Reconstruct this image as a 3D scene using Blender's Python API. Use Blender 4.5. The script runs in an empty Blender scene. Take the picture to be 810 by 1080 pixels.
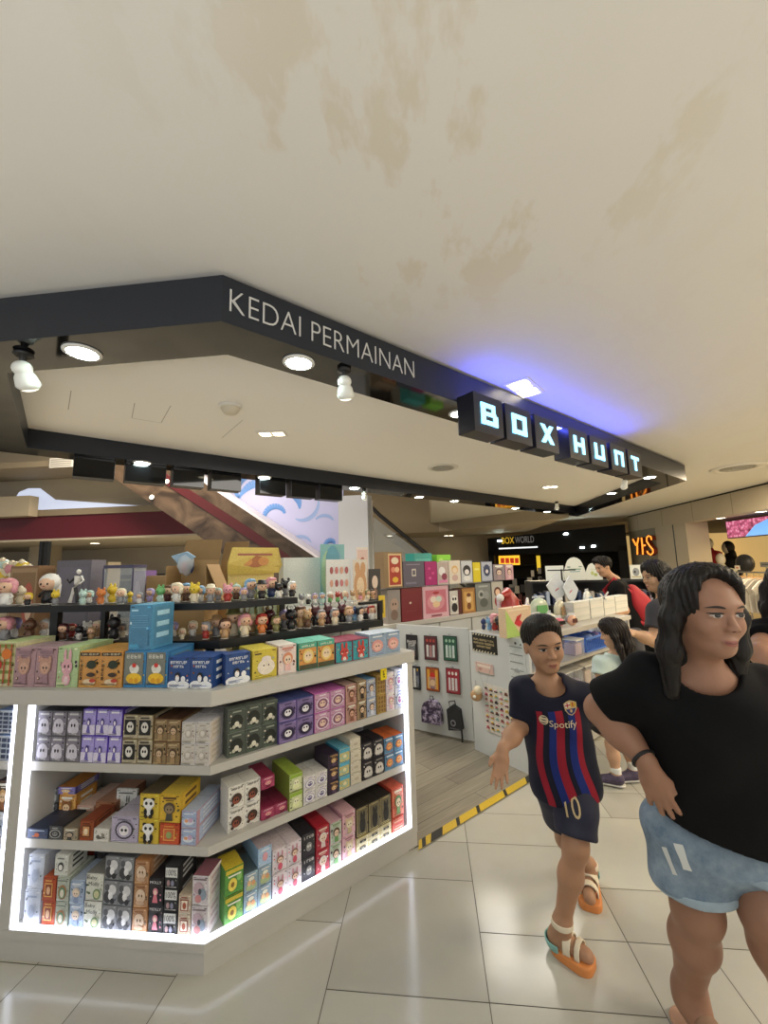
import bpy, bmesh, math, random
import numpy as np
from mathutils import Vector, Matrix
from mathutils.bvhtree import BVHTree
PI = math.pi
rng = random.Random(7)
scn = bpy.context.scene
COL = scn.collection
# ---------------------------------------------------------------- camera
FPX, CH = 427.85, 1.57
YAW, PITCH, ROLL = [math.radians(a) for a in (-5.996, 7.589, -1.477)]
_F = np.array([math.sin(YAW)*math.cos(PITCH), math.cos(YAW)*math.cos(PITCH), math.sin(PITCH)])
_r = np.array([math.cos(YAW), -math.sin(YAW), 0.]); _u = np.cross(_r, _F)
_c, _s = math.cos(ROLL), math.sin(ROLL)
CR = np.array([_c*_r+_s*_u, -_s*_r+_c*_u, _F])
CC = np.array([0, 0, CH])
cam = bpy.data.cameras.new('camera'); camo = bpy.data.objects.new('camera', cam); COL.objects.link(camo)
M = Matrix(((CR[0][0], CR[1][0], -CR[2][0], 0), (CR[0][1], CR[1][1], -CR[2][1], 0), (CR[0][2], CR[1][2], -CR[2][2], CH), (0, 0, 0, 1)))
camo.matrix_world = M
cam.sensor_fit = 'HORIZONTAL'; cam.sensor_width = 36; cam.lens = 36*FPX/810
cam.clip_start = .05; cam.clip_end = 200
scn.camera = camo

def ray(px, py): return CR.T @ np.array([px-405, 540-py, FPX])
def atz(px, py, z): d = ray(px, py); return CC + d*(z-CH)/d[2]
def atpl(px, py, n, q): d = ray(px, py); n = np.array(n, float); return CC + d*(q-n@CC)/(n@d)
def aty(px, py, Y): return atpl(px, py, (0, 1, 0), Y)
def atx(px, py, X): return atpl(px, py, (1, 0, 0), X)
def proj(X): v = CR @ (np.array(X, float)-CC); return 405+FPX*v[0]/v[2], 540-FPX*v[1]/v[2]
TH = math.radians(44.4)
K = np.array([-.934, 1.715, 0.])
DD = np.array([math.cos(TH), math.sin(TH), 0]); ND = np.array([math.sin(TH), -math.cos(TH), 0])
def dn(d, n, z=0.): return K + d*DD + n*ND + np.array([0, 0, z])
def to_dn(X): return float((np.array(X)-K) @ DD), float((np.array(X)-K) @ ND)
def atn(px, py, n): return atpl(px, py, ND, ND @ K + n)

# ---------------------------------------------------------------- materials
def lin(c):
    if isinstance(c, str):
        c = c.lstrip('#'); c = [int(c[i:i+2], 16)/255 for i in (0, 2, 4)]
    return tuple((x/12.92 if x <= .04045 else ((x+.055)/1.055)**2.4) for x in c[:3])
MATS = {}
def mat(name, col, rough=.5, metal=0., emit=0., spec=.5, var=.0, scale=20., bump=0., coat=0., trans=0., alpha=1.):
    if name in MATS: return MATS[name]
    m = bpy.data.materials.new(name); m.use_nodes = True
    nt = m.node_tree; b = nt.nodes['Principled BSDF']; c = lin(col)
    b.inputs['Base Color'].default_value = (*c, 1); b.inputs['Roughness'].default_value = rough
    b.inputs['Metallic'].default_value = metal; b.inputs['Specular IOR Level'].default_value = spec
    if coat: b.inputs['Coat Weight'].default_value = coat; b.inputs['Coat Roughness'].default_value = .05
    if trans: b.inputs['Transmission Weight'].default_value = trans
    if alpha < 1: b.inputs['Alpha'].default_value = alpha
    if emit:
        b.inputs['Emission Color'].default_value = (*c, 1); b.inputs['Emission Strength'].default_value = emit
    if var or bump:
        tc = nt.nodes.new('ShaderNodeTexCoord'); n = nt.nodes.new('ShaderNodeTexNoise')
        n.inputs['Scale'].default_value = scale; n.inputs['Detail'].default_value = 4
        nt.links.new(tc.outputs['Object'], n.inputs['Vector'])
        if var:
            mx = nt.nodes.new('ShaderNodeMix'); mx.data_type = 'RGBA'
            mx.inputs[6].default_value = (*[max(0, x*(1-var)) for x in c], 1); mx.inputs[7].default_value = (*[min(1, x*(1+var)) for x in c], 1)
            nt.links.new(n.outputs['Fac'], mx.inputs[0]); nt.links.new(mx.outputs[2], b.inputs['Base Color'])
        if bump:
            bp = nt.nodes.new('ShaderNodeBump'); bp.inputs['Strength'].default_value = bump; bp.inputs['Distance'].default_value = .01
            nt.links.new(n.outputs['Fac'], bp.inputs['Height']); nt.links.new(bp.outputs['Normal'], b.inputs['Normal'])
    MATS[name] = m; return m
def ink(hexc, rough=.45): return mat('ink_'+hexc.lstrip('#'), hexc, rough, var=.3, scale=120)

# ---------------------------------------------------------------- mesh builder
class MB:
    def __init__(s): s.v = []; s.f = []; s.m = []; s.mats = []; s.sm = []
    def mi(s, m):
        if m not in s.mats: s.mats.append(m)
        return s.mats.index(m)
    def add(s, vs, fs, m, smooth=False):
        o = len(s.v); i = s.mi(m); s.v += [tuple(float(c) for c in v) for v in vs]
        for f in fs: s.f.append(tuple(o+k for k in f)); s.m.append(i); s.sm.append(smooth)
    def box(s, x0, x1, y0, y1, z0, z1, m, T=None, mtop=None, mfront=None):
        vs = [(x0,y0,z0),(x1,y0,z0),(x1,y1,z0),(x0,y1,z0),(x0,y0,z1),(x1,y0,z1),(x1,y1,z1),(x0,y1,z1)]
        if T is not None: vs = [T @ Vector(v) for v in vs]
        s.add(vs, [(0,3,2,1),(1,2,6,5),(2,3,7,6),(3,0,4,7)], m)
        s.add(vs, [(4,5,6,7)], mtop or m); s.add(vs, [(0,1,5,4)], mfront or m)
    def prism(s, poly, z0, z1, m, mtop=None, mbot=None):   # plan polygon, counter clockwise
        n = len(poly); vs = [(p[0],p[1],z0) for p in poly]+[(p[0],p[1],z1) for p in poly]
        s.add(vs, [(i,(i+1)%n,n+(i+1)%n,n+i) for i in range(n)], m)
        s.add(vs, [tuple(range(n,2*n))], mtop or m); s.add(vs, [tuple(range(n-1,-1,-1))], mbot or m)
    def slab(s, poly, off, m, mback=None):              # 3D polygon extruded by a vector
        n = len(poly); off = np.array(off, float); vs = [np.array(p, float) for p in poly]; vs = vs+[v+off for v in vs]
        s.add(vs, [tuple(range(n))], m); s.add(vs, [tuple(range(2*n-1,n-1,-1))], mback or m)
        s.add(vs, [(i,n+i,n+(i+1)%n,(i+1)%n) for i in range(n)], mback or m)
    def tube(s, pts, r, m, n=8, cap=True):
        pts = [np.array(p, float) for p in pts]; rs = r if isinstance(r, (list, tuple)) else [r]*len(pts)
        ring = []; vs = []
        for i, p in enumerate(pts):
            t = pts[min(i+1, len(pts)-1)]-pts[max(i-1, 0)]; t /= np.linalg.norm(t)+1e-9
            a = np.cross(t, (0,0,1.)) if abs(t[2]) < .95 else np.cross(t, (1.,0,0)); a /= np.linalg.norm(a); b = np.cross(t, a)
            for k in range(n): w = 2*PI*k/n; vs.append(p+rs[i]*(math.cos(w)*a+math.sin(w)*b))
        fs = [(i*n+k, i*n+(k+1)%n, (i+1)*n+(k+1)%n, (i+1)*n+k) for i in range(len(pts)-1) for k in range(n)]
        s.add(vs, fs, m, True)
        if cap: s.add(vs, [tuple(range(n-1,-1,-1)), tuple(range(len(vs)-n, len(vs)))], m)
    def lathe(s, prof, m, n=16, T=None, c=(0,0,0)):      # (r,z) profile about Z
        vs = []
        for r, z in prof:
            for k in range(n): w = 2*PI*k/n; vs.append((c[0]+r*math.cos(w), c[1]+r*math.sin(w), c[2]+z))
        if T is not None: vs = [T @ Vector(v) for v in vs]
        fs = [(i*n+k, i*n+(k+1)%n, (i+1)*n+(k+1)%n, (i+1)*n+k) for i in range(len(prof)-1) for k in range(n)]
        s.add(vs, fs, m, True)
        s.add(vs, [tuple(range(n-1,-1,-1)), tuple(range(len(vs)-n, len(vs)))], m)
    def ell(s, c, r, m, n=10, k=7, T=None):
        r = r if isinstance(r, (tuple, list)) else (r, r, r); vs = [(c[0],c[1],c[2]-r[2])]
        for i in range(1, k):
            a = -PI/2+PI*i/k
            for j in range(n): w = 2*PI*j/n; vs.append((c[0]+r[0]*math.cos(a)*math.cos(w), c[1]+r[1]*math.cos(a)*math.sin(w), c[2]+r[2]*math.sin(a)))
        vs.append((c[0],c[1],c[2]+r[2])); e = len(vs)-1
        if T is not None: vs = [T @ Vector(v) for v in vs]
        fs = [(0, 1+(j+1)%n, 1+j) for j in range(n)]
        for i in range(k-2):
            for j in range(n): a = 1+i*n; fs.append((a+j, a+(j+1)%n, a+n+(j+1)%n, a+n+j))
        a = 1+(k-2)*n; fs += [(a+j, a+(j+1)%n, e) for j in range(n)]
        s.add(vs, fs, m, True)
    def build(s, name, parent=None, loc=None, rz=0., wloc=None):
        me = bpy.data.meshes.new(name); o0 = np.array(wloc if wloc is not None else (0,0,0), float)
        me.from_pydata([tuple(np.array(v)-o0) for v in s.v], [], s.f)
        for m in s.mats: me.materials.append(m)
        me.polygons.foreach_set('material_index', s.m); me.polygons.foreach_set('use_smooth', s.sm); me.update()
        o = bpy.data.objects.new(name, me); COL.objects.link(o)
        if parent is not None: o.parent = parent
        if wloc is not None: o.location = tuple(o0)
        if loc is not None: o.location = tuple(loc)
        o.rotation_euler[2] = rz; return o
def tag(o, label=None, cat=None, group=None, kind=None):
    if label: o['label'] = label
    if cat: o['category'] = cat
    if group: o['group'] = group
    if kind: o['kind'] = kind
    return o
def empty(name, loc, label, cat, group=None, rz=0.):
    o = bpy.data.objects.new(name, None); COL.objects.link(o); o.empty_display_size = .05
    o.location = tuple(float(c) for c in loc); o.rotation_euler[2] = rz; return tag(o, label, cat, group)
def wpart(name, mb, parent):          # mesh given in world coordinates, parented to an unrotated root
    o = mb.build(name); o.parent = parent; o.location = tuple(-Vector(parent.location)); return o
def bevel(o, w=.004, seg=2):
    m = o.modifiers.new('bevel', 'BEVEL'); m.width = w; m.segments = seg; m.limit_method = 'ANGLE'; return o
_TX = {}
def text_geo(body, align='CENTER', res=3, space=1., offset=0.):
    key = (body, align, res, space, offset)
    if key not in _TX:
        cu = bpy.data.curves.new('lettering', 'FONT'); cu.body = body; cu.align_x = align; cu.align_y = 'CENTER'
        cu.resolution_u = res; cu.space_character = space; cu.offset = offset; cu.fill_mode = 'FRONT'
        ob = bpy.data.objects.new('lettering', cu); COL.objects.link(ob)
        bpy.context.view_layer.update()
        me = ob.evaluated_get(bpy.context.evaluated_depsgraph_get()).to_mesh()
        vs = [tuple(v.co) for v in me.vertices]; fs = [tuple(p.vertices) for p in me.polygons]
        bpy.data.objects.remove(ob); bpy.data.curves.remove(cu)
        _TX[key] = (vs, fs)
    return _TX[key]
def text_fit(body, w, h, **kw):       # vertices (x,y) scaled into a w x h box centred on 0
    vs, fs = text_geo(body, **kw); a = np.array([v[:2] for v in vs]); lo, hi = a.min(0), a.max(0)
    a = (a-(lo+hi)/2)*np.array([w/max(hi[0]-lo[0], 1e-6), h/max(hi[1]-lo[1], 1e-6)]); return a, fs
# pictures: shapes in 0..1 of a w x h panel that faces -Y, drawn as raised layers of thin print
def draw(mb, shapes, w, h, x0=None, z0=0., y=0., lift=.0004, U=None):
    x0 = -w/2 if x0 is None else x0; k = 0
    for sh in shapes:
        k += 1; yy = y-lift*k; t = sh[0]; m = sh[-1] if not isinstance(sh[-1], str) else ink(sh[-1])
        P = lambda a, b: (x0+a*w, yy, z0+b*h)
        if t == 'r': mb.add([P(sh[1],sh[2]),P(sh[3],sh[2]),P(sh[3],sh[4]),P(sh[1],sh[4])], [(0,1,2,3)], m)
        elif t == 'c':
            n = 14; mb.add([P(sh[1]+sh[3]*math.cos(2*PI*i/n), sh[2]+sh[4]*math.sin(2*PI*i/n)) for i in range(n)], [tuple(range(n))], m)
        elif t == 'p': mb.add([P(a, b) for a, b in sh[1]], [tuple(range(len(sh[1])))], m)
        elif t == 'g':                        # unreadably small printing: n letter-like marks in a row, centred on x, y
            _, gx, gy, gw, gh, n, _c2 = sh; q_ = random.Random(int(gx*997+gy*331+n*17+gh*5003)); cw = gw/n
            for i in range(n):
                a = gx-gw/2+cw*(i+.12); b_ = a+cw*.76; y0_, y1_ = gy-gh/2, gy+gh/2; sw = cw*.2; st_ = (y1_-y0_)*.2
                rs = [(a, y0_, a+sw, y1_)]+[r_ for r_ in ((b_-sw, y0_, b_, y1_), (a, y1_-st_, b_, y1_), (a, y0_, b_, y0_+st_), (a, (y0_+y1_)/2-st_/2, b_, (y0_+y1_)/2+st_/2)) if q_.random() < .55]
                for r_ in rs: mb.add([P(r_[0],r_[1]),P(r_[2],r_[1]),P(r_[2],r_[3]),P(r_[0],r_[3])], [(0,1,2,3)], m)
        elif t == 't':
            a, fs = text_fit(sh[5], sh[3]*w, sh[4]*h, res=2)
            mb.add([(x0+sh[1]*w+p[0], yy, z0+sh[2]*h+p[1]) for p in a], fs, m)
# ================================================================ SETTING
def struct(o): o['kind'] = 'structure'; return o
CEIL = 2.9
# floor of polished tiles laid in a 60 x 57 / 60 x 28.5 pattern
tiles = [mat('floor_tile_%d' % i, c, rough=.16, var=.05, scale=9, spec=.5) for i, c in enumerate(('#b2afa3', '#aba89d', '#b7b4a7'))]
grout = mat('floor_grout', '#5d584e', .8)
fb = MB(); fb.box(-24, 16, -5, 16, -.06, -.003, grout)
GX, GY, g = .6013, .2855, .0017
for i in range(-20, 20):
    x0 = .157+GX*(i-1)
    js = {0: (0, 2), 1: (0, 1), 2: (1, 2)}[i % 3]
    ks = [k for k in range(-20, 52) if k % 3 in js]
    for a, b in zip(ks[:-1], ks[1:]):
        y0, y1 = 1.71+GY*a, 1.71+GY*b
        if (i, a) in ((3-1, -1), (-2, -2), (2, 4), (4, 1)): cuts = [x0, x0+GX/2, x0+GX]
        else: cuts = [x0, x0+GX]
        for u, w in zip(cuts[:-1], cuts[1:]):
            m = tiles[rng.randrange(3)]
            fb.add([(u+g,y0+g,0),(w-g,y0+g,0),(w-g,y1-g,0),(u+g,y1-g,0)], [(0,1,2,3)], m)
struct(fb.build('floor'))

# grey timber boards inside the kiosk
wm = bpy.data.materials.new('grey_boards'); wm.use_nodes = True; nt = wm.node_tree; b = nt.nodes['Principled BSDF']; b.inputs['Roughness'].default_value = .35
tc = nt.nodes.new('ShaderNodeTexCoord'); mp = nt.nodes.new('ShaderNodeMapping'); br = nt.nodes.new('ShaderNodeTexBrick')
br.inputs['Scale'].default_value = 1; br.inputs['Brick Width'].default_value = 1.2; br.inputs['Row Height'].default_value = .14; br.inputs['Mortar Size'].default_value = .0025
br.inputs['Color1'].default_value = (*lin('#98907f'), 1); br.inputs['Color2'].default_value = (*lin('#857e70'), 1); br.inputs['Mortar'].default_value = (*lin('#5a554b'), 1)
nz = nt.nodes.new('ShaderNodeTexNoise'); nz.inputs['Scale'].default_value = 3; nz.inputs['Detail'].default_value = 8
m2 = nt.nodes.new('ShaderNodeMapping'); m2.inputs['Scale'].default_value = (1.2, 22, 1)
mx = nt.nodes.new('ShaderNodeMix'); mx.data_type = 'RGBA'; mx.blend_type = 'MULTIPLY'; mx.inputs[0].default_value = .75
rp = nt.nodes.new('ShaderNodeValToRGB'); rp.color_ramp.elements[0].position = .3; rp.color_ramp.elements[0].color = (.55,.55,.55,1); rp.color_ramp.elements[1].position = .7
L = nt.links.new
L(tc.outputs['Object'], mp.inputs[0]); L(mp.outputs[0], br.inputs[0]); L(tc.outputs['Object'], m2.inputs[0]); L(m2.outputs[0], nz.inputs[0])
L(nz.outputs[0], rp.inputs[0]); L(br.outputs[0], mx.inputs[6]); L(rp.outputs[0], mx.inputs[7]); L(mx.outputs[2], b.inputs['Base Color'])
kb = MB(); kb.prism([(-2.2,2.3),(.05,.1),(1.14,0),(5.6,0),(8.6,3.4),(-2.2,3.4)], .001, .006, wm)
struct(kb.build('floor', loc=K, rz=TH))

# ceiling with old plaster patches
cm_ = bpy.data.materials.new('ceiling_plaster'); cm_.use_nodes = True; nt = cm_.node_tree; b = nt.nodes['Principled BSDF']; b.inputs['Roughness'].default_value = .75; b.inputs['Specular IOR Level'].default_value = .2
L = nt.links.new; tc = nt.nodes.new('ShaderNodeTexCoord')
def noise(sc, det, vec=None, rough=.5):
    n = nt.nodes.new('ShaderNodeTexNoise'); n.inputs['Scale'].default_value = sc; n.inputs['Detail'].default_value = det; n.inputs['Roughness'].default_value = rough
    L(vec or tc.outputs['Object'], n.inputs[0]); return n.outputs['Fac']
def ramp(v, p0, p1, c0=(0,0,0,1), c1=(1,1,1,1)):
    r = nt.nodes.new('ShaderNodeValToRGB'); r.color_ramp.elements[0].position = p0; r.color_ramp.elements[1].position = p1
    r.color_ramp.elements[0].color = c0; r.color_ramp.elements[1].color = c1; L(v, r.inputs[0]); return r.outputs[0]
mp = nt.nodes.new('ShaderNodeMapping'); mp.inputs['Rotation'].default_value = (0, 0, -.35); mp.inputs['Scale'].default_value = (2.2, 1.1, 1); L(tc.outputs['Object'], mp.inputs[0])
p1 = ramp(noise(1.5, 5, mp.outputs[0], .62), .54, .60)
# patches only in the repaired stretch in front of the kiosk
sp = nt.nodes.new('ShaderNodeVectorMath'); sp.operation = 'DISTANCE'; sp.inputs[1].default_value = (.15, 1.15, CEIL); L(tc.outputs['Object'], sp.inputs[0])
zone = ramp(sp.outputs['Value'], .55, 1.35, (1,1,1,1), (.12,.12,.12,1))
ml = nt.nodes.new('ShaderNodeMath'); ml.operation = 'MULTIPLY'; L(p1, ml.inputs[0]); L(zone, ml.inputs[1])
ml2 = nt.nodes.new('ShaderNodeMath'); ml2.operation = 'MULTIPLY'; ml2.inputs[1].default_value = .42; L(ml.outputs[0], ml2.inputs[0])
mx = nt.nodes.new('ShaderNodeMix'); mx.data_type = 'RGBA'; mx.inputs[6].default_value = (*lin('#dddbd4'), 1); mx.inputs[7].default_value = (*lin('#cbbfa2'), 1)
L(ml2.outputs[0], mx.inputs[0]); L(mx.outputs[2], b.inputs['Base Color'])
bp = nt.nodes.new('ShaderNodeBump'); bp.inputs['Strength'].default_value = .25; bp.inputs['Distance'].default_value = .01; L(noise(7, 6), bp.inputs['Height']); L(bp.outputs[0], b.inputs['Normal'])
_a, _b = dn(4.6, -3.2), dn(-8, -3.2)
cb = MB(); cb.prism([(-24, -5), (16, -5), (16, 16), (_a[0], 16), (_a[0], _a[1]), (_b[0], _b[1]), (-24, _b[1])], CEIL, CEIL+.1, cm_)
struct(cb.build('ceiling'))

# ---------------------------------------------------------------- canopy
ZB, ZT = 2.65, 2.872
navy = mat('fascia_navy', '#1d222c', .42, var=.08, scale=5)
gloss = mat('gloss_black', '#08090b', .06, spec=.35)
white_p = mat('canopy_white', '#f2f0ea', .6)
tN = 3.03/.714
C_OUT = [(-.05, .16), (6.3, .13), (6.3+.70*tN, .13-.714*tN), (-1.1, -2.9), (-1.1, -.87)]
def offset(poly, w):
    n = len(poly); ar = sum(poly[i][0]*poly[(i+1)%n][1]-poly[(i+1)%n][0]*poly[i][1] for i in range(n)); sg = 1 if ar > 0 else -1
    out = []
    for i in range(n):
        p0, p1, p2 = [np.array(poly[(i+k) % n], float) for k in (-1, 0, 1)]
        a = p1-p0; b = p2-p1; a /= np.linalg.norm(a); b /= np.linalg.norm(b)
        na = sg*np.array((-a[1], a[0])); nb = sg*np.array((-b[1], b[0]))
        A = np.array([na, nb]); out.append(tuple(np.linalg.solve(A, [na@p1+w, nb@p1+w])))
    return out
C_IN = offset(C_OUT, .27)
def P3(q, z): return tuple(dn(q[0], q[1], z))
cano = empty('canopy', dn(2.5, -1.3, ZB), 'large angular black canopy hung under the ceiling over the toy kiosk', 'canopy')
n5 = len(C_OUT)
def walls(mb, poly, z0, z1, m):
    for i in range(n5):
        a, c = poly[i], poly[(i+1) % n5]
        mb.add([P3(a, z0), P3(c, z0), P3(c, z1), P3(a, z1)], [(0,1,2,3)], m)
mb = MB(); walls(mb, C_OUT, ZB, ZT, navy)
mb.add([P3(q, ZT) for q in C_OUT], [tuple(range(n5))], navy); wpart('fascia', mb, cano)
mb = MB()
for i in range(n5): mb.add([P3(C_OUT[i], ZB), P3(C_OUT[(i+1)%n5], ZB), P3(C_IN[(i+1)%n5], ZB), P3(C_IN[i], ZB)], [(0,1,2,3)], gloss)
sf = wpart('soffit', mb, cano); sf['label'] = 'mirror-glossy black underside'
ZI = 2.82
mb = MB(); walls(mb, C_IN, ZB, ZI, navy); wpart('recess_frame', mb, cano)
mb = MB(); mb.add([P3(q, ZI) for q in C_IN], [tuple(range(n5))], white_p)
ic = wpart('inner_ceiling', mb, cano); ic['label'] = 'white painted inner ceiling'
steel = mat('rod_steel', '#8d8d8d', .35, 1)
for q in ((.8,-.6),(3,-.6),(5.6,-.6),(.3,-2.2),(4,-2.2),(7,-2.2)): mb = MB(); mb.tube([P3(q, ZT), P3(q, CEIL+.002)], .008, steel); wpart('hanger_rod', mb, cano)
# thin access panel joints in the inner ceiling
mb = MB(); jt = mat('joint_grey', '#a9a69c', .7)
for (a, c) in (((72,432),(75,412)), ((142,425),(139,441)), ((180,428),(170,446)), ((256,443),(234,462)), ((139,441),(170,446))):
    p, q = atz(*a, ZI-.001), atz(*c, ZI-.001); t = (q-p)/np.linalg.norm(q-p); s = np.array([-t[1], t[0], 0])*.0025
    mb.add([p-s, q-s, q+s, p+s], [(0,1,2,3)], jt)
wpart('access_panel_joint', mb, cano)
# silver lettering on the angled fascia
silver = mat('letter_silver', '#d9d9d6', .35, .2, spec=.6)
def fascia_text(body, xa, xb, ytop_a, ybot_a, n, off=.004, th=.006, **kw):
    # xa..xb picture columns of the first / last letter edges; the height is read at xa
    pa = atn(xa, (ytop_a+ybot_a)/2, n); pt = atn(xa, ytop_a, n); pb = atn(xa, ybot_a, n); pz = atn(xb, proj(pa)[1]+(xb-xa)*.4, n)
    d0, d1 = to_dn(pa)[0], to_dn(pz)[0]; z0, z1 = pb[2], pt[2]
    a, fs = text_fit(body, d1-d0, z1-z0, res=4, **kw)
    mb = MB()
    fr = [dn((d0+d1)/2+p[0], n+off+th, (z0+z1)/2+p[1]) for p in a]
    return fr, fs, mb
NF = .16
a, fs = text_fit('KEDAI PERMAINAN', 1.0, 1.0, res=4, offset=-.018)
d0 = to_dn(atn(242, 321, NF))[0]; d1 = to_dn(atn(437, 388, NF))[0]
zl = [(atn(243, 331, NF)[2]+atn(434, 395, NF)[2])/2, (atn(243, 308, NF)[2]+atn(434, 378, NF)[2])/2]
def nface(d): return .16+(.13-.16)*(d+.05)/6.35
for word, lo_, hi_ in (('KEDAI', -1, -.075), ('PERMAINAN', -.075, 1)):
    ff = [f_ for f_ in fs if lo_ < sum(a[k][0] for k in f_)/len(f_) <= hi_]; ids_ = sorted({k for f_ in ff for k in f_}); mp_ = {k: i for i, k in enumerate(ids_)}
    mb = MB(); mb.add([dn(d0+(a[k][0]+.5)*(d1-d0), nface(d0+(a[k][0]+.5)*(d1-d0))+.004, zl[0]+(a[k][1]+.5)*(zl[1]-zl[0])) for k in ids_], [tuple(mp_[k] for k in f_) for f_ in ff], silver)
    lt = wpart('lettering', mb, cano); lt['label'] = 'silver wall letters reading ' + word
    so = lt.modifiers.new('depth', 'SOLIDIFY'); so.thickness = .003; so.offset = -1

# glowing letter boxes, front (BOX HUNT) and the row on the far side
boxm = mat('letter_box_navy', '#20222c', .3, spec=.6); glow = mat('letter_glow', '#8fd6f2', .4, emit=1.25)
LET = {   # block letters drawn on a 0..1 grid as strokes (rectangles)
 'B': [(0,0,.26,1),(0,.8,.85,1),(0,.42,.9,.6),(0,0,1,.2),(.66,.5,.86,1),(.74,0,1,.5)],
 'O': [(0,0,.26,1),(.74,0,1,1),(0,.78,1,1),(0,0,1,.22)],
 'H': [(0,0,.26,1),(.74,0,1,1),(0,.4,1,.62)],
 'U': [(0,0,.26,1),(.74,0,1,1),(0,0,1,.22)],
 'N': [(0,0,.26,1),(.74,0,1,1),(0,.78,1,1)],
 'T': [(.37,0,.63,1),(0,.78,1,1)]}
def letter_box(ch, dc, nc, z0, z1, w, dep, label, group, rz):
    r = empty('letter_box', dn(dc, nc, z0), label, 'sign', group, rz)
    h = z1-z0; mb = MB(); mb.box(-w/2, w/2, -dep/2, dep/2, 0, h, boxm); bevel(mb.build('casing', r), .006)
    mb = MB(); lw, lh = w*.56, h*.56; x0, zz = -lw/2, h*.22; y = -dep/2-.001
    if ch == 'X':
        for p in ([(0,0),(.3,0),(1,1),(.7,1)], [(0,1),(.3,1),(1,0),(.7,0)]):
            mb.slab([(x0+a*lw, y, zz+b*lh) for a, b in p], (0, -.006, 0), glow)
    else:
        for k, (a, c, e, f) in enumerate(LET[ch]): mb.box(x0+a*lw, x0+e*lw, y-.006-.0003*k, y, zz+c*lh, zz+f*lh, glow)
    o = mb.build('letter', r); o['label'] = 'glowing pale blue letter ' + ch
    mb = MB()   # rear ventilation plate
    mb.box(-w*.485, w*.485, dep/2, dep/2+.003, h*.015, h*.985, gloss); mb.build('rear_plate', r)
    return r
NB = .30
edges = [(500,531,412,461), (533.5,561,424,469), (564.5,589,433,479), (600.5,620.5,446,489), (623,641,456,495), (644.5,661,465,500), (663,677,474,505)]
for ch, (xa, xb, yt, yb) in zip('BOXHUNT', edges):
    pa = atn(xa, (yt+yb)/2, NB); pb = atn(xb, (yt+yb)/2+(xb-xa)*.36, NB); d0, d1 = to_dn(pa)[0], to_dn(pb)[0]
    w = d1-d0
    letter_box(ch, (d0+d1)/2, NB-.07, 2.412, 2.672, w*.985, .14, 'dark sign box with glowing letter %s on the canopy front' % ch, 'sign boxes on the canopy front', TH)
back = [(78,122), (133,176), (183,216), (223,255), (274,302), (307,333), (337,361)]
pos = ['leftmost, furthest from the white column', 'second from the left', 'third from the left', 'fourth from the left', 'third from the white column', 'second from the white column', 'next to the white column']
for ch, (xa, xb), pw in zip('TNUHXOB', back, pos):
    d0, d1 = [to_dn(atn(x, 480+(x-78)*.09, -2.72))[0] for x in (xa, xb)]
    letter_box(ch, (d0+d1)/2, -2.79, 2.459, 2.6485, d1-d0, .14, 'black sign box seen from behind, ' + pw, 'sign boxes on the far canopy side', TH+PI)

# ---------------------------------------------------------------- lamps in the canopy and ceiling
lamp_w = mat('lamp_white', '#e8fff8', .4, emit=40); lamp_rim = mat('lamp_rim', '#e4e4de', .4)
lamp_warm = mat('lamp_warm', '#fff3d2', .4, emit=6)
def downlight(X, r, label, group, warm=False):
    t = empty('downlight', X, label, 'ceiling light', group)
    mb = MB(); mb.lathe([(r*1.25, 0), (r*1.28, -.006), (r*1.02, -.012), (r*1.0, -.004)], lamp_rim, 20); mb.build('trim_ring', t)
    mb = MB(); mb.lathe([(r, -.004), (r*.96, -.009), (r*.3, -.0115)], lamp_warm if warm else lamp_w, 20); mb.build('diffuser', t)
    return t
DL = [((87,371), 'round lit downlight on the black soffit, left of the corner'), ((317,380), 'round lit downlight below the silver lettering'),
      ((487,435), 'round lit downlight just left of the letter B box'), ((685,503), 'round lit downlight at the pointed right end of the canopy'),
      ((152,485), 'round lit downlight over the second black sign box'), ((283,501), 'round lit downlight over the fifth black sign box'),
      ((375,514), 'round lit downlight above the white column'), ((446,523), 'round lit downlight on the far soffit, right of the white column'),
      ((502,524), 'round lit downlight on the far soffit below the round ceiling vent'), ((548,535), 'round lit downlight on the far soffit under the letter X'),
      ((612,535), 'round lit downlight on the far soffit under the letter U'), ((645,520), 'round lit downlight on the end soffit under the letter T')]
for q, lb in DL:
    X = atz(*q, ZB); d, n = to_dn(X)
    if n > -.6 and d > 0 and d < 5.5: n = .13-.1
    elif n < -2 and d < 8: n = -2.672 if d < 2.7 else -2.765
    downlight(dn(d, n, ZB-.0005), .066, lb, 'downlights in the black soffit')
bulb = mat('spot_white', '#e9ebe4', .35, spec=.6); dark = mat('fitting_black', '#17181b', .4)
bulb_on = mat('spot_face', '#fffbe8', .4, emit=1.2)
def spot(X, label, tilt, s=1.):
    t = empty('spotlight', X, label, 'spotlight', 'small spotlights under the canopy')
    mb = MB(); mb.lathe([(.03*s, 0), (.034*s, -.012), (.026*s, -.02), (.012*s, -.022), (.012*s, -.05*s)], dark, 14); mb.build('mount', t)
    R = Matrix.Translation((0, 0, -.065*s)) @ Matrix.Rotation(tilt, 4, 'X')
    mb = MB(); mb.ell((0, 0, 0), (.034*s, .034*s, .03*s), bulb, 14, 9, R); mb.lathe([(.02*s, -.005), (.036*s, -.03*s), (.042*s, -.065*s), (.030*s, -.08*s), (.012*s, -.085*s)], bulb, 14, R); mb.build('head', t)
    mb = MB(); mb.lathe([(.028*s, -.0815*s), (.014*s, -.0865*s), (.004*s, -.088*s)], bulb_on, 14, R); mb.build('bulb', t)
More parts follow.
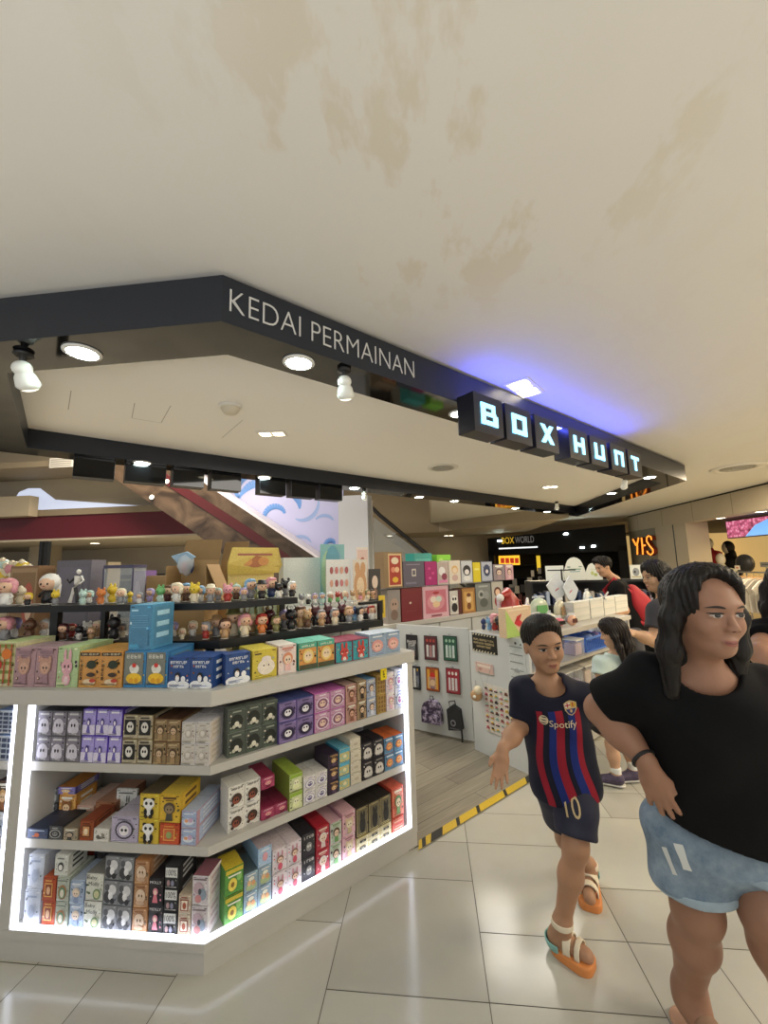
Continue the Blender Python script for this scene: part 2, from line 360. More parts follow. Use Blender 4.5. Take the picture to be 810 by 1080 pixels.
SP = [((25,372), 'white spotlight under the canopy at the far left edge', .5, 1.25), ((363,389), 'white spotlight under the canopy between lettering and letter boxes', .4, 1.15), ((384,516), 'small white spotlight beside the white column', .3, 1.), ((658,503), 'white spotlight near the right canopy tip beside the letter T', .5, 1.1), ((587,529), 'small white spotlight under the canopy end below the letter H', .3, 1.), ((611,479), 'small white spotlight between the letters X and H', .3, .8)]
for q, lb, tl, s in SP:
    X = atz(*q, ZB-.001); d, n = to_dn(X); spot(X if d > 0 or n > -1 else X, lb, tl, s)
# fittings in the inner white ceiling
frame_w = mat('fitting_white', '#e6e3da', .5)
t = empty('smoke_detector', atz(243, 428, ZI-.0005), 'round cream smoke detector on the white inner ceiling', 'smoke detector')
mb = MB(); mb.lathe([(.085, 0), (.085, -.014), (.08, -.02)], frame_w, 24); mb.build('base', t)
mb = MB(); mb.lathe([(.07, -.02), (.066, -.036), (.046, -.062), (.038, -.064)], mat('detector_cream', '#d8d0bc', .5), 24); mb.build('sensor', t)
def twin_lamp(X, w, l, rz, label, warm=False):
    t = empty('twin_lamp', X, label, 'ceiling light', None, rz)
    mb = MB()
    for x0, x1, y0, y1 in ((-w/2, w/2, -l/2, -l/2+.02), (-w/2, w/2, l/2-.02, l/2), (-w/2, -w/2+.02, -l/2+.02, l/2-.02), (w/2-.02, w/2, -l/2+.02, l/2-.02), (-w/2+.02, w/2-.02, -.01, .01)): mb.box(x0, x1, y0, y1, -.012, 0, frame_w)
    mb.build('frame', t)
    for s in (-1, 1):
        mb = MB(); mb.lathe([(w*.36, -.003), (w*.34, -.012), (w*.15, -.018), (w*.02, -.02)], lamp_warm, 18, c=(0, s*l*.24, 0)); mb.build('lamp', t)
    return t
twin_lamp(atz(287, 457, ZI-.0005), .14, .26, TH+.9, 'twin-bulb recessed lamp in the white inner ceiling')
twin_lamp(atz(553, 409, CEIL-.0005), .19, .36, -.6, 'twin-bulb recessed lamp in the main ceiling above letters O and X')
t = empty('ceiling_vent', atz(467, 493, ZI-.0005), 'round white air vent in the inner canopy ceiling', 'vent')
mb = MB(); mb.lathe([(.2, 0), (.2, -.01), (.16, -.014), (.155, -.004)], frame_w, 28); mb.build('rim', t)
mb = MB()
for k in range(4): r = .13-.03*k; mb.lathe([(r, -.004-.003*k), (r+.012, -.016-.003*k), (r-.004, -.018-.003*k), (r-.008, -.006-.003*k)], mat('vent_grey', '#b5b2a8', .5), 24)
mb.build('louvre', t)
t = empty('ceiling_diffuser', atz(778, 493, CEIL-.0005), 'round flush air diffuser in the ceiling toward the clothes shop', 'vent')
mb = MB(); mb.lathe([(.34, 0), (.34, -.012), (.26, -.02), (.24, -.006)], frame_w, 30); mb.build('rim', t)
mb = MB()
for k in range(4): r = .2-.045*k; mb.lathe([(r, -.004), (r+.02, -.02), (r-.005, -.022), (r-.012, -.006)], mat('vent_grey', '#b5b2a8', .5), 24)
mb.build('louvre', t)
t = empty('ceiling_hatch_lamp', atz(580, 513, ZI-.0005), 'small lit recessed lamp at the right end of the white inner ceiling', 'ceiling light')
mb = MB(); mb.box(-.13, .13, -.09, .09, -.012, 0, frame_w); mb.build('frame', t)
mb = MB(); mb.lathe([(.06, -.012), (.05, -.02), (.01, -.022)], lamp_warm, 16, c=(-.05, 0, 0)); mb.lathe([(.06, -.012), (.05, -.02), (.01, -.022)], lamp_warm, 16, c=(.06, 0, 0)); mb.build('lamp', t)
# blue LED line on top of the letter boxes that washes the ceiling
led = MB(); led.box(1.52, 4.02, -.235, -.205, 2.6745, 2.682, mat('led_blue', '#5562ff', .4, emit=20))
o = led.build('led_strip', loc=K, rz=TH); tag(o, 'blue LED strip glowing on top of the letter boxes below the ceiling', 'light strip')
# ================================================================ KIOSK SHELVING
wh = mat('laminate_white', '#bbb8b0', .38, var=.03, scale=8); wh2 = mat('laminate_inner', '#c6c3bd', .5)
ledm = mat('led_cool', '#e6ecff', .4, emit=3.2)
YF = 1.715                                   # front plane of the left face; the angled face is n = 0
LV = {'top': 1.065, 'upper': .752, 'middle': .442, 'bottom': .113}
XL, DR, DEP = -1.79, 1.14, .46
def corner(s):                               # inner corner when both faces step back by s
    # Y = YF+s and n = -s
    A = np.array([[0, 1], [ND[0], ND[1]]]); b = np.array([YF+s, ND[:2] @ K[:2]-s]); return np.linalg.solve(A, b)
def ring(x0, d1, s0, s1):                    # plan polygon between step-back s0 (front) and s1 (back)
    e0 = dn(d1, -s0); e1 = dn(d1, -s1); c0 = corner(s0); c1 = corner(s1)
    return [(x0, YF+s0), tuple(c0), (e0[0], e0[1]), (e1[0], e1[1]), tuple(c1), (x0, YF+s1)]
unit = empty('display_counter', dn(.3, -.2, 0), 'white angled display counter with lit shelves full of toy boxes', 'display counter')
def ring_part(name, x0, d1, s0, s1, z0, z1, m=None, parent=None, lab=None):
    mb = MB(); mb.prism(ring(x0, d1, s0, s1), z0, z1, m or wh); o = wpart(name, mb, parent or unit)
    if lab: o['label'] = lab
    return o
XA = -3.2
ring_part('plinth', XA, DR, .006, DEP, 0, .078)
ring_part('bottom_board', XA, DR, 0, DEP, .079, LV['bottom'])
for z in (LV['middle'], LV['upper']): ring_part('shelf', XL-.05, DR-.05, .03, DEP-.02, z-.036, z)
ring_part('top_board', XA, DR+.01, -.012, DEP, LV['top']-.062, LV['top'])
ring_part('back_panel', XA, DR, DEP+.001, DEP+.02, .079, LV['top']-.063, wh2)
# posts
mb = MB(); mb.box(XL-.052, XL, YF, YF+DEP, LV['bottom']+.001, LV['top']-.063, wh); wpart('post', mb, unit)
mb = MB(); T = Matrix.Translation(Vector(K)) @ Matrix.Rotation(TH, 4, 'Z')
mb.box(DR-.04, DR, .0, DEP, LV['bottom']+.001, LV['top']-.063, wh, T); wpart('post', mb, unit)
mb = MB(); mb.box(XL-.90, XL-.85, YF, YF+DEP, LV['bottom']+.001, LV['top']-.063, wh); wpart('post', mb, unit)
# cool white LED lines: left post, right post, along the bottom board
mb = MB(); mb.box(XL+.001, XL+.016, YF+.004, YF+.022, LV['bottom']+.004, LV['top']-.066, ledm); o = wpart('led_strip', mb, unit); o['label'] = 'glowing cool white vertical light line'
mb = MB(); mb.box(DR-.056, DR-.041, .004, .022, LV['bottom']+.004, LV['top']-.066, ledm, T); o = wpart('led_strip', mb, unit); o['label'] = 'glowing cool white vertical light line'
o = ring_part('led_strip', XL+.018, DR-.058, .004, .020, LV['bottom']+.0005, LV['bottom']+.012, ledm, None, 'glowing cool white light line along the lowest shelf')
mb = MB(); mb.box(XL-.075, XL-.053, YF+.004, YF+.016, LV['bottom']+.004, LV['top']-.066, ledm); wpart('led_strip', mb, unit)
for z in (LV['middle'], LV['upper']):
    mb = MB(); mb.box(XL-.85, XL-.054, YF+.03, YF+DEP-.02, z-.036, z, wh); wpart('shelf', mb, unit)
# ================================================================ TOY BOXES
FACE = {'H': 'left side', 'D': 'angled side'}
SHN = {'top': 'counter top', 'upper': 'upper shelf', 'middle': 'middle shelf', 'bottom': 'bottom shelf'}
def face_pt(face, xpx, z, off):              # coordinate along a face of picture column xpx at height z, step-back off
    y = 800.
    for _ in range(6):
        X = aty(xpx, y, YF+off) if face == 'H' else atn(xpx, y, -off)
        X = np.array([X[0], X[1], z]); y = proj(X)[1]
    return X[0] if face == 'H' else to_dn(X)[0]
def face_z(face, xpx, ypx, off): return (aty(xpx, ypx, YF+off) if face == 'H' else atn(xpx, ypx, -off))[2]
# ---- printed fronts (generic drawings, normalised 0..1)
def A_fig(bg, hair, skin='#e9c3a4', body='#d8d8d8', title='#f0ead8', bar=True, ears=None):
    s = [('r', .04, .03, .96, .97, bg)]
    if bar: s += [('r', .18, .84, .82, .92, title), ('r', .3, .78, .7, .81, title)]
    if ears: s += [('c', .3, .68, .09, .1, ears), ('c', .7, .68, .09, .1, ears)]
    s += [('p', [(.32,.08),(.68,.08),(.62,.4),(.38,.4)], body), ('c', .5, .53, .28, .21, hair), ('c', .5, .49, .2, .15, skin), ('c', .42, .49, .035, .035, '#2a2320'), ('c', .58, .49, .035, .035, '#2a2320'), ('r', .45,.40,.55,.415,'#a4544c')]
    return s
def A_ghost(bg, blob, eye='#20202a', title='#c8c8c8'):
    return [('r', .04, .03, .96, .97, bg), ('r', .2, .85, .8, .92, title), ('c', .5, .42, .36, .3, blob), ('c', .28, .3, .16, .16, blob), ('c', .72, .3, .16, .16, blob), ('c', .4, .45, .06, .07, eye), ('c', .6, .45, .06, .07, eye), ('r', .25, .08, .75, .13, title)]
def A_moon(bg, ringc, inner, blob):
    return [('r', .03, .03, .97, .97, bg), ('c', .5, .45, .4, .32, ringc), ('c', .5, .45, .34, .27, inner), ('c', .5, .45, .2, .17, blob), ('c', .42, .5, .05, .05, inner), ('c', .58, .5, .05, .05, inner), ('r', .3, .86, .7, .92, ringc)]
def A_panda(bg):
    return [('r', .03, .03, .97, .97, bg), ('c', .5, .3, .2, .2, '#f4f1e8'), ('c', .33, .28, .09, .14, '#1a1a1a'), ('c', .67, .28, .09, .14, '#1a1a1a'), ('c', .3, .8, .1, .07, '#1a1a1a'), ('c', .7, .8, .1, .07, '#1a1a1a'), ('c', .5, .63, .29, .21, '#f4f1e8'), ('c', .38, .64, .07, .07, '#1a1a1a'), ('c', .62, .64, .07, .07, '#1a1a1a'), ('c', .38,.12,.1,.08,'#1a1a1a'), ('c', .62,.12,.1,.08,'#1a1a1a')]
def A_text(bg, word, ink_, y=.8, h=.12, w=.8, extra=()):
    return [('r', .03, .03, .97, .97, bg), ('t', .5, y, w, h, word, ink_)]+list(extra)
def A_grid(bg, c, nx, ny):
    return [('r', .03, .02, .97, .98, bg)]+[('r', .06+.88*(i+.12)/nx, .05+.9*(j+.15)/ny, .06+.88*(i+.88)/nx, .05+.9*(j+.85)/ny, c) for i in range(nx) for j in range(ny)]
def A_frame(bg, edge, mid, dot):
    return [('r', .03, .03, .97, .97, bg), ('r', .2, .2, .8, .78, edge), ('r', .26, .25, .74, .73, mid), ('c', .5, .47, .15, .17, dot), ('r', .25, .86, .75, .91, edge)]
def A_bunny(bg, c, pad):
    return [('r', .03, .03, .97, .97, bg), ('c', .38, .78, .07, .17, c), ('c', .62, .78, .07, .17, c), ('c', .5, .5, .26, .2, c), ('c', .5, .2, .2, .16, c), ('c', .5, .18, .1, .1, pad), ('c', .41, .52, .035, .04, '#2a2320'), ('c', .59, .52, .035, .04, '#2a2320'), ('c', .35, .45, .05, .03, pad), ('c', .65, .45, .05, .03, pad)]
def A_snow(bg):
    return [('r', .02, .02, .98, .98, bg), ('c', .3, .12, .3, .13, '#eef2f6'), ('c', .7, .1, .3, .14, '#eef2f6'), ('r', .02, .02, .98, .1, '#eef2f6'), ('c', .45, .36, .13, .16, '#14161c'), ('c', .45, .32, .09, .11, '#f2f2f2'), ('c', .47, .4, .03, .015, '#f08a24'), ('c', .72, .3, .1, .1, '#f4f4f2'), ('g',.5,.84,.76,.09,9, '#eef2f6'), ('g',.5,.71,.5,.08,5, '#eef2f6')]
A_CARD = [('r', .03, .03, .97, .97, '#d8d8d2'), ('c', .42, .28, .2, .14, '#77786f'), ('c', .62, .38, .16, .2, '#4c4d48'), ('c', .6, .6, .1, .09, '#b8b7ae'), ('c', .55,.68,.03,.12,'#5a5a55'), ('c', .66,.68,.03,.12,'#5a5a55'), ('r', .15, .86, .85, .9, '#55564f')]
def D(base, front, art, top=None, cat='toy box'): return dict(base=base, front=front, art=art, top=top)
NBX = [0]
def busy(art, key):                          # small print that every carton carries: fine text rows, corner marks, frame lines
    r_ = random.Random(key); pal = [sh[-1] for sh in art if isinstance(sh[-1], str)]
    def shade(c, k): c = c.lstrip('#'); v = [int(c[i:i+2], 16) for i in (0, 2, 4)]; return '#%02x%02x%02x' % tuple(int(max(0, min(255, x*k))/24)*24 for x in v)
    a, b = shade(pal[0], .5), shade(pal[0], 1.45); out = []
    for i in range(3): y = .055+.03*i; out.append(('r', .1, y, .35+.5*r_.random(), y+.013, r_.choice((a, b))))
    for i in range(7):
        x, y = r_.choice((.1, .16, .84, .9))+.05*r_.random()-.02, .2+.6*r_.random(); s = .02+.035*r_.random(); out.append(('c', x, y, s, s*.8, shade(r_.choice(pal), r_.choice((.55, .8, 1.3)))))
    out += [('r', .06, .945, .22, .965, a), ('r', .8, .93, .94, .965, r_.choice((a, b)))]
    return art[:1]+out[3:]+art[1:]+out[:3]
def toy_box(X, rz, w, h, dep, ds, label, group, meshes):
    """one carton: root mesh (body with lid lines) and a child with the printed front"""
    NBX[0] += 1
    if 'body' not in meshes:
        mb = MB(); b = ink(ds['base']); mb.box(-w/2, w/2, 0, dep, 0, h, b, mtop=ink(ds['top']) if ds['top'] else b)
        e = mat('box_edge_grey', '#6f6a64', .6)
        lid = ink(ds['top']) if ds['top'] else ink(ds['front'])
        mb.box(-w*.46, w*.46, .003, dep*.55, h, h+.0006, lid)             # tucked lid flap
        mb.box(-w*.46, w*.46, dep*.55, dep*.56, h, h+.0004, e)  # thin grey line where the flap ends
        meshes['tmp'] = mb
        root = mb.build('toy_box'); meshes['body'] = root.data
        mf = MB(); draw(mf, busy(ds['art'], label), w, h); ft = mf.build('printed_front', root); meshes['front'] = ft.data
        ms = MB(); sd = ds['art'][0][-1]                                    # printed right flank panel
        ms.add([(w/2+.0004, dep*.1, h*.06), (w/2+.0004, dep*.9, h*.06), (w/2+.0004, dep*.9, h*.94), (w/2+.0004, dep*.1, h*.94)], [(0,1,2,3)], ink(sd))
        k = 0
        for a in (.3, .55, .8):
            ms.add([(w/2+.0008, dep*.22, h*a-.06*h), (w/2+.0008, dep*.78, h*a-.06*h), (w/2+.0008, dep*.78, h*a+.05*h), (w/2+.0008, dep*.22, h*a+.05*h)], [(0,1,2,3)], ink(ds['art'][1][-1]) if isinstance(ds['art'][1][-1], str) else e); k += 1
        sd_ = ms.build('printed_flank', root); meshes['flank'] = sd_.data
    else:
        root = bpy.data.objects.new('toy_box', meshes['body']); COL.objects.link(root)
        for nm, k in (('printed_front', 'front'), ('printed_flank', 'flank')):
            c = bpy.data.objects.new(nm, meshes[k]); COL.objects.link(c); c.parent = root
    root.location = tuple(X); root.rotation_euler[2] = rz
    return tag(root, label, 'toy box', group)
ORD = {1: [''], 2: ['left one', 'right one'], 3: ['leftmost of three', 'middle of three', 'rightmost of three'], 4: ['leftmost of four', 'second of four', 'third of four', 'rightmost of four']}
ROW = {1: [''], 2: ['lower row', 'upper row'], 3: ['lowest row', 'middle row', 'topmost row'], 4: ['lowest row', 'second row', 'third row', 'topmost row']}
def rows(face, sh, x0, x1, nc, nr, ytop, dep, look, ds, off=.03, z0=None, jit=True, nd=1, hfix=None):
    z = (LV[sh] if z0 is None else z0)+.0006
    a, b = face_pt(face, x0, z, off), face_pt(face, x1, z, off)
    zt = face_z(face, (x0+x1)/2, ytop, off)
    lim = {'bottom': LV['middle']-.039, 'middle': LV['upper']-.039, 'upper': LV['top']-.065, 'top': 9.}[sh]
    h = min(hfix or (zt-z)/nr, (lim-z)/nr-.001); w = (b-a)/nc; meshes = {}
    for k in range(nd):
        for r in range(nr):
            for c in range(nc):
                u = a+w*(c+.5); dd = off+k*(dep+.004)+(rng.uniform(0, .006) if jit and k == 0 else .004)
                X = (u, YF+dd, z+r*(h+.0008)) if face == 'H' else dn(u, -dd, z+r*(h+.0008))
                bits = [look]
                if nr > 1: bits.append(ROW[nr][r])
                if nc > 1: bits.append(ORD[nc][c])
                if nd > 1: bits.append('front' if k == 0 else 'behind')
                bits.append(('%s, %s' % (SHN[sh], FACE[face])))
                toy_box(X, 0 if face == 'H' else TH, w-.0016, h-.0008, dep, ds, ', '.join(bits), None if nc*nr*nd == 1 else look+' group', meshes)
    return z+nr*(h+.0008)
R = rows
# ---------------- counter top, left side
R('H','top',-14,12,1,1,678,.2,'red and green plaid toy box', D('#c9c39a','#b9502f',[('r',.03,.03,.97,.97,'#d9cf9b')]+[('r',.03,.1+.2*i,.97,.17+.2*i,'#7d8a3f') for i in range(5)]+[('r',.1+.25*i,.03,.17+.25*i,.97,'#a9512f') for i in range(4)]+[('c',.3,.5,.25,.14,'#c0392b'),('c',.7,.75,.2,.12,'#d9772b')],'#b7c48b'))
R('H','top',12.5,57,2,1,683,.16,'mauve bear-print toy box', D('#a98a90','#a58389',A_fig('#a9888c','#b98f7d','#c9a08b','#9c7a83','#8d6f77',ears='#b98f7d'),'#a98c92'))
R('H','top',58,80.5,1,1,682,.2,'pale green toy box with pink rabbit', D('#b4c790','#a8c08a',A_bunny('#a9bf8e','#d7a3ab','#e9c7c9'),'#b6cb95'))
R('H','top',81.5,128,2,1,687,.22,'orange toy box with black leaf print', D('#cf9348','#c88b3f',[('r',.03,.03,.97,.97,'#c9914e'),('r',.05,.88,.95,.97,'#1d1a17'),('g',.52,.925,.8,.05,5,'#e6d6b0'),('g',.13,.74,.13,.09,1,'#221c18'),('g',.13,.62,.13,.09,1,'#221c18'),('g',.13,.5,.13,.09,1,'#221c18'),('g',.13,.38,.13,.09,1,'#221c18'),('g',.13,.26,.13,.09,1,'#221c18'),('c',.6,.64,.22,.12,'#27301e'),('p',[(.32,.55),(.9,.78),(.86,.8),(.36,.6)],'#27301e'),('c',.6,.36,.2,.06,'#3a2b22'),('c',.55,.16,.3,.09,'#d9c3a0'),('c',.7,.2,.15,.05,'#b9402f')],'#d29a50'))
R('H','top',129,175.5,2,1,687,.2,'blue toy box with yellow chick on grey', D('#2f6a9a','#7f8478',[('r',.0,.0,1,1,'#3f7fae'),('r',.04,.1,.9,.97,'#77796f'),('g',.45,.86,.7,.1,4,'#e9e6d8'),('c',.5,.52,.22,.14,'#e8e4da'),('c',.4,.54,.13,.09,'#d6d3c8'),('c',.5,.26,.36,.15,'#e7b92c'),('c',.38,.2,.1,.07,'#d89a1e'),('c',.62,.2,.1,.07,'#d89a1e'),('c',.5,.62,.1,.06,'#c9352b')],'#3c7cac'))
R('H','top',176.5,224,2,1,693,.13,'navy toy box with penguin in snow', D('#1f3f7c','#1f3f7c',A_snow('#22457f'),'#2a4f8e'))
zb = face_z('H',150,731,.05)
R('H','top',134,158,1,1,638,.16,'tall pale blue box standing on others', D('#4f8fb3','#4f88a8',[('r',.02,.02,.98,.98,'#4f86a6'),('r',.1,.86,.4,.9,'#a9d3e6'),('r',.1,.1,.9,.45,'#487c9b')]+[('r',.12,.5+.05*i,.85,.515+.05*i,'#6da3c0') for i in range(6)],'#63a6c9'), off=.05, z0=face_z('H',145,687,.05)+.004)
# ---------------- counter top, angled side
R('D','top',237.5,264,1,1,689,.07,'navy toy box with penguin on its own', D('#1f3f7c','#1f3f7c',A_snow('#22457f'),'#2a4f8e'))
R('D','top',266,292,1,1,685,.18,'yellow toy box with pale round face', D('#c9b53c','#d0bc42',[('r',.03,.03,.97,.97,'#cdb944'),('c',.55,.4,.36,.28,'#e6d9c8'),('c',.45,.45,.03,.03,'#3a2b22'),('c',.65,.45,.03,.03,'#3a2b22'),('r',.08,.85,.35,.9,'#4a3a2a'),('c',.55,.68,.2,.1,'#e3d7cf')],'#d8c650'))
R('D','top',294,313,1,1,680,.16,'cream and pink toy box with ginger figure', D('#e3cfc5','#e2c9bf',A_fig('#e6d2c9','#d98f6a','#efd0b8','#e3b7b0','#c98b7d'),'#eadcd2'))
R('D','top',315,353,2,1,676,.16,'orange and teal toy box with blond figure', D('#3f9a86','#d8893a',[('r',.03,.03,.97,.97,'#d8964f'),('r',.03,.8,.97,.97,'#4aa58c'),('g',.5,.88,.7,.07,7,'#f3e9c9'),('c',.5,.5,.3,.26,'#e8c979'),('c',.5,.5,.21,.17,'#efcfae'),('r',.03,.03,.97,.2,'#4a4f3a'),('c',.42,.52,.03,.03,'#2a2320'),('c',.58,.52,.03,.03,'#2a2320')],'#63b9a2'))
R('D','top',354,389,2,1,675,.18,'teal and crimson toy box with red bunny', D('#7f2442','#2f8f96',A_bunny('#3a97a0','#c4463f','#e8d4cc'),'#8a2a46'))
R('D','top',390,423,2,1,667,.14,'clear-lidded toy box with pink face', D('#9fb0c4','#93a6bd',[('r',.04,.03,.96,.97,'#8fa3ba'),('c',.5,.45,.36,.28,'#d79a92'),('c',.5,.42,.24,.18,'#e6b7aa'),('c',.42,.44,.04,.04,'#3a2b2b'),('c',.58,.44,.04,.04,'#3a2b2b'),('r',.2,.84,.8,.9,'#dfe5ee')],'#c7d2e0'))
# ---------------- upper shelf
R('H','upper',36,83,3,2,750,.12,'grey toy box with ghost print', D('#5d5a5f','#8d8a93',A_ghost('#857f8c','#cfcad6'),'#3a383c'))
R('H','upper',83.8,126.5,3,2,748,.15,'violet toy box with pale figure', D('#5a3fb4','#b7aede',[('r',.03,.03,.97,.97,'#a79bd8'),('r',.03,.03,.97,.4,'#d9d3f0'),('r',.2,.86,.8,.92,'#e9e5fa'),('c',.5,.5,.14,.16,'#4a3f8c'),('p',[(.34,.1),(.66,.1),(.56,.4),(.44,.4)],'#6a5fae'),('c',.5,.49,.08,.09,'#e6dcf0')],'#6a49d0'))
R('H','upper',127.3,159.5,2,2,754,.15,'tan toy box with black square portrait', D('#8c7a56','#b8ab90',[('r',.03,.03,.97,.97,'#b9ad93'),('r',.12,.18,.88,.8,'#161514'),('c',.5,.5,.24,.22,'#d9d5cc'),('c',.42,.52,.06,.06,'#161514'),('c',.58,.52,.06,.06,'#161514'),('r',.2,.86,.8,.92,'#3a342a')],'#3c382f'))
R('H','upper',160.2,189,2,2,759,.15,'bronze toy box with twin figures', D('#77593b','#8a7350',A_fig('#8c7654','#5a4632','#c9ad8a','#a98b62','#b9a27c'),'#6a4a36'))
R('H','upper',190,220,2,2,762,.10,'white toy box with faint drawing', D('#cdc8c8','#cfc8bf',[('r',.03,.03,.97,.97,'#cbc4ba'),('c',.5,.45,.25,.2,'#b9b0a4'),('c',.5,.48,.16,.13,'#d6cfc6'),('r',.3,.84,.7,.88,'#a39a8e'),('r',.3,.1,.7,.14,'#b3aa9e')],'#dcdbe0'), nd=2)
R('D','upper',239.5,293,3,2,744,.06,'dark green-grey toy box with pale flowers', D('#565d54','#4a5149',[('r',.03,.03,.97,.97,'#4c534b'),('c',.5,.45,.36,.32,'#22261f'),('c',.5,.35,.14,.12,'#d6d2c0'),('c',.34,.26,.1,.08,'#b9b8a4'),('c',.68,.24,.1,.08,'#c9c6b4'),('r',.25,.86,.75,.92,'#9aa092')],'#8c958c'), off=.05)
R('D','upper',294,331,2,2,738,.15,'purple toy box with white moon', D('#5a4a86','#7f6a9a',A_moon('#80709c','#4a3d66','#2b2340','#e6e2ea'),'#5a67a8'))
R('D','upper',332,364.5,2,2,729,.15,'pink toy box with magic circle', D('#b565a6','#c99ab8',A_moon('#c79bb6','#f0d9e8','#8c5a76','#e9c9b4'),'#e07fce'))
R('D','upper',365.3,376.6,1,2,722,.14,'rose brown toy box with monkey face', D('#c59a8c','#b98a7d',A_fig('#c09385','#5e3a2c','#dcae92','#8c5a48'),'#d9b8ac'))
R('D','upper',377.2,387.2,1,2,718,.14,'brown toy box with black hat figure', D('#8a7458','#a98e6c',A_fig('#a58c6c','#2b2320','#e2c4a2','#3a302a'),'#cbb89a'))
R('D','upper',387.8,397.4,1,2,716,.14,'pale blue toy box with small figure', D('#9cabc8','#b4bfd4',A_fig('#b2bcd2','#6a5a52','#ecccb4','#d6d9e4'),'#7fb4e0'))
R('D','upper',398,407.4,1,2,712,.14,'gold toy box with brown pattern', D('#b08d4a','#b8965a',A_grid('#b59556','#8a6a36',3,4),'#c9a85c'))
R('D','upper',408,416.6,1,2,709,.14,'white and pink toy box with figure', D('#d9cfd9','#e3d4d9',A_fig('#e2d3d8','#c98b94','#f0d3c4','#e8b9c4'),'#e9e9f4'))
R('D','upper',417.2,425.4,1,2,706,.14,'white toy box with blue swirls', D('#d3d6e6','#dde0ee',A_moon('#dcdff0','#7f8fce','#e6e9f4','#b06aa8'),'#eef0fa'))
# ---------------- middle shelf, left side
R('H','middle',28,50,1,1,874,.16,'navy toy box with orange dot', D('#2f3a55','#3a4764',[('r',.03,.03,.97,.97,'#42506f'),('r',.15,.82,.85,.9,'#c9d3e6'),('c',.5,.42,.12,.22,'#d06a3a'),('c',.35,.3,.08,.06,'#d8854a')],'#262d3f'))
R('H','middle',50.8,65.5,1,1,871,.12,'charcoal toy box with round mask print', D('#3a3a3d','#5a5a5c',A_moon('#4f5052','#b9b9b4','#2b2b2c','#8c8c88'),'#1f2024'))
R('H','middle',66.2,81.5,1,1,873,.12,'tan toy box with grey monkey', D('#8f8068','#b09e80',A_fig('#a89a82','#4d4a48','#c9b49a','#3a3836'),'#7d705a'))
R('H','middle',82.3,97.2,1,1,866,.12,'russet toy box with pale label', D('#7a3a22','#a0552c',A_frame('#9a4f2a','#5c2a18','#c98f5a','#e6cfae'),'#8c4428'))
R('H','middle',98,114,1,1,874,.12,'white toy box with ink sketch', D('#d6d2c8','#dedbd2',[('r',.03,.03,.97,.97,'#dcd8ce'),('c',.4,.4,.2,.16,'#5a564f'),('c',.62,.5,.16,.2,'#8a857a'),('c',.5,.55,.08,.1,'#e6e2d8'),('p',[(.2,.2),(.85,.35),(.8,.42)],'#4a463f')],'#c9c4b8'))
R('H','middle',115.5,144.5,1,1,862,.16,'lilac toy box with round skull emblem', D('#aba3b8','#b9b0c2',[('r',.03,.03,.97,.97,'#b4abc0'),('c',.5,.5,.34,.36,'#3c3a44'),('c',.5,.5,.28,.3,'#b4abc0'),('c',.5,.48,.18,.2,'#e6e0e2'),('c',.43,.5,.05,.06,'#2b2a30'),('c',.57,.5,.05,.06,'#2b2a30'),('g',.5,.92,.5,.07,8,'#3c3a44')],'#c3bccc'))
zp = R('H','middle',145.3,166.5,1,2,837,.15,'yellow toy box with panda', D('#c9a82c','#d8b93a',A_panda('#d3b640'),'#5a4f38'))
R('H','middle',167.2,188,1,1,869,.15,'red-orange toy box with temple crest', D('#b9452a','#cf5a34',A_frame('#cb5733','#e0a050','#c9683f','#8fa060'),'#c95a38'))
R('H','middle',167.2,189.5,1,1,838,.15,'yellow toy box with small lantern figure', D('#c9a32c','#dcb43a',A_fig('#d9b23a','#5a4a3a','#8c7a5c','#4a4a42','#6a4a22'),'#d9bb4a'), z0=face_z('H',178,869,.03)+.003)
R('H','middle',189.8,206.5,1,2,856,.21,'sky blue toy box with pastel art', D('#b58f9e','#a9b9d6',[('r',.03,.03,.97,.97,'#a8b8d4'),('c',.5,.4,.34,.2,'#d9dcea'),('c',.35,.45,.12,.1,'#e0a070'),('c',.62,.5,.15,.14,'#c9a9c4'),('r',.2,.84,.8,.9,'#e9edf6')],'#b3c0d6'), jit=False)
Z1 = face_z('H',60,872,.03)
R('H','middle',47,59.5,1,2,832,.12,'charcoal toy box with grey panel', D('#3f3f40','#6f6f6c',A_ghost('#5a5b58','#b4b4ac'),'#2a2a2c'), off=.17)
R('H','middle',60.5,79,1,1,830,.14,'indigo toy box with orange lid edge', D('#5b5290','#7a70ac',A_fig('#7b72ac','#c9a25a','#ecd0b4','#d9a04a'),'#b9772a'), off=.17, z0=LV['middle']+.105)
R('H','middle',61,79,1,1,846,.12,'orange toy box with round mouse face', D('#c98a3a','#d09a4c',A_fig('#cf9a4e','#8c5a2c','#e9c79a','#b06a2c',ears='#8c5a2c'),'#d8a456'), off=.17, hfix=.104)
R('H','middle',80,98,1,1,850,.2,'salmon long toy box at back', D('#c9a189','#cda994',A_fig('#caa58f','#9c6f5a','#e6c7b0','#b08a78'),'#d3b5a2'), off=.17)
R('H','middle',99,121,1,1,846,.2,'brown toy box with white house', D('#8f5f44','#a06a4c',A_frame('#a3704f','#6a4430','#d9c3a6','#7f4a38'),'#a87a5e'), off=.17)
R('H','middle',121.5,143.5,1,1,832,.012,'tall pale poster card with grey creature', D('#cfcfc8','#d8d8d2',A_CARD), off=.20)
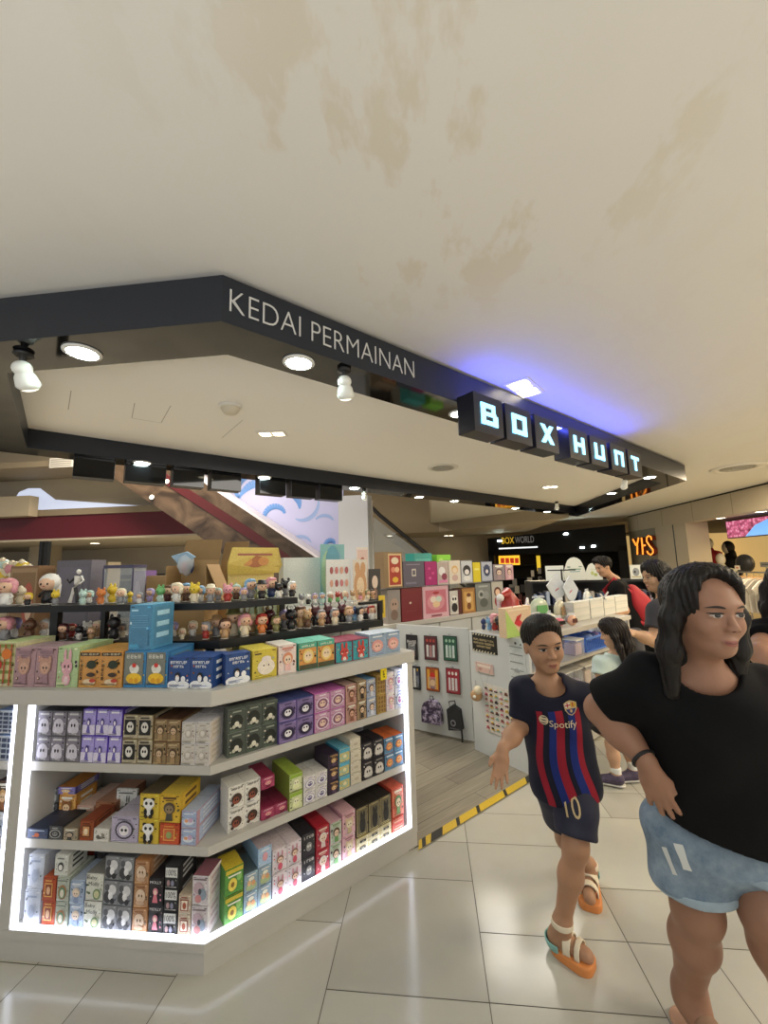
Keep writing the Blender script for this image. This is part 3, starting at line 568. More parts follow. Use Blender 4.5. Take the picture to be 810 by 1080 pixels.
# ---------------- middle shelf, angled side
R('D','middle',240,274.5,2,2,826,.11,'white toy box with brown curly head', D('#ddd9cf','#e4e0d6',[('r',.03,.03,.97,.97,'#e2ded4'),('g',.5,.88,.7,.1,7,'#2b2724'),('c',.5,.42,.32,.24,'#3f2a20'),('c',.45,.34,.2,.16,'#8c4a38'),('c',.42,.38,.05,.06,'#1c1512'),('c',.55,.38,.05,.06,'#1c1512'),('c',.25,.2,.1,.08,'#3f2a20')],'#e9e5db'), off=.06)
R('D','middle',275.5,304.5,2,1,849,.16,'magenta toy box with pink faces', D('#8f2b4c','#a03a5c',A_fig('#a43f60','#c9607c','#e3a9a0','#7a2440','#d9a0ac'),'#8a2948'), off=.05)
R('D','middle',275.5,290,1,1,819,.16,'magenta toy box stacked on top', D('#8f2b4c','#a03a5c',A_fig('#a43f60','#c9607c','#e3a9a0','#7a2440','#d9a0ac'),'#94304f'), off=.052, z0=LV['middle']+.128)
R('D','middle',305.3,319.5,1,2,816,.2,'lime toy box with pear figure', D('#7f8f3c','#a9b95c',[('r',.03,.03,.97,.97,'#cdd3a4'),('r',.03,.78,.97,.97,'#8fae3c'),('c',.5,.32,.3,.2,'#dfe3b0'),('c',.5,.52,.2,.14,'#e9e6c4'),('c',.42,.5,.04,.04,'#4a4a2a'),('c',.58,.5,.04,.04,'#4a4a2a')],'#9fb84a'))
R('D','middle',320.2,345.5,2,2,816,.15,'white toy box with lilac ring', D('#d3cfc9','#d9d4cf',A_moon('#dcd8d4','#a9a0bc','#e9e6e4','#6a5f8c'),'#e3e0da'))
R('D','middle',346.2,357.5,1,3,795,.14,'plum toy box with gold figure', D('#2f2434','#3a2b3f',A_fig('#3a2c40','#8c6a3a','#d9b98c','#5a4460','#a9895a'),'#33283a'))
R('D','middle',358.2,369.5,1,3,789,.14,'turquoise and yellow toy box', D('#3f8fb0','#59a5bf',[('r',.03,.03,.97,.97,'#d3c27a'),('r',.03,.7,.97,.97,'#5aa9c4'),('c',.5,.38,.3,.24,'#a9bfa0'),('c',.5,.42,.16,.14,'#efd9a9')],'#6ab4cc'))
R('D','middle',370.2,381.6,1,4,779,.14,'plain cream toy box in a tall stack', D('#cdc5b0','#d6cfbc',[('r',.04,.05,.96,.95,'#d4cdb9'),('r',.3,.4,.7,.6,'#bdb49c')],'#d9d3c2'))
R('D','middle',382.4,405.6,2,2,781,.15,'black toy box with white skeleton', D('#26242a','#302d34',A_ghost('#2e2b32','#cfcbc4','#1a181c','#8a8680'),'#1f1d22'))
R('D','middle',406.4,426,2,2,776,.15,'blue toy box with orange ball figure', D('#4a7396','#5a86a8',[('r',.03,.03,.97,.97,'#5d88a8'),('c',.5,.45,.34,.26,'#c9763a'),('c',.5,.45,.24,.18,'#e3a565'),('c',.42,.48,.04,.04,'#2a2320'),('c',.58,.48,.04,.04,'#2a2320'),('r',.15,.85,.85,.93,'#d3dfe9')],'#c4622c'))
# ---------------- bottom shelf, left side
R('H','bottom',24,41,1,2,902,.3,'pale blue-white long toy box', D('#b9bfcc','#c3cad8',[('r',.03,.03,.97,.97,'#c4cbd9'),('c',.5,.4,.2,.2,'#a9b4c9'),('r',.2,.8,.8,.86,'#9aa7c0')],'#cfd4df'))
R('H','bottom',42,56,1,2,925,.2,'red toy box with framed teddy', D('#a8452a','#b8552f',A_frame('#b45230','#e0b060','#8f4028','#d9b08a'),'#b45a36'))
R('H','bottom',56.8,70.2,1,2,925,.13,'mint grey toy box with rainbow arch', D('#9fa898','#b4bcae',[('r',.03,.03,.97,.97,'#b7beb0'),('c',.5,.4,.34,.3,'#a7744a'),('c',.5,.38,.26,.24,'#5f8a6a'),('c',.5,.36,.16,.17,'#d9d3bf'),('r',.1,.86,.9,.9,'#6a7266')],'#c3c9bb'))
zt = LV['bottom']+2*.001+(face_z('H',63,925,.03)-LV['bottom'])
R('H','bottom',56,70.4,1,1,902,.1,'small white toy box with bat-wing face', D('#c9c9c0','#d3d3ca',[('r',.03,.03,.97,.97,'#cfd0c6'),('c',.5,.45,.22,.22,'#3a3a3a'),('c',.5,.42,.15,.14,'#e6e3da'),('r',.25,.82,.75,.88,'#6a6a64')],'#d9d9d0'), z0=zt)
R('H','bottom',71,86,1,2,929,.13,'powder blue toy box with small doll', D('#93a4bd','#a3b3c9',A_fig('#a2b2c8','#d3c3ae','#ecd3bf','#8494b4','#dfe6f0'),'#b4c1d4'))
R('H','bottom',86.8,105.5,1,2,922,.14,'white toy box with black handwritten title', D('#d0cfc4','#dcdbcf',[('r',.03,.03,.97,.97,'#d8d8cb'),('t',.38,.85,.58,.17,'Baby','#22221f'),('t',.5,.62,.62,.19,'Molly','#22221f'),('c',.68,.26,.22,.2,'#6a8a5a'),('c',.68,.26,.15,.14,'#c9c49a'),('c',.25,.3,.08,.05,'#5a6a4a')],'#8c8c84'))
R('H','bottom',106.2,137.5,2,3,904,.13,'black and white photo toy box', D('#6f7074','#8c8d90',[('r',.03,.03,.97,.97,'#8f9093'),('c',.35,.35,.28,.25,'#3c3d40'),('c',.65,.65,.28,.22,'#d6d6d6'),('c',.55,.4,.16,.16,'#e6e6e4'),('c',.3,.75,.16,.14,'#55565a'),('c',.7,.2,.15,.12,'#2c2d30')],'#5a5b5f'))
R('H','bottom',138.3,154,1,3,908,.13,'tan toy box with pale round face', D('#a8754a','#b9875c',[('r',.03,.03,.97,.97,'#b68a64'),('c',.5,.5,.34,.3,'#d9bfa4'),('c',.4,.52,.05,.06,'#5a3f2c'),('c',.6,.52,.05,.06,'#5a3f2c'),('r',.2,.86,.8,.92,'#8c5f3c'),('c',.5,.22,.3,.1,'#c9a78a')],'#bb8454'))
R('H','bottom',154.8,170.2,1,2,926,.14,'black toy box with pink doll', D('#1f1d20','#2a272b',[('r',.03,.03,.97,.97,'#252226'),('t',.5,.86,.8,.1,'MOLLY','#e3e0dc'),('c',.5,.52,.18,.14,'#d98a94'),('p',[(.3,.12),(.7,.12),(.6,.42),(.4,.42)],'#d47784'),('c',.5,.5,.11,.09,'#f0c9b9')],'#2c292e'))
R('H','bottom',171,185.8,1,3,914,.13,'black toy box with white number panel', D('#2a2a2c','#3a3a3c',[('r',.03,.03,.97,.97,'#323234'),('r',.06,.5,.94,.94,'#d3d3cf'),('t',.5,.72,.74,.28,'100%','#2a2a2c'),('c',.3,.25,.12,.14,'#a98a8a'),('c',.6,.25,.12,.14,'#8c8ca0'),('r',.1,.06,.9,.1,'#c9c9c4')],'#3c3c3e'))
R('H','bottom',186.6,200.2,1,2,944,.13,'cream toy box with red window frame', D('#b9a58c','#cdbca4',A_frame('#cbbaa2','#8c3a2a','#e3d6c0','#a9553a'),'#c3b39a'))
R('H','bottom',201,218.5,1,2,924,.10,'white toy box with pink grey pattern', D('#d9d6d6','#dcd3d3',[('r',.03,.03,.97,.97,'#d3c9cb'),('c',.4,.6,.3,.2,'#b9a0a8'),('c',.65,.4,.25,.2,'#8c9aa8'),('c',.4,.25,.2,.14,'#c98a8a'),('c',.5,.5,.1,.1,'#4a4a50'),('r',.1,.88,.9,.93,'#7a6a70')],'#8a5a64'))
# ---------------- bottom shelf, angled side
R('D','bottom',236,256,1,2,915,.11,'green and yellow toy box with sunflower', D('#4f8a3a','#6aa04a',[('r',.03,.03,.97,.97,'#5f9a48'),('r',.03,.82,.97,.97,'#c9b53c'),('c',.4,.4,.24,.24,'#e3cf5a'),('c',.4,.4,.1,.1,'#8a6a2a'),('c',.75,.6,.14,.14,'#8cc06a'),('r',.15,.7,.85,.76,'#e9f0d8')],'#cdb63a'))
zq = R('D','bottom',257,286.5,2,2,917,.14,'pale blue toy box with picnic children', D('#7f98a8','#94a9b8',[('r',.03,.03,.97,.97,'#94abba'),('c',.5,.3,.4,.2,'#a9b98a'),('c',.35,.5,.14,.14,'#e0b98a'),('c',.65,.45,.14,.14,'#d8a070'),('c',.5,.7,.2,.1,'#e9e3d0'),('r',.2,.86,.8,.92,'#f0eee0')],'#5a6a70'))
R('D','bottom',272,286.5,1,1,893,.2,'sky blue toy box lying on top', D('#9ab9d8','#aac4de',[('r',.03,.03,.97,.97,'#abc6df'),('c',.5,.5,.2,.24,'#d9a0a8'),('r',.2,.82,.8,.9,'#f0f3f8')],'#b4a6ac'), z0=zq)
R('D','bottom',287.3,318.5,2,2,892,.16,'white toy box with pink eared doll', D('#d6ccd0','#e0d6da',[('r',.03,.03,.97,.97,'#dfd5d9'),('c',.36,.78,.06,.14,'#c98f9a'),('c',.64,.78,.06,.14,'#c98f9a'),('c',.5,.56,.24,.16,'#8c6a5a'),('c',.5,.53,.17,.12,'#edc9b4'),('c',.5,.26,.15,.16,'#c9566a'),('c',.44,.54,.03,.03,'#2a2320'),('c',.56,.54,.03,.03,'#2a2320')],'#ddd0d4'))
R('D','bottom',319.3,332.8,1,2,879,.16,'black toy box with grey wordmark', D('#2a292c','#343236',[('r',.03,.03,.97,.97,'#323035'),('g',.5,.84,.8,.12,4,'#c9c6c0'),('c',.5,.42,.24,.2,'#8c8a88'),('c',.42,.45,.05,.06,'#e6e3da'),('c',.58,.45,.05,.06,'#e6e3da')],'#2c2b2f'))
R('D','bottom',333.6,347.6,1,2,871,.16,'crimson toy box with white figure', D('#a02430','#b23040',A_fig('#b03242','#e3d9d0','#efcdb8','#d9c9c4','#e9c4b4'),'#b02a38'))
R('D','bottom',348.4,360.8,1,2,866,.16,'pink toy box with green leaf girl', D('#c9a0a8','#b9c4ae',A_fig('#bcc6b2','#5a3f2c','#eccbb0','#6a9a5a','#8ca07a'),'#d3a9b0'))
R('D','bottom',361.6,375.4,1,2,856,.16,'rose toy box with cream bear', D('#cf9aa4','#d9aab2',A_fig('#dbb0b6','#d9c4a0','#ead9bf','#c9b48c','#a97a7f',ears='#d9c4a0'),'#e0b4bc'))
zc = R('D','bottom',376.2,413.5,3,2,876,.16,'cream toy box with black square photo', D('#bfae74','#cfc08c',[('r',.03,.03,.97,.97,'#d6cca4'),('r',.25,.25,.75,.62,'#2b2a26'),('c',.5,.42,.12,.12,'#8a8674'),('r',.2,.76,.8,.82,'#8a7a44')],'#c9b878'))
R('D','bottom',376.2,413.5,3,1,845,.13,'black and gold toy box with dark wolf', D('#3a3428','#4a4336',[('r',.03,.03,.97,.97,'#a99a70'),('r',.1,.08,.9,.92,'#6f674e'),('c',.5,.4,.24,.3,'#1f1d1a'),('c',.4,.72,.08,.14,'#1f1d1a'),('c',.62,.72,.08,.14,'#1f1d1a'),('c',.5,.66,.14,.1,'#2b2825')],'#2c2822'), z0=zc)
R('D','bottom',414.3,426.6,1,2,862,.16,'coral red toy box with pale band', D('#c94a3a','#d4604c',[('r',.03,.03,.97,.97,'#d2604e'),('r',.15,.35,.85,.6,'#e3a58c'),('r',.2,.8,.8,.86,'#f0c9b4')],'#d9705a'))
R('D','bottom',414.3,426.6,1,1,830,.14,'orange-red toy box with green figure', D('#c9503a','#d66a4c',A_fig('#d9775c','#5f8a5a','#e9d3b4','#7aa06a','#f0d9c4'),'#d4654a'), z0=face_z('D',420,862,.03)+.003)
# yellow price flag on the upper shelf
p0 = face_pt('D', 402, LV['upper'], .02)
t = empty('price_tag', dn(p0, .012, LV['top']-.062-.06), 'bright yellow price tag hanging under the counter top edge', 'price tag', None, TH)
mb = MB(); mb.box(-.021, .021, -.001, .001, 0, .058, ink('#f0d51e')); mb.build('card', t)
mb = MB(); draw(mb, [('g',.5,.5,.35,.6,2, '#2a2416'), ('r', .1, .8, .9, .88, '#c9a010')], .042, .058, y=-.001); mb.build('print', t)
# neighbouring bay on the far left
R('H','upper',-6,17.5,1,1,749,.2,'white and blue window box in left bay', D('#9fb4d6','#c9d6ea',A_grid('#d3dcec','#3a4560',3,5),'#8aa4d0'), z0=LV['upper']+.112)
R('H','upper',-8,14,1,1,779,.2,'lower white and blue window box in left bay', D('#9fb4d6','#c9d6ea',A_grid('#d3dcec','#3a4560',3,4),'#8aa4d0'), hfix=.105)
R('H','middle',-5,9,1,1,823,.2,'dark brown toy box in left bay', D('#3f2f2a','#5a463c',A_fig('#57443a','#c9a06a','#e0c09a','#8a5a3a'),'#33272a'), z0=LV['middle']+.1)
R('H','middle',-9,5,1,1,857,.2,'lower pale toy box in left bay', D('#c9cdd0','#d3d7da',A_ghost('#cfd4d8','#9aa4ac'),'#d9dde0'), hfix=.096)
R('H','bottom',-12,2,1,2,900,.2,'cream toy box in left bay', D('#cfc2a8','#d9cdb4',A_fig('#d6cab0','#a07a5a','#ecd3b8','#c9a98a'),'#dcd2bc'))
# ================================================================ BLACK DISPLAY RACK AND FIGURINES
blk = mat('rack_black', '#121315', .4, spec=.4)
rack = empty('display_rack', dn(.2, -.33, LV['top']+.0006), 'black two-tier display rack crowded with small figurines on the counter', 'display rack')
S0, S1 = .25, .44
ZL0, ZL1, ZU0, ZU1 = 1.186, 1.226, 1.375, 1.408
def rk(name, x0, d1, s0, s1, z0, z1): mb = MB(); mb.prism(ring(x0, d1, s0, s1), z0, z1, blk); return wpart(name, mb, rack)
rk('lower_tier', -3.1, 1.125, S0, S1, ZL0, ZL1)
rk('upper_tier', -3.1, .52, S0, S1, ZU0, ZU1)
def post(face, x, z0, z1, s=S0+.03, w=.02):
    mb = MB()
    if face == 'H': mb.box(x-w, x+w, YF+s, YF+s+.03, z0, z1, blk)
    else: mb.box(x-w, x+w, s, s+.03, z0, z1, blk, T)
    wpart('post', mb, rack)
zr = LV['top']+.0012
for px_ in (-60, 56, 108): post('H', face_pt('H', px_, 1.3, S0+.03), ZL1, ZU0, w=.022 if px_ == 56 else .012)
post('D', .505, ZL1, ZU0, s=S1-.032, w=.012); post('D', 1.112, ZL1, 1.345, s=S0+.002, w=.011)
mb = MB(); mb.box(.95, 1.124, S0+.003, S0+.03, 1.331, 1.347, blk, T); wpart('top_rail', mb, rack)
for x in (-2.9, -2.1, -1.3): post('H', x, zr, ZL0, s=S1-.05)
for d in (.1, .6, 1.09): post('D', d, zr, ZL0, s=S1-.05)
HC = {'black': '#1d1b1d', 'white': '#e8e4dc', 'brown': '#5f3f2c', 'tan': '#b9946a', 'red': '#a8352c', 'pink': '#d9949c', 'blue': '#7fa9cc', 'yellow': '#dfc03a', 'green': '#6fae6a', 'lilac': '#a79ac6', 'orange': '#cf7a3c', 'grey': '#8a8a8c', 'maroon': '#4a1d22', 'mint': '#bcd6cc', 'cream': '#e6d8ba', 'olive': '#7c7a4c', 'navy': '#2b3a66'}
FM = {k: mat('vinyl_'+k, v, .3, var=.08, scale=40) for k, v in HC.items()}
FM['skin'] = mat('vinyl_skin', '#e3b99a', .35); eyeb = mat('vinyl_eye', '#191414', .2)
NFIG = [0]
def figurine(X, h, hair, body, extra, label, rz):
    NFIG[0] += 1
    r = empty('figurine', X, label, 'figurine', 'figurines on the black rack', rz)
    s = h; mb = MB(); b = FM[body]
    if extra == 'robot':
        W = FM['white']; B = FM['black']
        mb.tube([(-.10*s,0,.03*s),(-.05*s,0,.25*s),(.0,0,.45*s)], [.05*s,.035*s,.05*s], W, 8); mb.tube([(.12*s,0,.03*s),(.1*s,-.02*s,.25*s),(.03*s,0,.45*s)], [.05*s,.035*s,.05*s], B, 8)
        mb.tube([(.0,0,.42*s),(.06*s,0,.56*s),(.1*s,0,.78*s)], [.06*s,.06*s,.1*s], W, 8); mb.tube([(.02*s,0,.75*s),(-.12*s,-.03*s,.6*s),(-.2*s,-.02*s,.7*s)], [.04*s,.03*s,.03*s], B, 7); mb.tube([(.18*s,0,.78*s),(.28*s,-.03*s,.66*s),(.2*s,-.08*s,.56*s)], [.04*s,.03*s,.03*s], W, 7); mb.build('body', r)
        mb = MB(); mb.ell((.11*s,-.01*s,.92*s), (.06*s,.07*s,.075*s), W); mb.tube([(.1*s,-.02*s,.96*s),(.2*s,-.02*s,1.02*s)], [.012*s,.002*s], B, 5); mb.build('head', r)
        mb = MB(); mb.lathe([(.2*s,0),(.2*s,.012*s),(.02*s,.02*s)], B, 14); mb.tube([(.2*s,.06*s,0),(.2*s,.06*s,.6*s)], .008*s, B, 5); mb.build('stand', r); return r
    hb = .45*s
    mb.lathe([(.15*s,.06*s),(.19*s,.12*s),(.17*s,.25*s),(.12*s,hb),(.06*s,hb+.03*s)], b, 10)
    for q in (-1, 1):
        mb.ell((q*.09*s,-.01*s,.07*s), (.085*s,.11*s,.055*s), b, 8, 5)
        mb.tube([(q*.13*s,0,hb-.02*s),(q*.22*s,-.03*s,hb-.14*s),(q*.2*s,-.1*s,hb-.2*s)], [.05*s,.045*s,.04*s], b, 6)
    mb.build('body', r)
    hz = .68*s; sk = FM['skin'] if extra not in ('animal', 'horn', 'blob') else FM[hair]
    mb = MB(); mb.ell((0,-.02*s,hz), (.27*s,.24*s,.25*s), sk, 12, 8)
    for q in (-1, 1): mb.ell((q*.1*s,-.245*s,hz-.02*s), (.03*s,.02*s,.04*s), eyeb, 6, 5)
    mb.ell((0,-.26*s,hz-.09*s), (.03*s,.02*s,.018*s), FM['red'], 6, 4); mb.build('head', r)
    mb = MB(); H = FM[hair]
    if extra == 'animal':
        for q in (-1, 1): mb.ell((q*.18*s,0,hz+.24*s), (.09*s,.05*s,.12*s), H, 8, 5)
        mb.build('ears', r)
    elif extra == 'horn':
        for q in (-1, 1): mb.tube([(q*.12*s,0,hz+.18*s),(q*.2*s,0,hz+.32*s),(q*.1*s,0,hz+.46*s)], [.06*s,.04*s,.004*s], H, 7)
        mb.build('horns', r)
    elif extra == 'blob': mb.ell((0,-.03*s,hz+.25*s), (.1*s,.1*s,.06*s), H, 8, 5); mb.build('cap', r)
    elif extra == 'hat':
        mb.lathe([(.36*s,hz+.12*s),(.36*s,hz+.14*s),(.24*s,hz+.16*s),(.2*s,hz+.32*s),(.05*s,hz+.35*s)], H, 12); mb.build('hat', r)
    elif extra == 'hood':
        mb.ell((0,.04*s,hz+.03*s), (.31*s,.27*s,.3*s), H, 12, 8); mb.tube([(0,.1*s,hz+.2*s),(.1*s,.2*s,hz-.1*s),(.14*s,.2*s,.2*s)], [.2*s,.16*s,.1*s], H, 8); mb.build('hood', r)
    else:
        mb.ell((0,.035*s,hz+.05*s), (.295*s,.26*s,.255*s), H, 12, 8); mb.ell((0,-.1*s,hz+.2*s), (.22*s,.14*s,.09*s), H, 10, 6)
        for q in (-1, 1): mb.ell((q*.25*s,0,hz-.1*s), (.08*s,.12*s,.16*s), H, 8, 6)
        mb.build('hair', r)
    mb = MB(); mb.lathe([(.2*s,0),(.2*s,.01*s),(.18*s,.016*s)], FM['white'] if body != 'white' else FM['grey'], 12); mb.build('base', r)
    return r
def fig_row(lst, tier, s, zt, tname, flip=235, stag=.078):
    for k_, (x, ht, hair, body, ex) in enumerate(lst):
        o_ = s+.05+(stag if x < 312 else min(stag, .034))*(k_ % 2)
        face = 'H' if x < flip else 'D'
        u = face_pt(face, x, zt, o_)
        X = np.array((u, YF+o_, zt+.0006)) if face == 'H' else dn(u, -o_, zt+.0006)
        p0 = proj(X)[1]; h = face_z(face, x, p0-ht, o_)-zt
        nb = {'animal': 'eared', 'horn': 'horned', 'hat': 'hatted', 'hood': 'hooded', 'blob': 'round-headed', 'robot': 'armoured'}.get(ex, hair+'-haired')
        yield X, h, hair, body, ex, nb, face
UP = [(6,30,'pink','white',''),(21,20,'cream','cream','blob'),(29,14,'yellow','black',''),(50,32,'white','black','hood'),(58,16,'yellow','grey','animal'),(77,42,'white','black','robot'),(87,16,'mint','mint','animal'),(94,14,'mint','white',''),(106,17,'orange','orange','animal'),(118,20,'yellow','yellow','animal'),(127,17,'cream','grey',''),(137,12,'yellow','yellow','blob'),(147,12,'grey','white',''),(158,15,'lilac','lilac',''),(169,19,'green','mint','animal'),(177,18,'brown','maroon',''),(186,22,'cream','white',''),(196,20,'blue','brown',''),(205,21,'yellow','cream','animal'),(211,17,'blue','white',''),(222,19,'cream','grey','hat'),(230,14,'mint','grey',''),(240,19,'pink','red','animal'),(249,17,'mint','brown',''),(257,14,'lilac','grey',''),(264,22,'blue','grey',''),(276,20,'black','black','hat'),(286,22,'pink','navy',''),(294,17,'black','white','animal'),(301,19,'black','grey','animal'),(308,17,'white','black','')]
LO = [(5,26,'pink','grey',''),(14,22,'lilac','white',''),(31,24,'brown','brown','blob'),(47,20,'white','white','hood'),(66,18,'maroon','brown',''),(75,15,'red','red',''),(83,16,'black','white','animal'),(91,17,'white','black','animal'),(96,14,'tan','tan',''),(102,18,'cream','tan',''),(120,26,'black','black','animal'),(129,15,'grey','cream',''),(176,17,'orange','red',''),(183,16,'lilac','white',''),(192,12,'cream','cream',''),(203,17,'cream','white',''),(217,19,'grey','red',''),(228,22,'tan','grey','hat'),(237,22,'brown','tan',''),(246,30,'olive','cream','hat'),(258,24,'pink','cream',''),(265,19,'cream','tan','hat'),(276,22,'red','orange',''),(284,33,'maroon','maroon','horn'),(291,18,'olive','olive',''),(300,20,'lilac','grey','hood'),(307,32,'black','black','horn'),(317,24,'brown','tan',''),(324,20,'tan','brown','animal'),(333,32,'maroon','black','horn'),(339,18,'grey','tan',''),(346,32,'maroon','maroon','horn'),(353,18,'grey','cream',''),(361,33,'maroon','black','horn'),(368,18,'tan','grey',''),(374,16,'navy','blue','blob'),(380,24,'black','white',''),(386,26,'grey','black',''),(392,16,'red','white','')]
ordn = ['1st','2nd','3rd']+['%dth' % i for i in range(4, 20)]+['20th','21st','22nd','23rd']+['%dth' % i for i in range(24, 31)]+['31st','32nd','33rd']+['%dth' % i for i in range(34, 41)]+['41st']
seen = {}
def do_row(lst, s, zt, tname, flip=235):
    for X, h, hair, body, ex, nb, face in fig_row(lst, None, s, zt, tname, flip):
        base = ('%s %s figurine' % (nb, body)) if ex != 'robot' else 'white and black robot figurine'
        key = (base, tname); seen[key] = seen.get(key, 0)+1
        yield X, h, hair, body, ex, base, key, face
SEQ = []
for nm, lst, s, zt in (('upper tier', UP, S0+.0, ZU1), ('lower tier', LO, S0+.0, ZL1)):
    for i, t in enumerate(do_row(lst, s, zt, nm)):
        SEQ.append((t, nm, i, len(lst)))
for (X, h, hair, body, ex, base, key, face), nm, i, n in SEQ:
    prev = None
    lb = '%s on the %s of the black rack' % (base, nm)
    if seen[key] > 1 or True:
        lb = '%s, %s along the %s of the rack' % (base, ordn[i], nm)
    h = min(h*1.0, .095 if (nm[0] == 'l' and face == 'D' and to_dn(X)[0] > .9) else .19 if nm[0] == 'u' else (.125 if ex in ('horn',) else .138)); figurine(X, h, hair, body, ex, lb, rng.uniform(-.4, .4)+(0 if face == 'H' else TH))
# stepped clear riser and second row at the angled end of the rack
acry = mat('acrylic_clear', '#dfe6ea', .08, alpha=.28, spec=.5)
T2 = T
rs = empty('acrylic_riser', dn(.8, -.38, ZL1+.0006), 'clear acrylic riser behind the horned figurines', 'riser')
mb = MB(); mb.box(.56, 1.08, .388, .438, ZL1+.116, ZL1+.12, acry, T); wpart('top_plate', mb, rs)
for d in (.561, 1.076): mb = MB(); mb.box(d, d+.003, .388, .438, ZL1+.0006, ZL1+.1155, acry, T); wpart('side_plate', mb, rs)
UP2 = [(318,26,'grey','white','animal'),(325,22,'white','black','horn'),(332,24,'lilac','white',''),(340,20,'blue','mint',''),(348,22,'white','green','hat'),(356,24,'red','green','animal'),(364,20,'cream','mint',''),(372,22,'tan','cream','animal'),(380,26,'tan','pink','animal'),(388,20,'olive','cream',''),(393,28,'black','tan','')]
for i, (X, h, hair, body, ex, nb, face) in enumerate(fig_row(UP2, None, S0+.113, ZL1+.121, '', 0, .0)):
    X = X - np.array([ND[0], ND[1], 0])*.0
    figurine(X, min(h*.75, .068), hair, body, ex, '%s %s figurine, %s on the clear riser' % (nb, body, ordn[i]), TH+rng.uniform(-.3, .3))
UP3 = [(329,16,'white','grey',''),(342,15,'black','tan','hat'),(350,14,'brown','tan',''),(358,15,'black','white',''),(366,15,'black','cream','')]

# ================================================================ THINGS STANDING BEHIND THE RACK
carton = mat('carton_brown', '#a9875a', .7, var=.1, scale=10); carton_in = mat('carton_inner', '#8d6f48', .8, var=.1)
stock = empty('stock_table', (-1.5, 2.45, 0), 'white stock table behind the display rack', 'table')
c50 = corner(.49); e50 = dn(.60, -.49); e95 = dn(.60, -1.0)
mb = MB(); mb.prism([(-3.6, YF+.49), tuple(c50), tuple(e50[:2]), tuple(e95[:2]), (-3.6, e95[1])], 1.06, 1.10, wh); wpart('table_top', mb, stock)
for x, y in ((-3.5, 2.26), (-3.5, 2.8), (-1.5, 2.26), (-1.3, 2.8)): mb = MB(); mb.box(x, x+.05, y, y+.05, 0, 1.0595, wh); wpart('leg', mb, stock)
ZS = 1.1006
def standing_box(x0, x1, yt, Y, label, ds, name='carton_box', zb=ZS, dep=.12, cat='box', rz=0.):
    if Y < 0:                                  # measured on the angled frame, Y is the step-back n
        d0, d1 = [to_dn(atn(x, yt, Y))[0] for x in (x0, x1)]; w = d1-d0; h = atn((x0+x1)/2, yt, Y)[2]-zb; P = dn((d0+d1)/2, Y, zb); rz = TH
    else: X = aty((x0+x1)/2, 640., Y); w = aty(x1, yt, Y)[0]-aty(x0, yt, Y)[0]; h = aty((x0+x1)/2, yt, Y)[2]-zb; P = (X[0], Y, zb)
    r = empty(name, P, label, cat, None, rz); mb = MB(); b = ink(ds[0]); mb.box(-w/2, w/2, 0, dep, 0, h, b, mtop=ink(ds[1])); mb.build('carton', r)
    mb = MB(); draw(mb, ds[2], w, h); mb.build('printed_front', r)
    mb = MB(); mb.box(-w/2+.004, w/2-.004, dep*.48, dep*.52, h, h+.0006, ink('#cfc8b8')); mb.build('tape', r)
    return r, w, h
PL = lambda a, b: [('r', .03, .03, .97, .97, a), ('r', .08, .08, .92, .92, b)]
standing_box(57, 93, 591, 2.46, 'large plain grey box behind the armoured robot', ('#6f6a72', '#807b83', PL('#6f6a72', '#75707a')), 'grey_box')
standing_box(8, 37, 597, 2.40, 'brown photo box near the far end of the stock table', ('#8c6a4a', '#a0805c', PL('#a98a64', '#8f6f4c')+[('c', .7, .55, .2, .25, '#b9604a'), ('c', .75, .5, .12, .16, '#e3c3a4')]))
standing_box(137, 151, 602, 2.62, 'small purple and white box beside the clear case', ('#7a5a94', '#9a7ab0', [('r', .02, .02, .98, .98, '#cfc6d6'), ('r', .02, .45, .98, .98, '#7f5f9a'), ('c', .5, .7, .25, .16, '#b9a0c9')]))
standing_box(153, 190, 607, 2.6, 'low brown carton behind the lilac figurine', ('#a9875a', '#b9976a', PL('#a9875a', '#a58355')))
standing_box(96, 111, 593, 2.66, 'narrow beige box behind the orange figurine', ('#a59474', '#b5a484', PL('#a59474', '#9d8c6c')))
# clear acrylic case with dark frame
r = empty('acrylic_case', (aty(124, 620, 2.45)[0], 2.45, ZS), 'clear acrylic display case with dark violet rim', 'display case')
w = aty(139, 600, 2.45)[0]-aty(108, 600, 2.45)[0]; h = aty(124, 596, 2.45)[2]-ZS
mb = MB(); mb.box(-w/2, w/2, 0, .12, 0, h-.02, acry); mb.build('case', r)
mb = MB(); mb.box(-w/2-.002, w/2+.002, -.002, .122, h-.0195, h, mat('rim_violet', '#4a4660', .3)); mb.build('lid', r)
for q in (-1, 1): mb = MB(); mb.box(q*w*.5-.004, q*w*.5+.004, -.004, -.0005, 0, h-.02, mat('rim_violet', '#4a4660', .3)); mb.build('edge_strip', r)
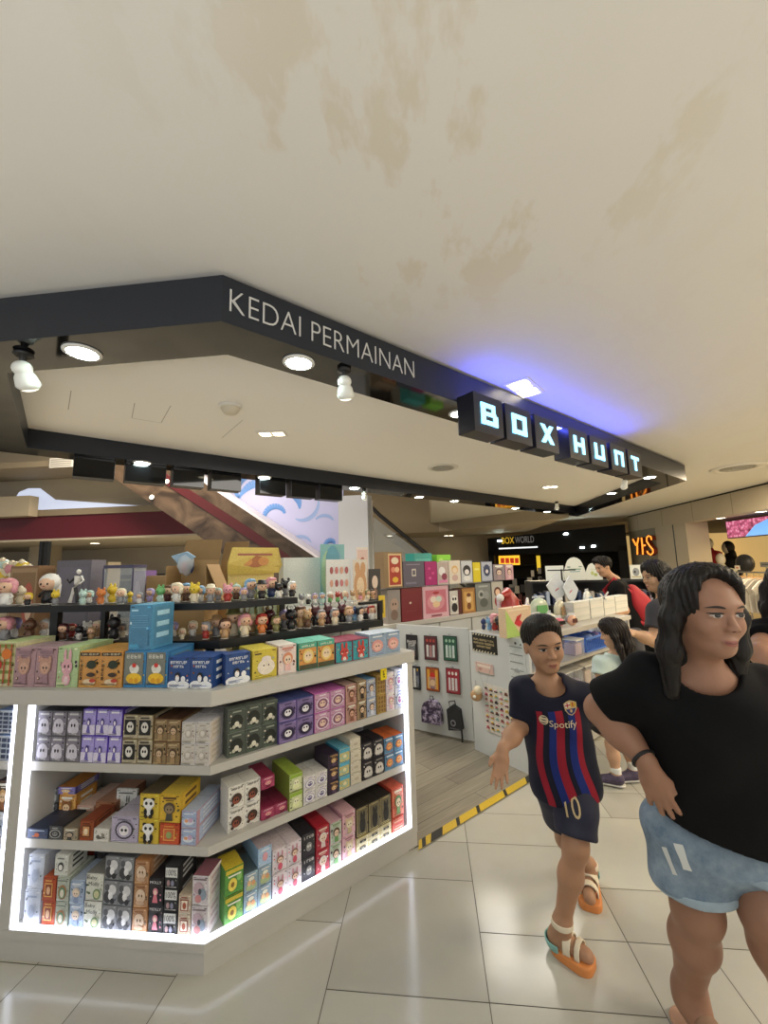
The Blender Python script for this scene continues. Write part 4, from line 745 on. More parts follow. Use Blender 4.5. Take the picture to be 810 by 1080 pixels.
# open carton with wrapped toys
def open_carton(x0, x1, yt, Y, label, flap=True, tilt=0.):
    X0, X1 = aty(x0, yt, Y)[0], aty(x1, yt, Y)[0]; h = aty(x0, yt, Y)[2]-ZS; w = X1-X0
    r = empty('open_carton', ((X0+X1)/2, Y, ZS), label, 'carton', None, tilt)
    mb = MB()
    for a in ((-w/2, w/2, .0, .004, 0, h*.55), (-w/2, w/2, .156, .16, 0, h*.8), (-w/2, -w/2+.004, .004, .156, 0, h*.75), (w/2-.004, w/2, .004, .156, 0, h*.75), (-w/2+.004, w/2-.004, .004, .156, 0, .004)): mb.box(*a, carton)
    mb.build('carton', r)
    mb = MB(); mb.slab([(-w/2, .16, h*.8), (w/2, .16, h*.8), (w/2*.95, .2, h), (-w/2*.95, .2, h)], (0, .004, 0), carton_in); mb.build('flap', r)
    mb = MB(); mb.slab([(w/2, .004, h*.75), (w/2, .15, h*.75), (w/2+.1, .14, h*.45), (w/2+.1, .02, h*.42)], (.003, 0, .003), carton); mb.build('flap', r)
    return r, w, h
open_carton(176, 218, 568, 2.36, 'open brown carton full of wrapped toys')
open_carton(222, 250, 570, 2.66, 'tall open brown carton beside the yellow display box')
def lump(name, x, y, Y, rad, m, label, cat, k=1., parts=()):
    X = aty(x, y, Y); r = empty(name, X, label, cat); mb = MB(); mb.ell((0, 0, 0), rad, m, 14, 9)
    mb.v = [(v[0]*(1+.16*math.sin(9*v[2]/rad[2]+5*v[0]/rad[0])), v[1], v[2]*(1+.12*math.sin(6*v[0]/rad[0]))) for v in mb.v]; mb.build(name+'_body', r); return r
film = mat('clear_film', '#e6edf2', .12, alpha=.45, spec=.7)
r = lump('wrapped_toy', 196, 595, 2.43, (.05, .05, .07), film, 'clear wrapped toy with red figure in the open carton', 'wrapped toy')
mb = MB(); mb.ell((-.01, 0, -.01), (.018, .018, .045), FM['red'], 8, 6); mb.ell((.03, .01, -.01), (.018, .02, .05), FM['navy'], 8, 6); mb.build('figure', r)
mb = MB(); mb.slab([(-.08, -.03, .05), (.03, -.04, .075), (.075, -.02, .04), (-.045, -.01, -.0)], (0, .004, .004), ink('#a9c8e0')); mb.build('header_card', r)
# yellow counter display with two printed bags
d0_, d1_ = to_dn(atn(247, 590, -.5))[0], to_dn(atn(296, 590, -.5))[0]; w = d1_-d0_; hd = atn(270, 577, -.5)[2]-ZS
r = empty('counter_display', dn((d0_+d1_)/2, -.5, ZS), 'yellow card display holding two pale printed bags', 'counter display', None, TH)
mb = MB(); yl = ink('#d9c37a'); mb.box(-w/2, w/2, .10, .11, 0, hd*.78, yl); mb.box(-w/2, -w/2+.006, 0, .1, 0, hd*.5, yl); mb.box(w/2-.006, w/2, 0, .1, 0, hd*.5, yl); mb.box(-w/2+.006, w/2-.006, 0, .1, 0, .01, yl); mb.build('tray', r)
mb = MB(); mb.slab([(-w*.55, .06, hd*.74), (w*.55, .06, hd*.74), (w*.6, .04, hd*.82), (w*.52, .05, hd), (-w*.48, .05, hd), (-w*.58, .04, hd*.84)], (0, .012, 0), ink('#cfb45a')); mb.build('header_card', r)
mb = MB(); draw(mb, [('c', .5, .5, .22, .3, '#a9663a'), ('c', .32, .5, .12, .22, '#c98a4a'), ('c', .68, .5, .12, .22, '#c98a4a'), ('r', .12, .8, .88, .9, '#a05a4a')], w, hd*.2, z0=hd*.76, y=.046); mb.build('header_print', r)
for q in (-1, 1):
    c = q*w*.25; mb = MB(); bw = w*.21
    mb.slab([(c-bw, .02, hd*.02), (c+bw, .02, hd*.02), (c+bw*1.05, .03, hd*.6), (c+bw*.7, .03, hd*.66), (c, .03, hd*.58), (c-bw*.7, .03, hd*.66), (c-bw*1.05, .03, hd*.6)], (0, .03, 0), ink('#cfd8b4')); o = mb.build('printed_bag', r)
    mb = MB(); draw(mb, [('c', .35, .7, .16, .12, '#a9863a'), ('c', .65, .7, .16, .12, '#a9863a'), ('c', .35, .69, .1, .08, '#f0e6d0'), ('c', .65, .69, .1, .08, '#f0e6d0'), ('c', .5, .3, .3, .16, '#a9ccb0')], bw*1.8, hd*.55, x0=c-bw*.9, z0=hd*.03, y=.019); mb.build('bag_print', o)
standing_box(299, 350, 588, -.845, 'plain white box behind the angled end of the rack', ('#d3d6cf', '#e0e2dc', PL('#d3d6cf', '#d6d9d2')+[('c', .93, .9, .03, .05, '#8a7a5a')]), 'white_box', zb=1.3006, dep=.08)
def standee(x0, x1, yt, yb, Y, label, shapes, base='#dfe6e4', zb=None, feet=True):
    X = aty((x0+x1)/2, yb, Y); w = aty(x1, yt, Y)[0]-aty(x0, yt, Y)[0]; z0 = X[2]; h = aty((x0+x1)/2, yt, Y)[2]-z0
    r = empty('card_standee', (X[0], Y, z0), label, 'card display'); mb = MB(); mb.box(-w/2, w/2, 0, .006, 0, h, ink(base)); mb.build('card', r)
    mb = MB(); draw(mb, shapes, w, h); mb.build('print', r)
    mb = MB(); mb.slab([(0, .007, 0), (0, .06, 0), (0, .007, h*.6)], (.004, 0, 0), ink(base)); mb.build('strut', r); return r
NCB = -.56
cab = empty('stock_cabinet', dn(1.02, NCB-.1, 0), 'low white stock cabinet behind the figurine riser', 'cabinet')
def CB(*a): mb = MB(); mb.box(a[0], a[1], -a[2], -a[3], a[4], a[5], wh, T); return mb
wpart('body', CB(.66, 1.34, NCB-.02, NCB-.4, 0, 1.30), cab)
wpart('door', CB(.67, .995, NCB-.005, NCB-.0195, .08, 1.28), cab); wpart('door', CB(1.005, 1.33, NCB-.005, NCB-.0195, .08, 1.28), cab)
def dcard(x0, x1, yt, n, zb, label, shapes, base):
    d0, d1 = [to_dn(atn(x, yt, n))[0] for x in (x0, x1)]; w = d1-d0; h = atn((x0+x1)/2, yt, n)[2]-zb
    r = empty('card_standee', dn((d0+d1)/2, n, zb), label, 'card display', None, TH); mb = MB(); mb.box(-w/2, w/2, 0, .006, 0, h, ink(base)); mb.build('card', r)
    mb = MB(); draw(mb, shapes, w, h); mb.build('print', r)
    mb = MB(); mb.slab([(0, .007, 0), (0, .05, 0), (0, .007, h*.6)], (.004, 0, 0), ink(base)); mb.build('strut', r)
def on_cab(x0, x1, yt, lb, sh, base): 
    dcard(x0, x1, yt, NCB-.04-.012*(x0 % 5), 1.3006, lb, sh, base)
on_cab(344, 370, 590, 'white card printed with rows of pink figures', [('r',.03,.03,.97,.97,'#dfdcd8')]+[('c',.2+.2*i,.2+.28*j,.07,.08,('#c97a7a','#d9a08c','#a95a5a')[(i+j)%3]) for i in range(4) for j in range(3)], '#e3e0dc')
dcard(338, 363, 574, NCB-.2, 1.3006, 'teal and yellow cloud-edged header card', [('c',.3,.5,.28,.4,'#9fbf9a'),('c',.7,.5,.28,.4,'#7fa9b4'),('c',.5,.7,.3,.28,'#5f97a9'),('r',.2,.35,.8,.6,'#d3c96a'),('r',.25,.62,.75,.72,'#e6e0a0')], '#7fb0b0')
on_cab(372, 387, 590, 'tan bear acrylic standee', [('c',.5,.4,.45,.38,'#c9986c'),('c',.3,.8,.18,.14,'#c9986c'),('c',.7,.8,.18,.14,'#c9986c'),('c',.5,.4,.26,.2,'#e6c9a6')], '#d9cdbd')
dcard(376, 388, 577, NCB-.16, 1.3006, 'pink picture card standing tall above the tan bear standee', [('r',.05,.05,.95,.95,'#d9b9ae'),('c',.5,.6,.3,.22,'#a9604a'),('c',.5,.55,.22,.15,'#f0d3be'),('c',.5,.2,.3,.14,'#e6dccf')], '#dccfc4')
on_cab(389, 401, 600, 'dark picture card with a pale doll', [('r',.05,.05,.95,.95,'#3a3634'),('c',.5,.6,.26,.2,'#d9c3b0'),('c',.5,.25,.2,.18,'#8c6a5a')], '#3a3634')
dcard(399.5, 406, 628, -.33, ZL1+.0006, 'narrow yellow card at the end of the black rack', [('r',.1,.05,.9,.95,'#d9b92c'),('r',.3,.2,.7,.8,'#6a5a1c')], '#d3b43a')
# black upright with hooks far behind at the left
pst = empty('display_pole', (aty(44, 600, 3.0)[0], 3.0, 0), 'pair of slim black display poles behind the stock table', 'pole')
for x in (41, 47): X = aty(x, 600, 3.0); mb = MB(); mb.box(X[0]-.014, X[0]+.014, 3.0, 3.03, 0, aty(x, 571, 3.0)[2], blk); wpart('upright', mb, pst)
mb = MB(); mb.box(aty(40, 600, 3.0)[0], aty(48, 600, 3.0)[0], 3.031, 3.04, 1.2, 1.23, blk); wpart('crossbar', mb, pst)
for i, (x, y, c, s) in enumerate(((4,596,'mint',.045),(14,600,'pink',.05),(24,598,'yellow',.045),(5,606,'yellow',.04),(32,601,'lilac',.035))):
    X = aty(x, y, 2.75); r = empty('plush_ball', (X[0], 2.75, X[2]), 'pastel %s plush ball on the far stock pile' % {'mint': 'mint', 'pink': 'pink', 'yellow': ('yellow' if i == 2 else 'cream yellow'), 'lilac': 'lilac'}[c], 'plush toy')
    mb = MB(); mb.ell((0,0,0), s, FM[c], 12, 8); mb.build('plush', r)
    mb = MB(); 
    for k in range(5): mb.ell((s*.9*math.cos(k*1.256), -s*.5, s*.9*math.sin(k*1.256)), s*.42, FM['cream'], 8, 5)
    mb.build('petal', r)
standing_box(-14, 38, 609, 2.74, 'wide beige carton under the pastel plush balls', ('#b9a98c', '#c9b99c', PL('#b9a98c', '#b3a386')), dep=.2)

# ================================================================ GATE PANEL, COUNTERS AND HANGING GOODS ON THE RIGHT
pw = mat('panel_white', '#c6c9c8', .45, var=.03, scale=4)
def panel_plane(q0, q1):
    a, b = atz(*q0, 0), atz(*q1, 0); u = (b-a)/np.linalg.norm(b-a); n = np.array([u[1], -u[0], 0])
    if n @ (CC-a) < 0: n = -n
    n[2] = 0; return a, b, u, n
def on_panel(P, x, y, off=0.): a, b, u, n = P; X = atpl(x, y, n, n @ a+off); return float((X-a) @ u), X[2]
def panel_T(P): a, b, u, n = P; return Matrix(((u[0], -n[0], 0, a[0]), (u[1], -n[1], 0, a[1]), (0, 0, 1, 0), (0, 0, 0, 1)))
G = panel_plane((436.7, 771), (500, 784.4)); GT = panel_T(G); GL = float(np.linalg.norm(G[1]-G[0]))
gate = empty('swing_gate', G[0], 'white swing gate hung with packaged accessories', 'gate')
mb = MB(); mb.box(-.16, GL, 0, .03, .02, .985, pw, GT); wpart('panel', mb, gate)
mb = MB(); mb.box(GL+.001, GL+.02, .005, .025, .2, .3, dark, GT); wpart('hinge', mb, gate)
mb = MB(); mb.box(GL+.001, GL+.02, .005, .025, .75, .85, dark, GT); wpart('hinge', mb, gate)
P2 = panel_plane((501, 791), (566.7, 822)); PT = panel_T(P2); PLen = float(np.linalg.norm(P2[1]-P2[0]))
def blister(P, x0, x1, y0, y1, label, shapes, base, group='hanging packs on the gate', name='blister_pack', hook=True):
    Tm = panel_T(P); u0, z1 = on_panel(P, x0, y0, .012); u1, z0 = on_panel(P, x1, y1, .012); w, h = u1-u0, z1-z0
    o = Tm @ Vector(((u0+u1)/2, -.012, z0)); rz = math.atan2(P[2][1], P[2][0])
    r = empty(name, o, label, 'packaged toy', group, rz)
    mb = MB(); mb.box(-w/2, w/2, -.003, 0, 0, h, ink(base)); mb.build('backing_card', r)
    mb = MB(); draw(mb, shapes, w, h, y=-.003); mb.build('print', r)
    mb = MB(); mb.slab([(-w*.3, -.0065, h*.12), (w*.3, -.0065, h*.12), (w*.3, -.0065, h*.6), (-w*.3, -.0065, h*.6)], (0, -.008, 0), mat('blister_clear', '#e6edf2', .1, alpha=.12, spec=.6)); mb.build('blister', r)
    if hook: mb = MB(); mb.tube([(0, .011, h+.012), (0, -.015, h+.012), (0, -.02, h+.02)], .002, steel, 6); mb.tube([(0, -.004, h-.002), (0, -.004, h+.014)], .0015, steel, 5); mb.build('hook', r)
    return r
def B_pens(bg, a, b): return [('r',.05,.03,.95,.97,bg)]+[('r',.18+.24*i,.14,.32+.24*i,.62,(a,b,a)[i]) for i in range(3)]+[('c',.25+.25*i,.8,.08,.07,b) for i in range(3)]
blister(G, 428, 441, 669, 696, 'black pack with white title, top row', [('r',.05,.03,.95,.97,'#26252a'),('g',.5,.72,.8,.12,6,'#d6d3d0'),('g',.5,.6,.6,.1,5,'#d6d3d0'),('c',.5,.25,.3,.16,'#8a4a4a')], '#1c1b20')
blister(G, 447, 462, 670, 697, 'dark pack with red and white pens, top row', B_pens('#5a2f36','#d9cfc9','#b0483f'), '#2a2226')
blister(G, 467, 483, 670, 698, 'dark green pack with white pens, top row', B_pens('#2f5a48','#cfe0d3','#9fc4a9'), '#1d2c26')
blister(G, 435, 444, 702, 728, 'navy pack with a white tube, second row', [('r',.05,.03,.95,.97,'#1f2430'),('r',.12,.1,.4,.9,'#d6d6d2'),('r',.5,.3,.85,.8,'#3a3f58'),('c',.65,.85,.1,.06,'#c9a13a')], '#1b1e28')
blister(G, 449, 464, 703, 730, 'orange and red character pack, second row', [('r',.05,.03,.95,.97,'#a8552a'),('r',.1,.1,.3,.9,'#d9a13a'),('r',.7,.1,.9,.9,'#d9a13a'),('c',.5,.65,.2,.14,'#c9352b'),('c',.5,.35,.2,.14,'#e3b06a'),('c',.5,.15,.14,.08,'#7a2a22')], '#6a2f1c')
blister(G, 470, 486, 704, 733, 'crimson pack with pale pens, second row', B_pens('#9a2f3c','#e0cfd0','#e6dcd6'), '#5a2228')
# purple backpack and black sling pouch
u0, z1 = on_panel(G, 447, 735); u1, z0 = on_panel(G, 468, 763); w, h = u1-u0, z1-z0
r = empty('backpack', GT @ Vector(((u0+u1)/2, -.004, z0)), 'small purple patterned backpack hanging on the gate', 'backpack', None, math.atan2(G[2][1], G[2][0]))
pp = bpy.data.materials.new('purple_print'); pp.use_nodes = True; nt = pp.node_tree; b = nt.nodes['Principled BSDF']; b.inputs['Roughness'].default_value = .5
tc = nt.nodes.new('ShaderNodeTexCoord'); n_ = nt.nodes.new('ShaderNodeTexNoise'); n_.inputs['Scale'].default_value = 28; rp = nt.nodes.new('ShaderNodeValToRGB')
rp.color_ramp.elements[0].color = (*lin('#3a2f48'), 1); rp.color_ramp.elements[1].color = (*lin('#c9bcd6'), 1); rp.color_ramp.elements[0].position = .45; rp.color_ramp.elements[1].position = .68
nt.links.new(tc.outputs['Object'], n_.inputs[0]); nt.links.new(n_.outputs[0], rp.inputs[0]); nt.links.new(rp.outputs[0], b.inputs[0])
def rounded(w, h, top=.5, n=8):
    pts = [(-w/2, 0), (w/2, 0)]
    for i in range(n+1): a = PI*i/n; pts.append((w/2*math.cos(a), h*(1-top)+h*top*math.sin(a)))
    return pts
mb = MB(); mb.slab([(x, -.06, z) for x, z in rounded(w, h)], (0, .06, 0), pp); bevel(mb.build('bag', r), .012, 3)
mb = MB(); mb.slab([(x, -.075, z+.01) for x, z in rounded(w*.8, h*.4, .3)], (0, .014, 0), pp); bevel(mb.build('front_pocket', r), .005, 2)
mb = MB(); mb.tube([(-.02, -.03, h-.004), (-.015, -.03, h+.03), (.015, -.03, h+.03), (.02, -.03, h-.004)], .004, FM['black'], 6); mb.build('handle', r)
u0, z1 = on_panel(G, 473, 741); u1, z0 = on_panel(G, 490, 771); w, h = u1-u0, z1-z0
r = empty('sling_pouch', GT @ Vector(((u0+u1)/2, -.004, z0)), 'black sling pouch with dangling strap on the gate', 'bag', None, math.atan2(G[2][1], G[2][0]))
cl = mat('pouch_black', '#26282c', .6, var=.2, scale=40)
mb = MB(); mb.slab([(-w*.42, -.05, .0), (w*.5, -.05, .02), (w*.38, -.05, h*.85), (-w*.1, -.05, h), (-w*.5, -.05, h*.8)], (0, .05, 0), cl); bevel(mb.build('pouch', r), .01, 2)
mb = MB(); draw(mb, [('c', .4, .4, .22, .16, '#8a8a90'), ('c', .4, .4, .14, .1, '#2a2a2e'), ('r', .1, .1, .9, .16, '#5a5c62')], w*.8, h*.8, y=-.051); mb.build('print', r)
mb = MB(); mb.tube([(w*.4, -.03, .02), (w*.44, -.035, -.05), (w*.4, -.03, -.09)], .008, cl, 6); mb.build('strap', r); mb = MB(); mb.tube([(-w*.3, -.03, h*.8), (-w*.35, -.035, h*1.1), (0, -.02, h*1.15), (w*.1, -.03, h*.9)], .006, cl, 6); mb.build('strap', r)
# side panel of the sales counter
cnt = empty('sales_counter', P2[0], 'white sales counter side with black warning sign and hanging goods', 'counter')
mb = MB(); mb.box(0, PLen, 0, .03, .006, .984, pw, PT); wpart('side_panel', mb, cnt)
def CT(d0, d1, n0, n1, z0, z1, m, name, par):   # box in the kiosk's d/n frame
    mb = MB(); mb.box(d0, d1, -n0, -n1, z0, z1, m, T); return wpart(name, mb, par)
CD0, CD1 = 2.335, 4.25
CT(CD0, CD1, .02, -.55, .945, .985, wh, 'counter_top', cnt)
CT(CD0, CD1, .0, -.55, .70, .725, wh, 'shelf', cnt); CT(CD0, CD1, .02, -.55, .02, .45, wh, 'base_cabinet', cnt)
CT(CD0, CD1, -.53, -.55, .726, .944, wh2, 'back_panel', cnt)
for d in (2.75, 4.22): CT(d, d+.025, .0, -.52, .726, .944, wh, 'divider', cnt)
ls = CT(CD0+.03, CD1-.03, -.50, -.52, .925, .94, mat('led_shelf', '#dfe6ff', .4, emit=9), 'led_strip', cnt); ls['label'] = 'glowing cool white light line'
# things on the side panel
def panel_card(P, x0, x1, y0, y1, label, name, cat, shapes, base, th=.003):
    Tm = panel_T(P); u0, z1 = on_panel(P, x0, y0); u1, z0 = on_panel(P, x1, y1); w, h = u1-u0, z1-z0
    r = empty(name, Tm @ Vector(((u0+u1)/2, -.001, z0)), label, cat, None, math.atan2(P[2][1], P[2][0]))
    mb = MB(); mb.box(-w/2, w/2, -th, 0, 0, h, ink(base)); mb.build('board', r); mb = MB(); draw(mb, shapes, w, h, y=-th); mb.build('print', r); return r, w, h
haz = [('r',.0,.0,1,1,'#1f1e1c')]+[('p',[(.02+.12*i,.9),(.07+.12*i,.9),(.1+.12*i,.99),(.05+.12*i,.99)],'#d9cfae') for i in range(8)]+[('p',[(.02+.12*i,.01),(.07+.12*i,.01),(.1+.12*i,.1),(.05+.12*i,.1)],'#d9cfae') for i in range(8)]+[('g',.5,.68,.84,.11,15,'#cdb98a'),('g',.5,.5,.84,.11,15,'#cdb98a'),('g',.5,.32,.6,.11,11,'#cdb98a')]
panel_card(P2, 498, 525, 667, 691, 'black warning sign with striped edges on the counter side', 'warning_sign', 'sign', haz, '#1c1b19')
lines = [('r',.0,.0,1,1,'#c9cdcc')]+[('r',.12,.06+.115*i,.88,.075+.115*i,'#8a8e90') for i in range(8)]+[('c',.5,.93,.07,.02,'#3a3c40'),('c',.8,.92,.04,.015,'#3a3c40'),('c',.5,.52,.18,.03,'#9a9e9e')]
panel_card(P2, 535, 558, 672, 748, 'tall pale printed notice on the counter side', 'notice', 'notice', lines, '#cfd2d1')
r, w, h = panel_card(P2, 492+10, 521, 697, 712, 'flat pink packet pinned under the warning sign', 'pink_packet', 'packet', [('r',.03,.05,.97,.95,'#d3b3a8'),('r',.1,.55,.9,.8,'#e6d3c6'),('c',.3,.35,.1,.16,'#b98a80')], '#d3b8ae', .01)
mb = MB(); mb.tube([(-w*.45, -.012, h), (0, -.014, -h*1.6), (w*.45, -.012, h)], .0012, steel, 5); mb.build('string', r)
u0, z1 = on_panel(P2, 503, 716); u1, z0 = on_panel(P2, 511, 744)
r = empty('plush_bundle', PT @ Vector(((u0+u1)/2, -.052, (z0+z1)/2)), 'beige plush keyring bundle hanging at the counter edge', 'plush toy')
mb = MB(); mb.ell((0,0,-.015), (.05,.035,.05), FM['tan'], 12, 8); mb.ell((.01,-.02,.03), (.035,.03,.035), FM['cream'], 12, 8); mb.build('plush', r)
mb = MB(); mb.tube([(0,0,.05),(0,.01,.1)], .002, steel, 5); mb.ell((-.02,-.03,-.02), .014, FM['white'], 8, 6); mb.build('keyring', r)
Tm = PT; u0, z1 = on_panel(P2, 511, 720); u1, z0 = on_panel(P2, 546, 783); w, h = u1-u0, z1-z0
r = empty('earring_board', Tm @ Vector(((u0+u1)/2, -.002, z0)), 'pale board covered with rows of tiny hair clips', 'hair clip display', None, math.atan2(P2[2][1], P2[2][0]))
mb = MB(); mb.box(-w/2, w/2, -.006, 0, 0, h, ink('#d3cdc4')); mb.build('board', r)
cc = ['#b9646e', '#2a2624', '#c9a94a', '#d9b3b9', '#8fb0a0', '#7a4a3a']
for j in range(8):
    for i in range(6):
        mb = MB(); x = -w*.42+w*.84*i/5; z = h*(.06+.115*j); mb.box(x-w*.05, x+w*.05, -.012, -.0065, z, z+h*.03, ink(cc[(i*2+j*3) % 6])); mb.ell((x, -.012, z+h*.045), (w*.045, .006, h*.022), ink(cc[(i+j) % 6]), 8, 5); mb.build('hair_clip', r)
# hazard tape along the kiosk edge
tape = MB(); ty = ink('#c9a82c'); tk = mat('tape_black', '#26241f', .5)
L0, L1 = 1.145, 2.30
for i in range(12):
    a = L0+(L1-L0)*i/12; b_ = L0+(L1-L0)*(i+1)/12
    m = tk if i in (1, 11) else ty
    tape.add([(a-.03, -.028, .0072), (b_-.03, -.028, .0072), (b_+.03, .028, .0072), (a+.03, .028, .0072)], [(0,1,2,3)], m)
    if i in (0, 3, 5, 8): tape.add([(a-.0, -.028, .0074), (a+.03, -.028, .0074), (a+.08, .028, .0074), (a+.05, .028, .0074)], [(0,1,2,3)], tk)
o = tape.build('hazard_tape', loc=K, rz=TH); tag(o, 'yellow and black hazard tape along the edge of the kiosk floor', 'floor tape')

# ---------------- back counter and the wall of large boxes
NB2, ZB2 = -1.41, .98
bc = empty('back_counter', dn(2.8, -1.5, 0), 'white back counter carrying two layers of large toy boxes', 'counter')
CT(1.72, 3.9, NB2, NB2-.55, .935, ZB2, wh, 'counter_top', bc); CT(1.74, 3.88, NB2-.03, NB2-.53, .006, .9345, wh2, 'body', bc)
for d in (1.75, 2.3, 2.85, 3.4): CT(d, d+.52, NB2-.012, NB2-.0295, .1, .925, pw, 'door', bc)
def bigbox(x0, x1, yt, ds, label, z, off=.03, dep=.15):
    n = NB2-off
    def fp(x):
        y = 640.
        for _ in range(6): X = atn(x, y, n); y = proj((X[0], X[1], z))[1]
        return to_dn(X)[0]
    a, b = fp(x0), fp(x1); h = atn((x0+x1)/2, yt, n)[2]-z; w = b-a
    r = empty('toy_box', dn((a+b)/2, n, z), label, 'toy box', 'large boxes on the back counter', TH)
    mb = MB(); c = ink(ds['base']); mb.box(-w/2+.001, w/2-.001, 0, dep, 0, h, c, mtop=ink(ds['top'] or ds['base'])); mb.build('carton', r)
    mb = MB(); draw(mb, ds['art'], w, h); mb.build('printed_front', r)
    mb = MB(); mb.box(-w*.46, w*.46, .004, dep*.5, h, h+.0006, ink(ds['front'])); mb.build('lid_flap', r); return z+h
z = ZB2+.0006
lo = [bigbox(409.5, 423, 622, D('#8a8078','#9a9088',[('r',.06,.03,.94,.97,'#8d8680'),('c',.5,.55,.32,.2,'#a98f80'),('c',.5,.25,.28,.16,'#7a6458'),('c',.4,.57,.05,.04,'#2a2320'),('c',.6,.57,.05,.04,'#2a2320')]), 'clear-fronted box with brown bear', z),
 bigbox(424, 446, 620, D('#6a1f26','#7a2a30',[('r',.02,.02,.98,.98,'#74222a'),('c',.42,.55,.05,.03,'#d9c9b4'),('r',.2,.3,.7,.31,'#8a3a40')]), 'plain dark red box with tiny emblem', z),
 bigbox(446.6, 474, 618, D('#c9a0a8','#d3aab2',[('r',.02,.02,.98,.98,'#d3a9b2'),('r',.1,.15,.9,.88,'#c4707f'),('c',.5,.5,.34,.26,'#d3909a'),('c',.4,.58,.12,.1,'#e6d3c6'),('c',.6,.58,.12,.1,'#c9d3c6'),('c',.5,.42,.14,.1,'#e3c39a'),('c',.5,.78,.12,.05,'#a8353c'),('r',.3,.04,.7,.1,'#8a4a54')]), 'pink box with framed bouquet picture', z),
 bigbox(474.6, 487.6, 622, D('#4a2a2a','#5a3a36',[('r',.03,.03,.97,.97,'#c9c6be'),('r',.7,.03,.97,.97,'#5a2a28'),('c',.4,.62,.26,.16,'#e6e2da'),('c',.4,.3,.24,.18,'#2a2828'),('c',.3,.64,.07,.06,'#1c1a1a'),('c',.5,.64,.07,.06,'#1c1a1a')]), 'box with black and white bear doll', z),
 bigbox(488.2, 502, 620, D('#8a5f34','#9a6f40',[('r',.03,.03,.97,.97,'#a87a44'),('r',.15,.1,.85,.85,'#c9a05c'),('c',.5,.55,.2,.14,'#e3c9a0'),('c',.5,.28,.16,.14,'#7a4a2a'),('c',.5,.72,.16,.08,'#6a3a22')]), 'gold brown box with arched doll picture', z),
 bigbox(502.6, 519, 615, D('#6f736f','#7f837f',[('r',.03,.03,.97,.97,'#7d817d'),('c',.35,.6,.2,.16,'#a9aca6'),('c',.65,.55,.2,.16,'#8f938f'),('c',.5,.3,.26,.16,'#5a5e5a'),('c',.35,.6,.1,.08,'#4a4e4a'),('r',.2,.86,.8,.92,'#a9ada9')]), 'silver grey box with three figures', z),
 bigbox(519.6, 532, 613, D('#8a8a86','#9a9a94',[('r',.03,.03,.97,.97,'#b3b0a6'),('c',.5,.62,.3,.18,'#5a2f28'),('c',.5,.6,.2,.12,'#e3c0a4'),('c',.5,.28,.3,.2,'#8a2a2c')]), 'grey box with doll in red dress', z)]
z2 = max(lo)+.001
pl_ = empty('clear_shelf', dn(2.7, NB2-.1, z2), 'thin clear shelf board between the two layers of boxes', 'shelf'); CT(1.80, 3.86, NB2-.02, NB2-.24, z2+.0005, z2+.006, acry, 'board', pl_)
for d in (1.802, 3.848): CT(d, d+.01, NB2-.19, NB2-.24, ZB2+.0005, z2, acry, 'support', pl_)
z2 += .0068
bigbox(405, 425, 582, D('#7a6448','#8a7458',[('r',.02,.02,.98,.98,'#8a7250'),('r',.25,.04,.95,.95,'#d9b98a'),('r',.3,.08,.9,.9,'#a83a2c'),('c',.6,.75,.2,.1,'#e6d3b4'),('c',.5,.5,.12,.08,'#d98a6a'),('c',.7,.5,.12,.08,'#e6b98a'),('c',.6,.22,.16,.08,'#e0b23a')]), 'brown carton with framed red poster', z2)
bigbox(425.6, 448, 592, D('#544f5c','#645f6c',[('r',.02,.02,.98,.98,'#5f5a68'),('r',.4,.4,.6,.7,'#c9c3b4'),('r',.44,.46,.56,.64,'#5f5a68'),('r',.15,.85,.8,.89,'#8a8594'),('r',.1,.1,.6,.18,'#7a7586')]), 'slate purple box with small white square', z2)
bigbox(448.6, 461.5, 592, D('#8c1f5a','#a02a6a',[('r',.02,.02,.98,.98,'#a8246c'),('c',.35,.7,.12,.06,'#c94a8a'),('c',.65,.5,.12,.06,'#c94a8a'),('c',.4,.3,.12,.06,'#d05a98')]), 'magenta box with spotted print', z2)
bigbox(462, 473.5, 593, D('#c9b9b4','#d6c6c0',[('r',.04,.03,.96,.97,'#b9a9a0'),('c',.4,.6,.3,.2,'#f0e6e0'),('c',.6,.35,.25,.16,'#8a3a50'),('r',.1,.08,.9,.2,'#d984a8')]), 'white box with pink bow picture', z2)
bigbox(474, 486.3, 591, D('#d3c9b9','#e0d6c6',[('r',.04,.03,.96,.97,'#ddd3c2'),('c',.5,.6,.28,.18,'#d9b070'),('c',.5,.57,.2,.12,'#f0d3b8'),('c',.5,.25,.26,.14,'#c9a9a0')]), 'cream box with blond doll', z2)
bigbox(486.8, 499, 591, D('#8a8c90','#9a9ca0',[('r',.04,.03,.96,.97,'#c3c6c9'),('c',.5,.55,.34,.24,'#2c2c30'),('c',.5,.48,.2,.12,'#e6e0da'),('c',.5,.2,.3,.12,'#e0e0dc')]), 'white box with black bob-haired doll', z2)
bigbox(499.5, 507.5, 593, D('#c9b420','#d6c02c',[('r',.03,.03,.97,.97,'#d9c42a'),('r',.2,.6,.8,.7,'#e9dc7a')]), 'plain yellow narrow box', z2)
bigbox(508, 520, 592, D('#3f4658','#4f5668',[('r',.03,.03,.97,.97,'#a9aebb'),('c',.5,.55,.3,.3,'#34405e'),('p',[(.1,.8),(.45,.55),(.4,.5)],'#2a3450'),('p',[(.9,.85),(.55,.55),(.6,.5)],'#2a3450'),('c',.5,.5,.12,.1,'#d9d3cc')]), 'grey box with navy winged robot', z2)
bigbox(520.6, 533, 595, D('#6a5f64','#7a6f74',A_fig('#8c8084','#5a4a4c','#d9bfae','#a0888c')), 'mauve box with grey-haired doll', z2)
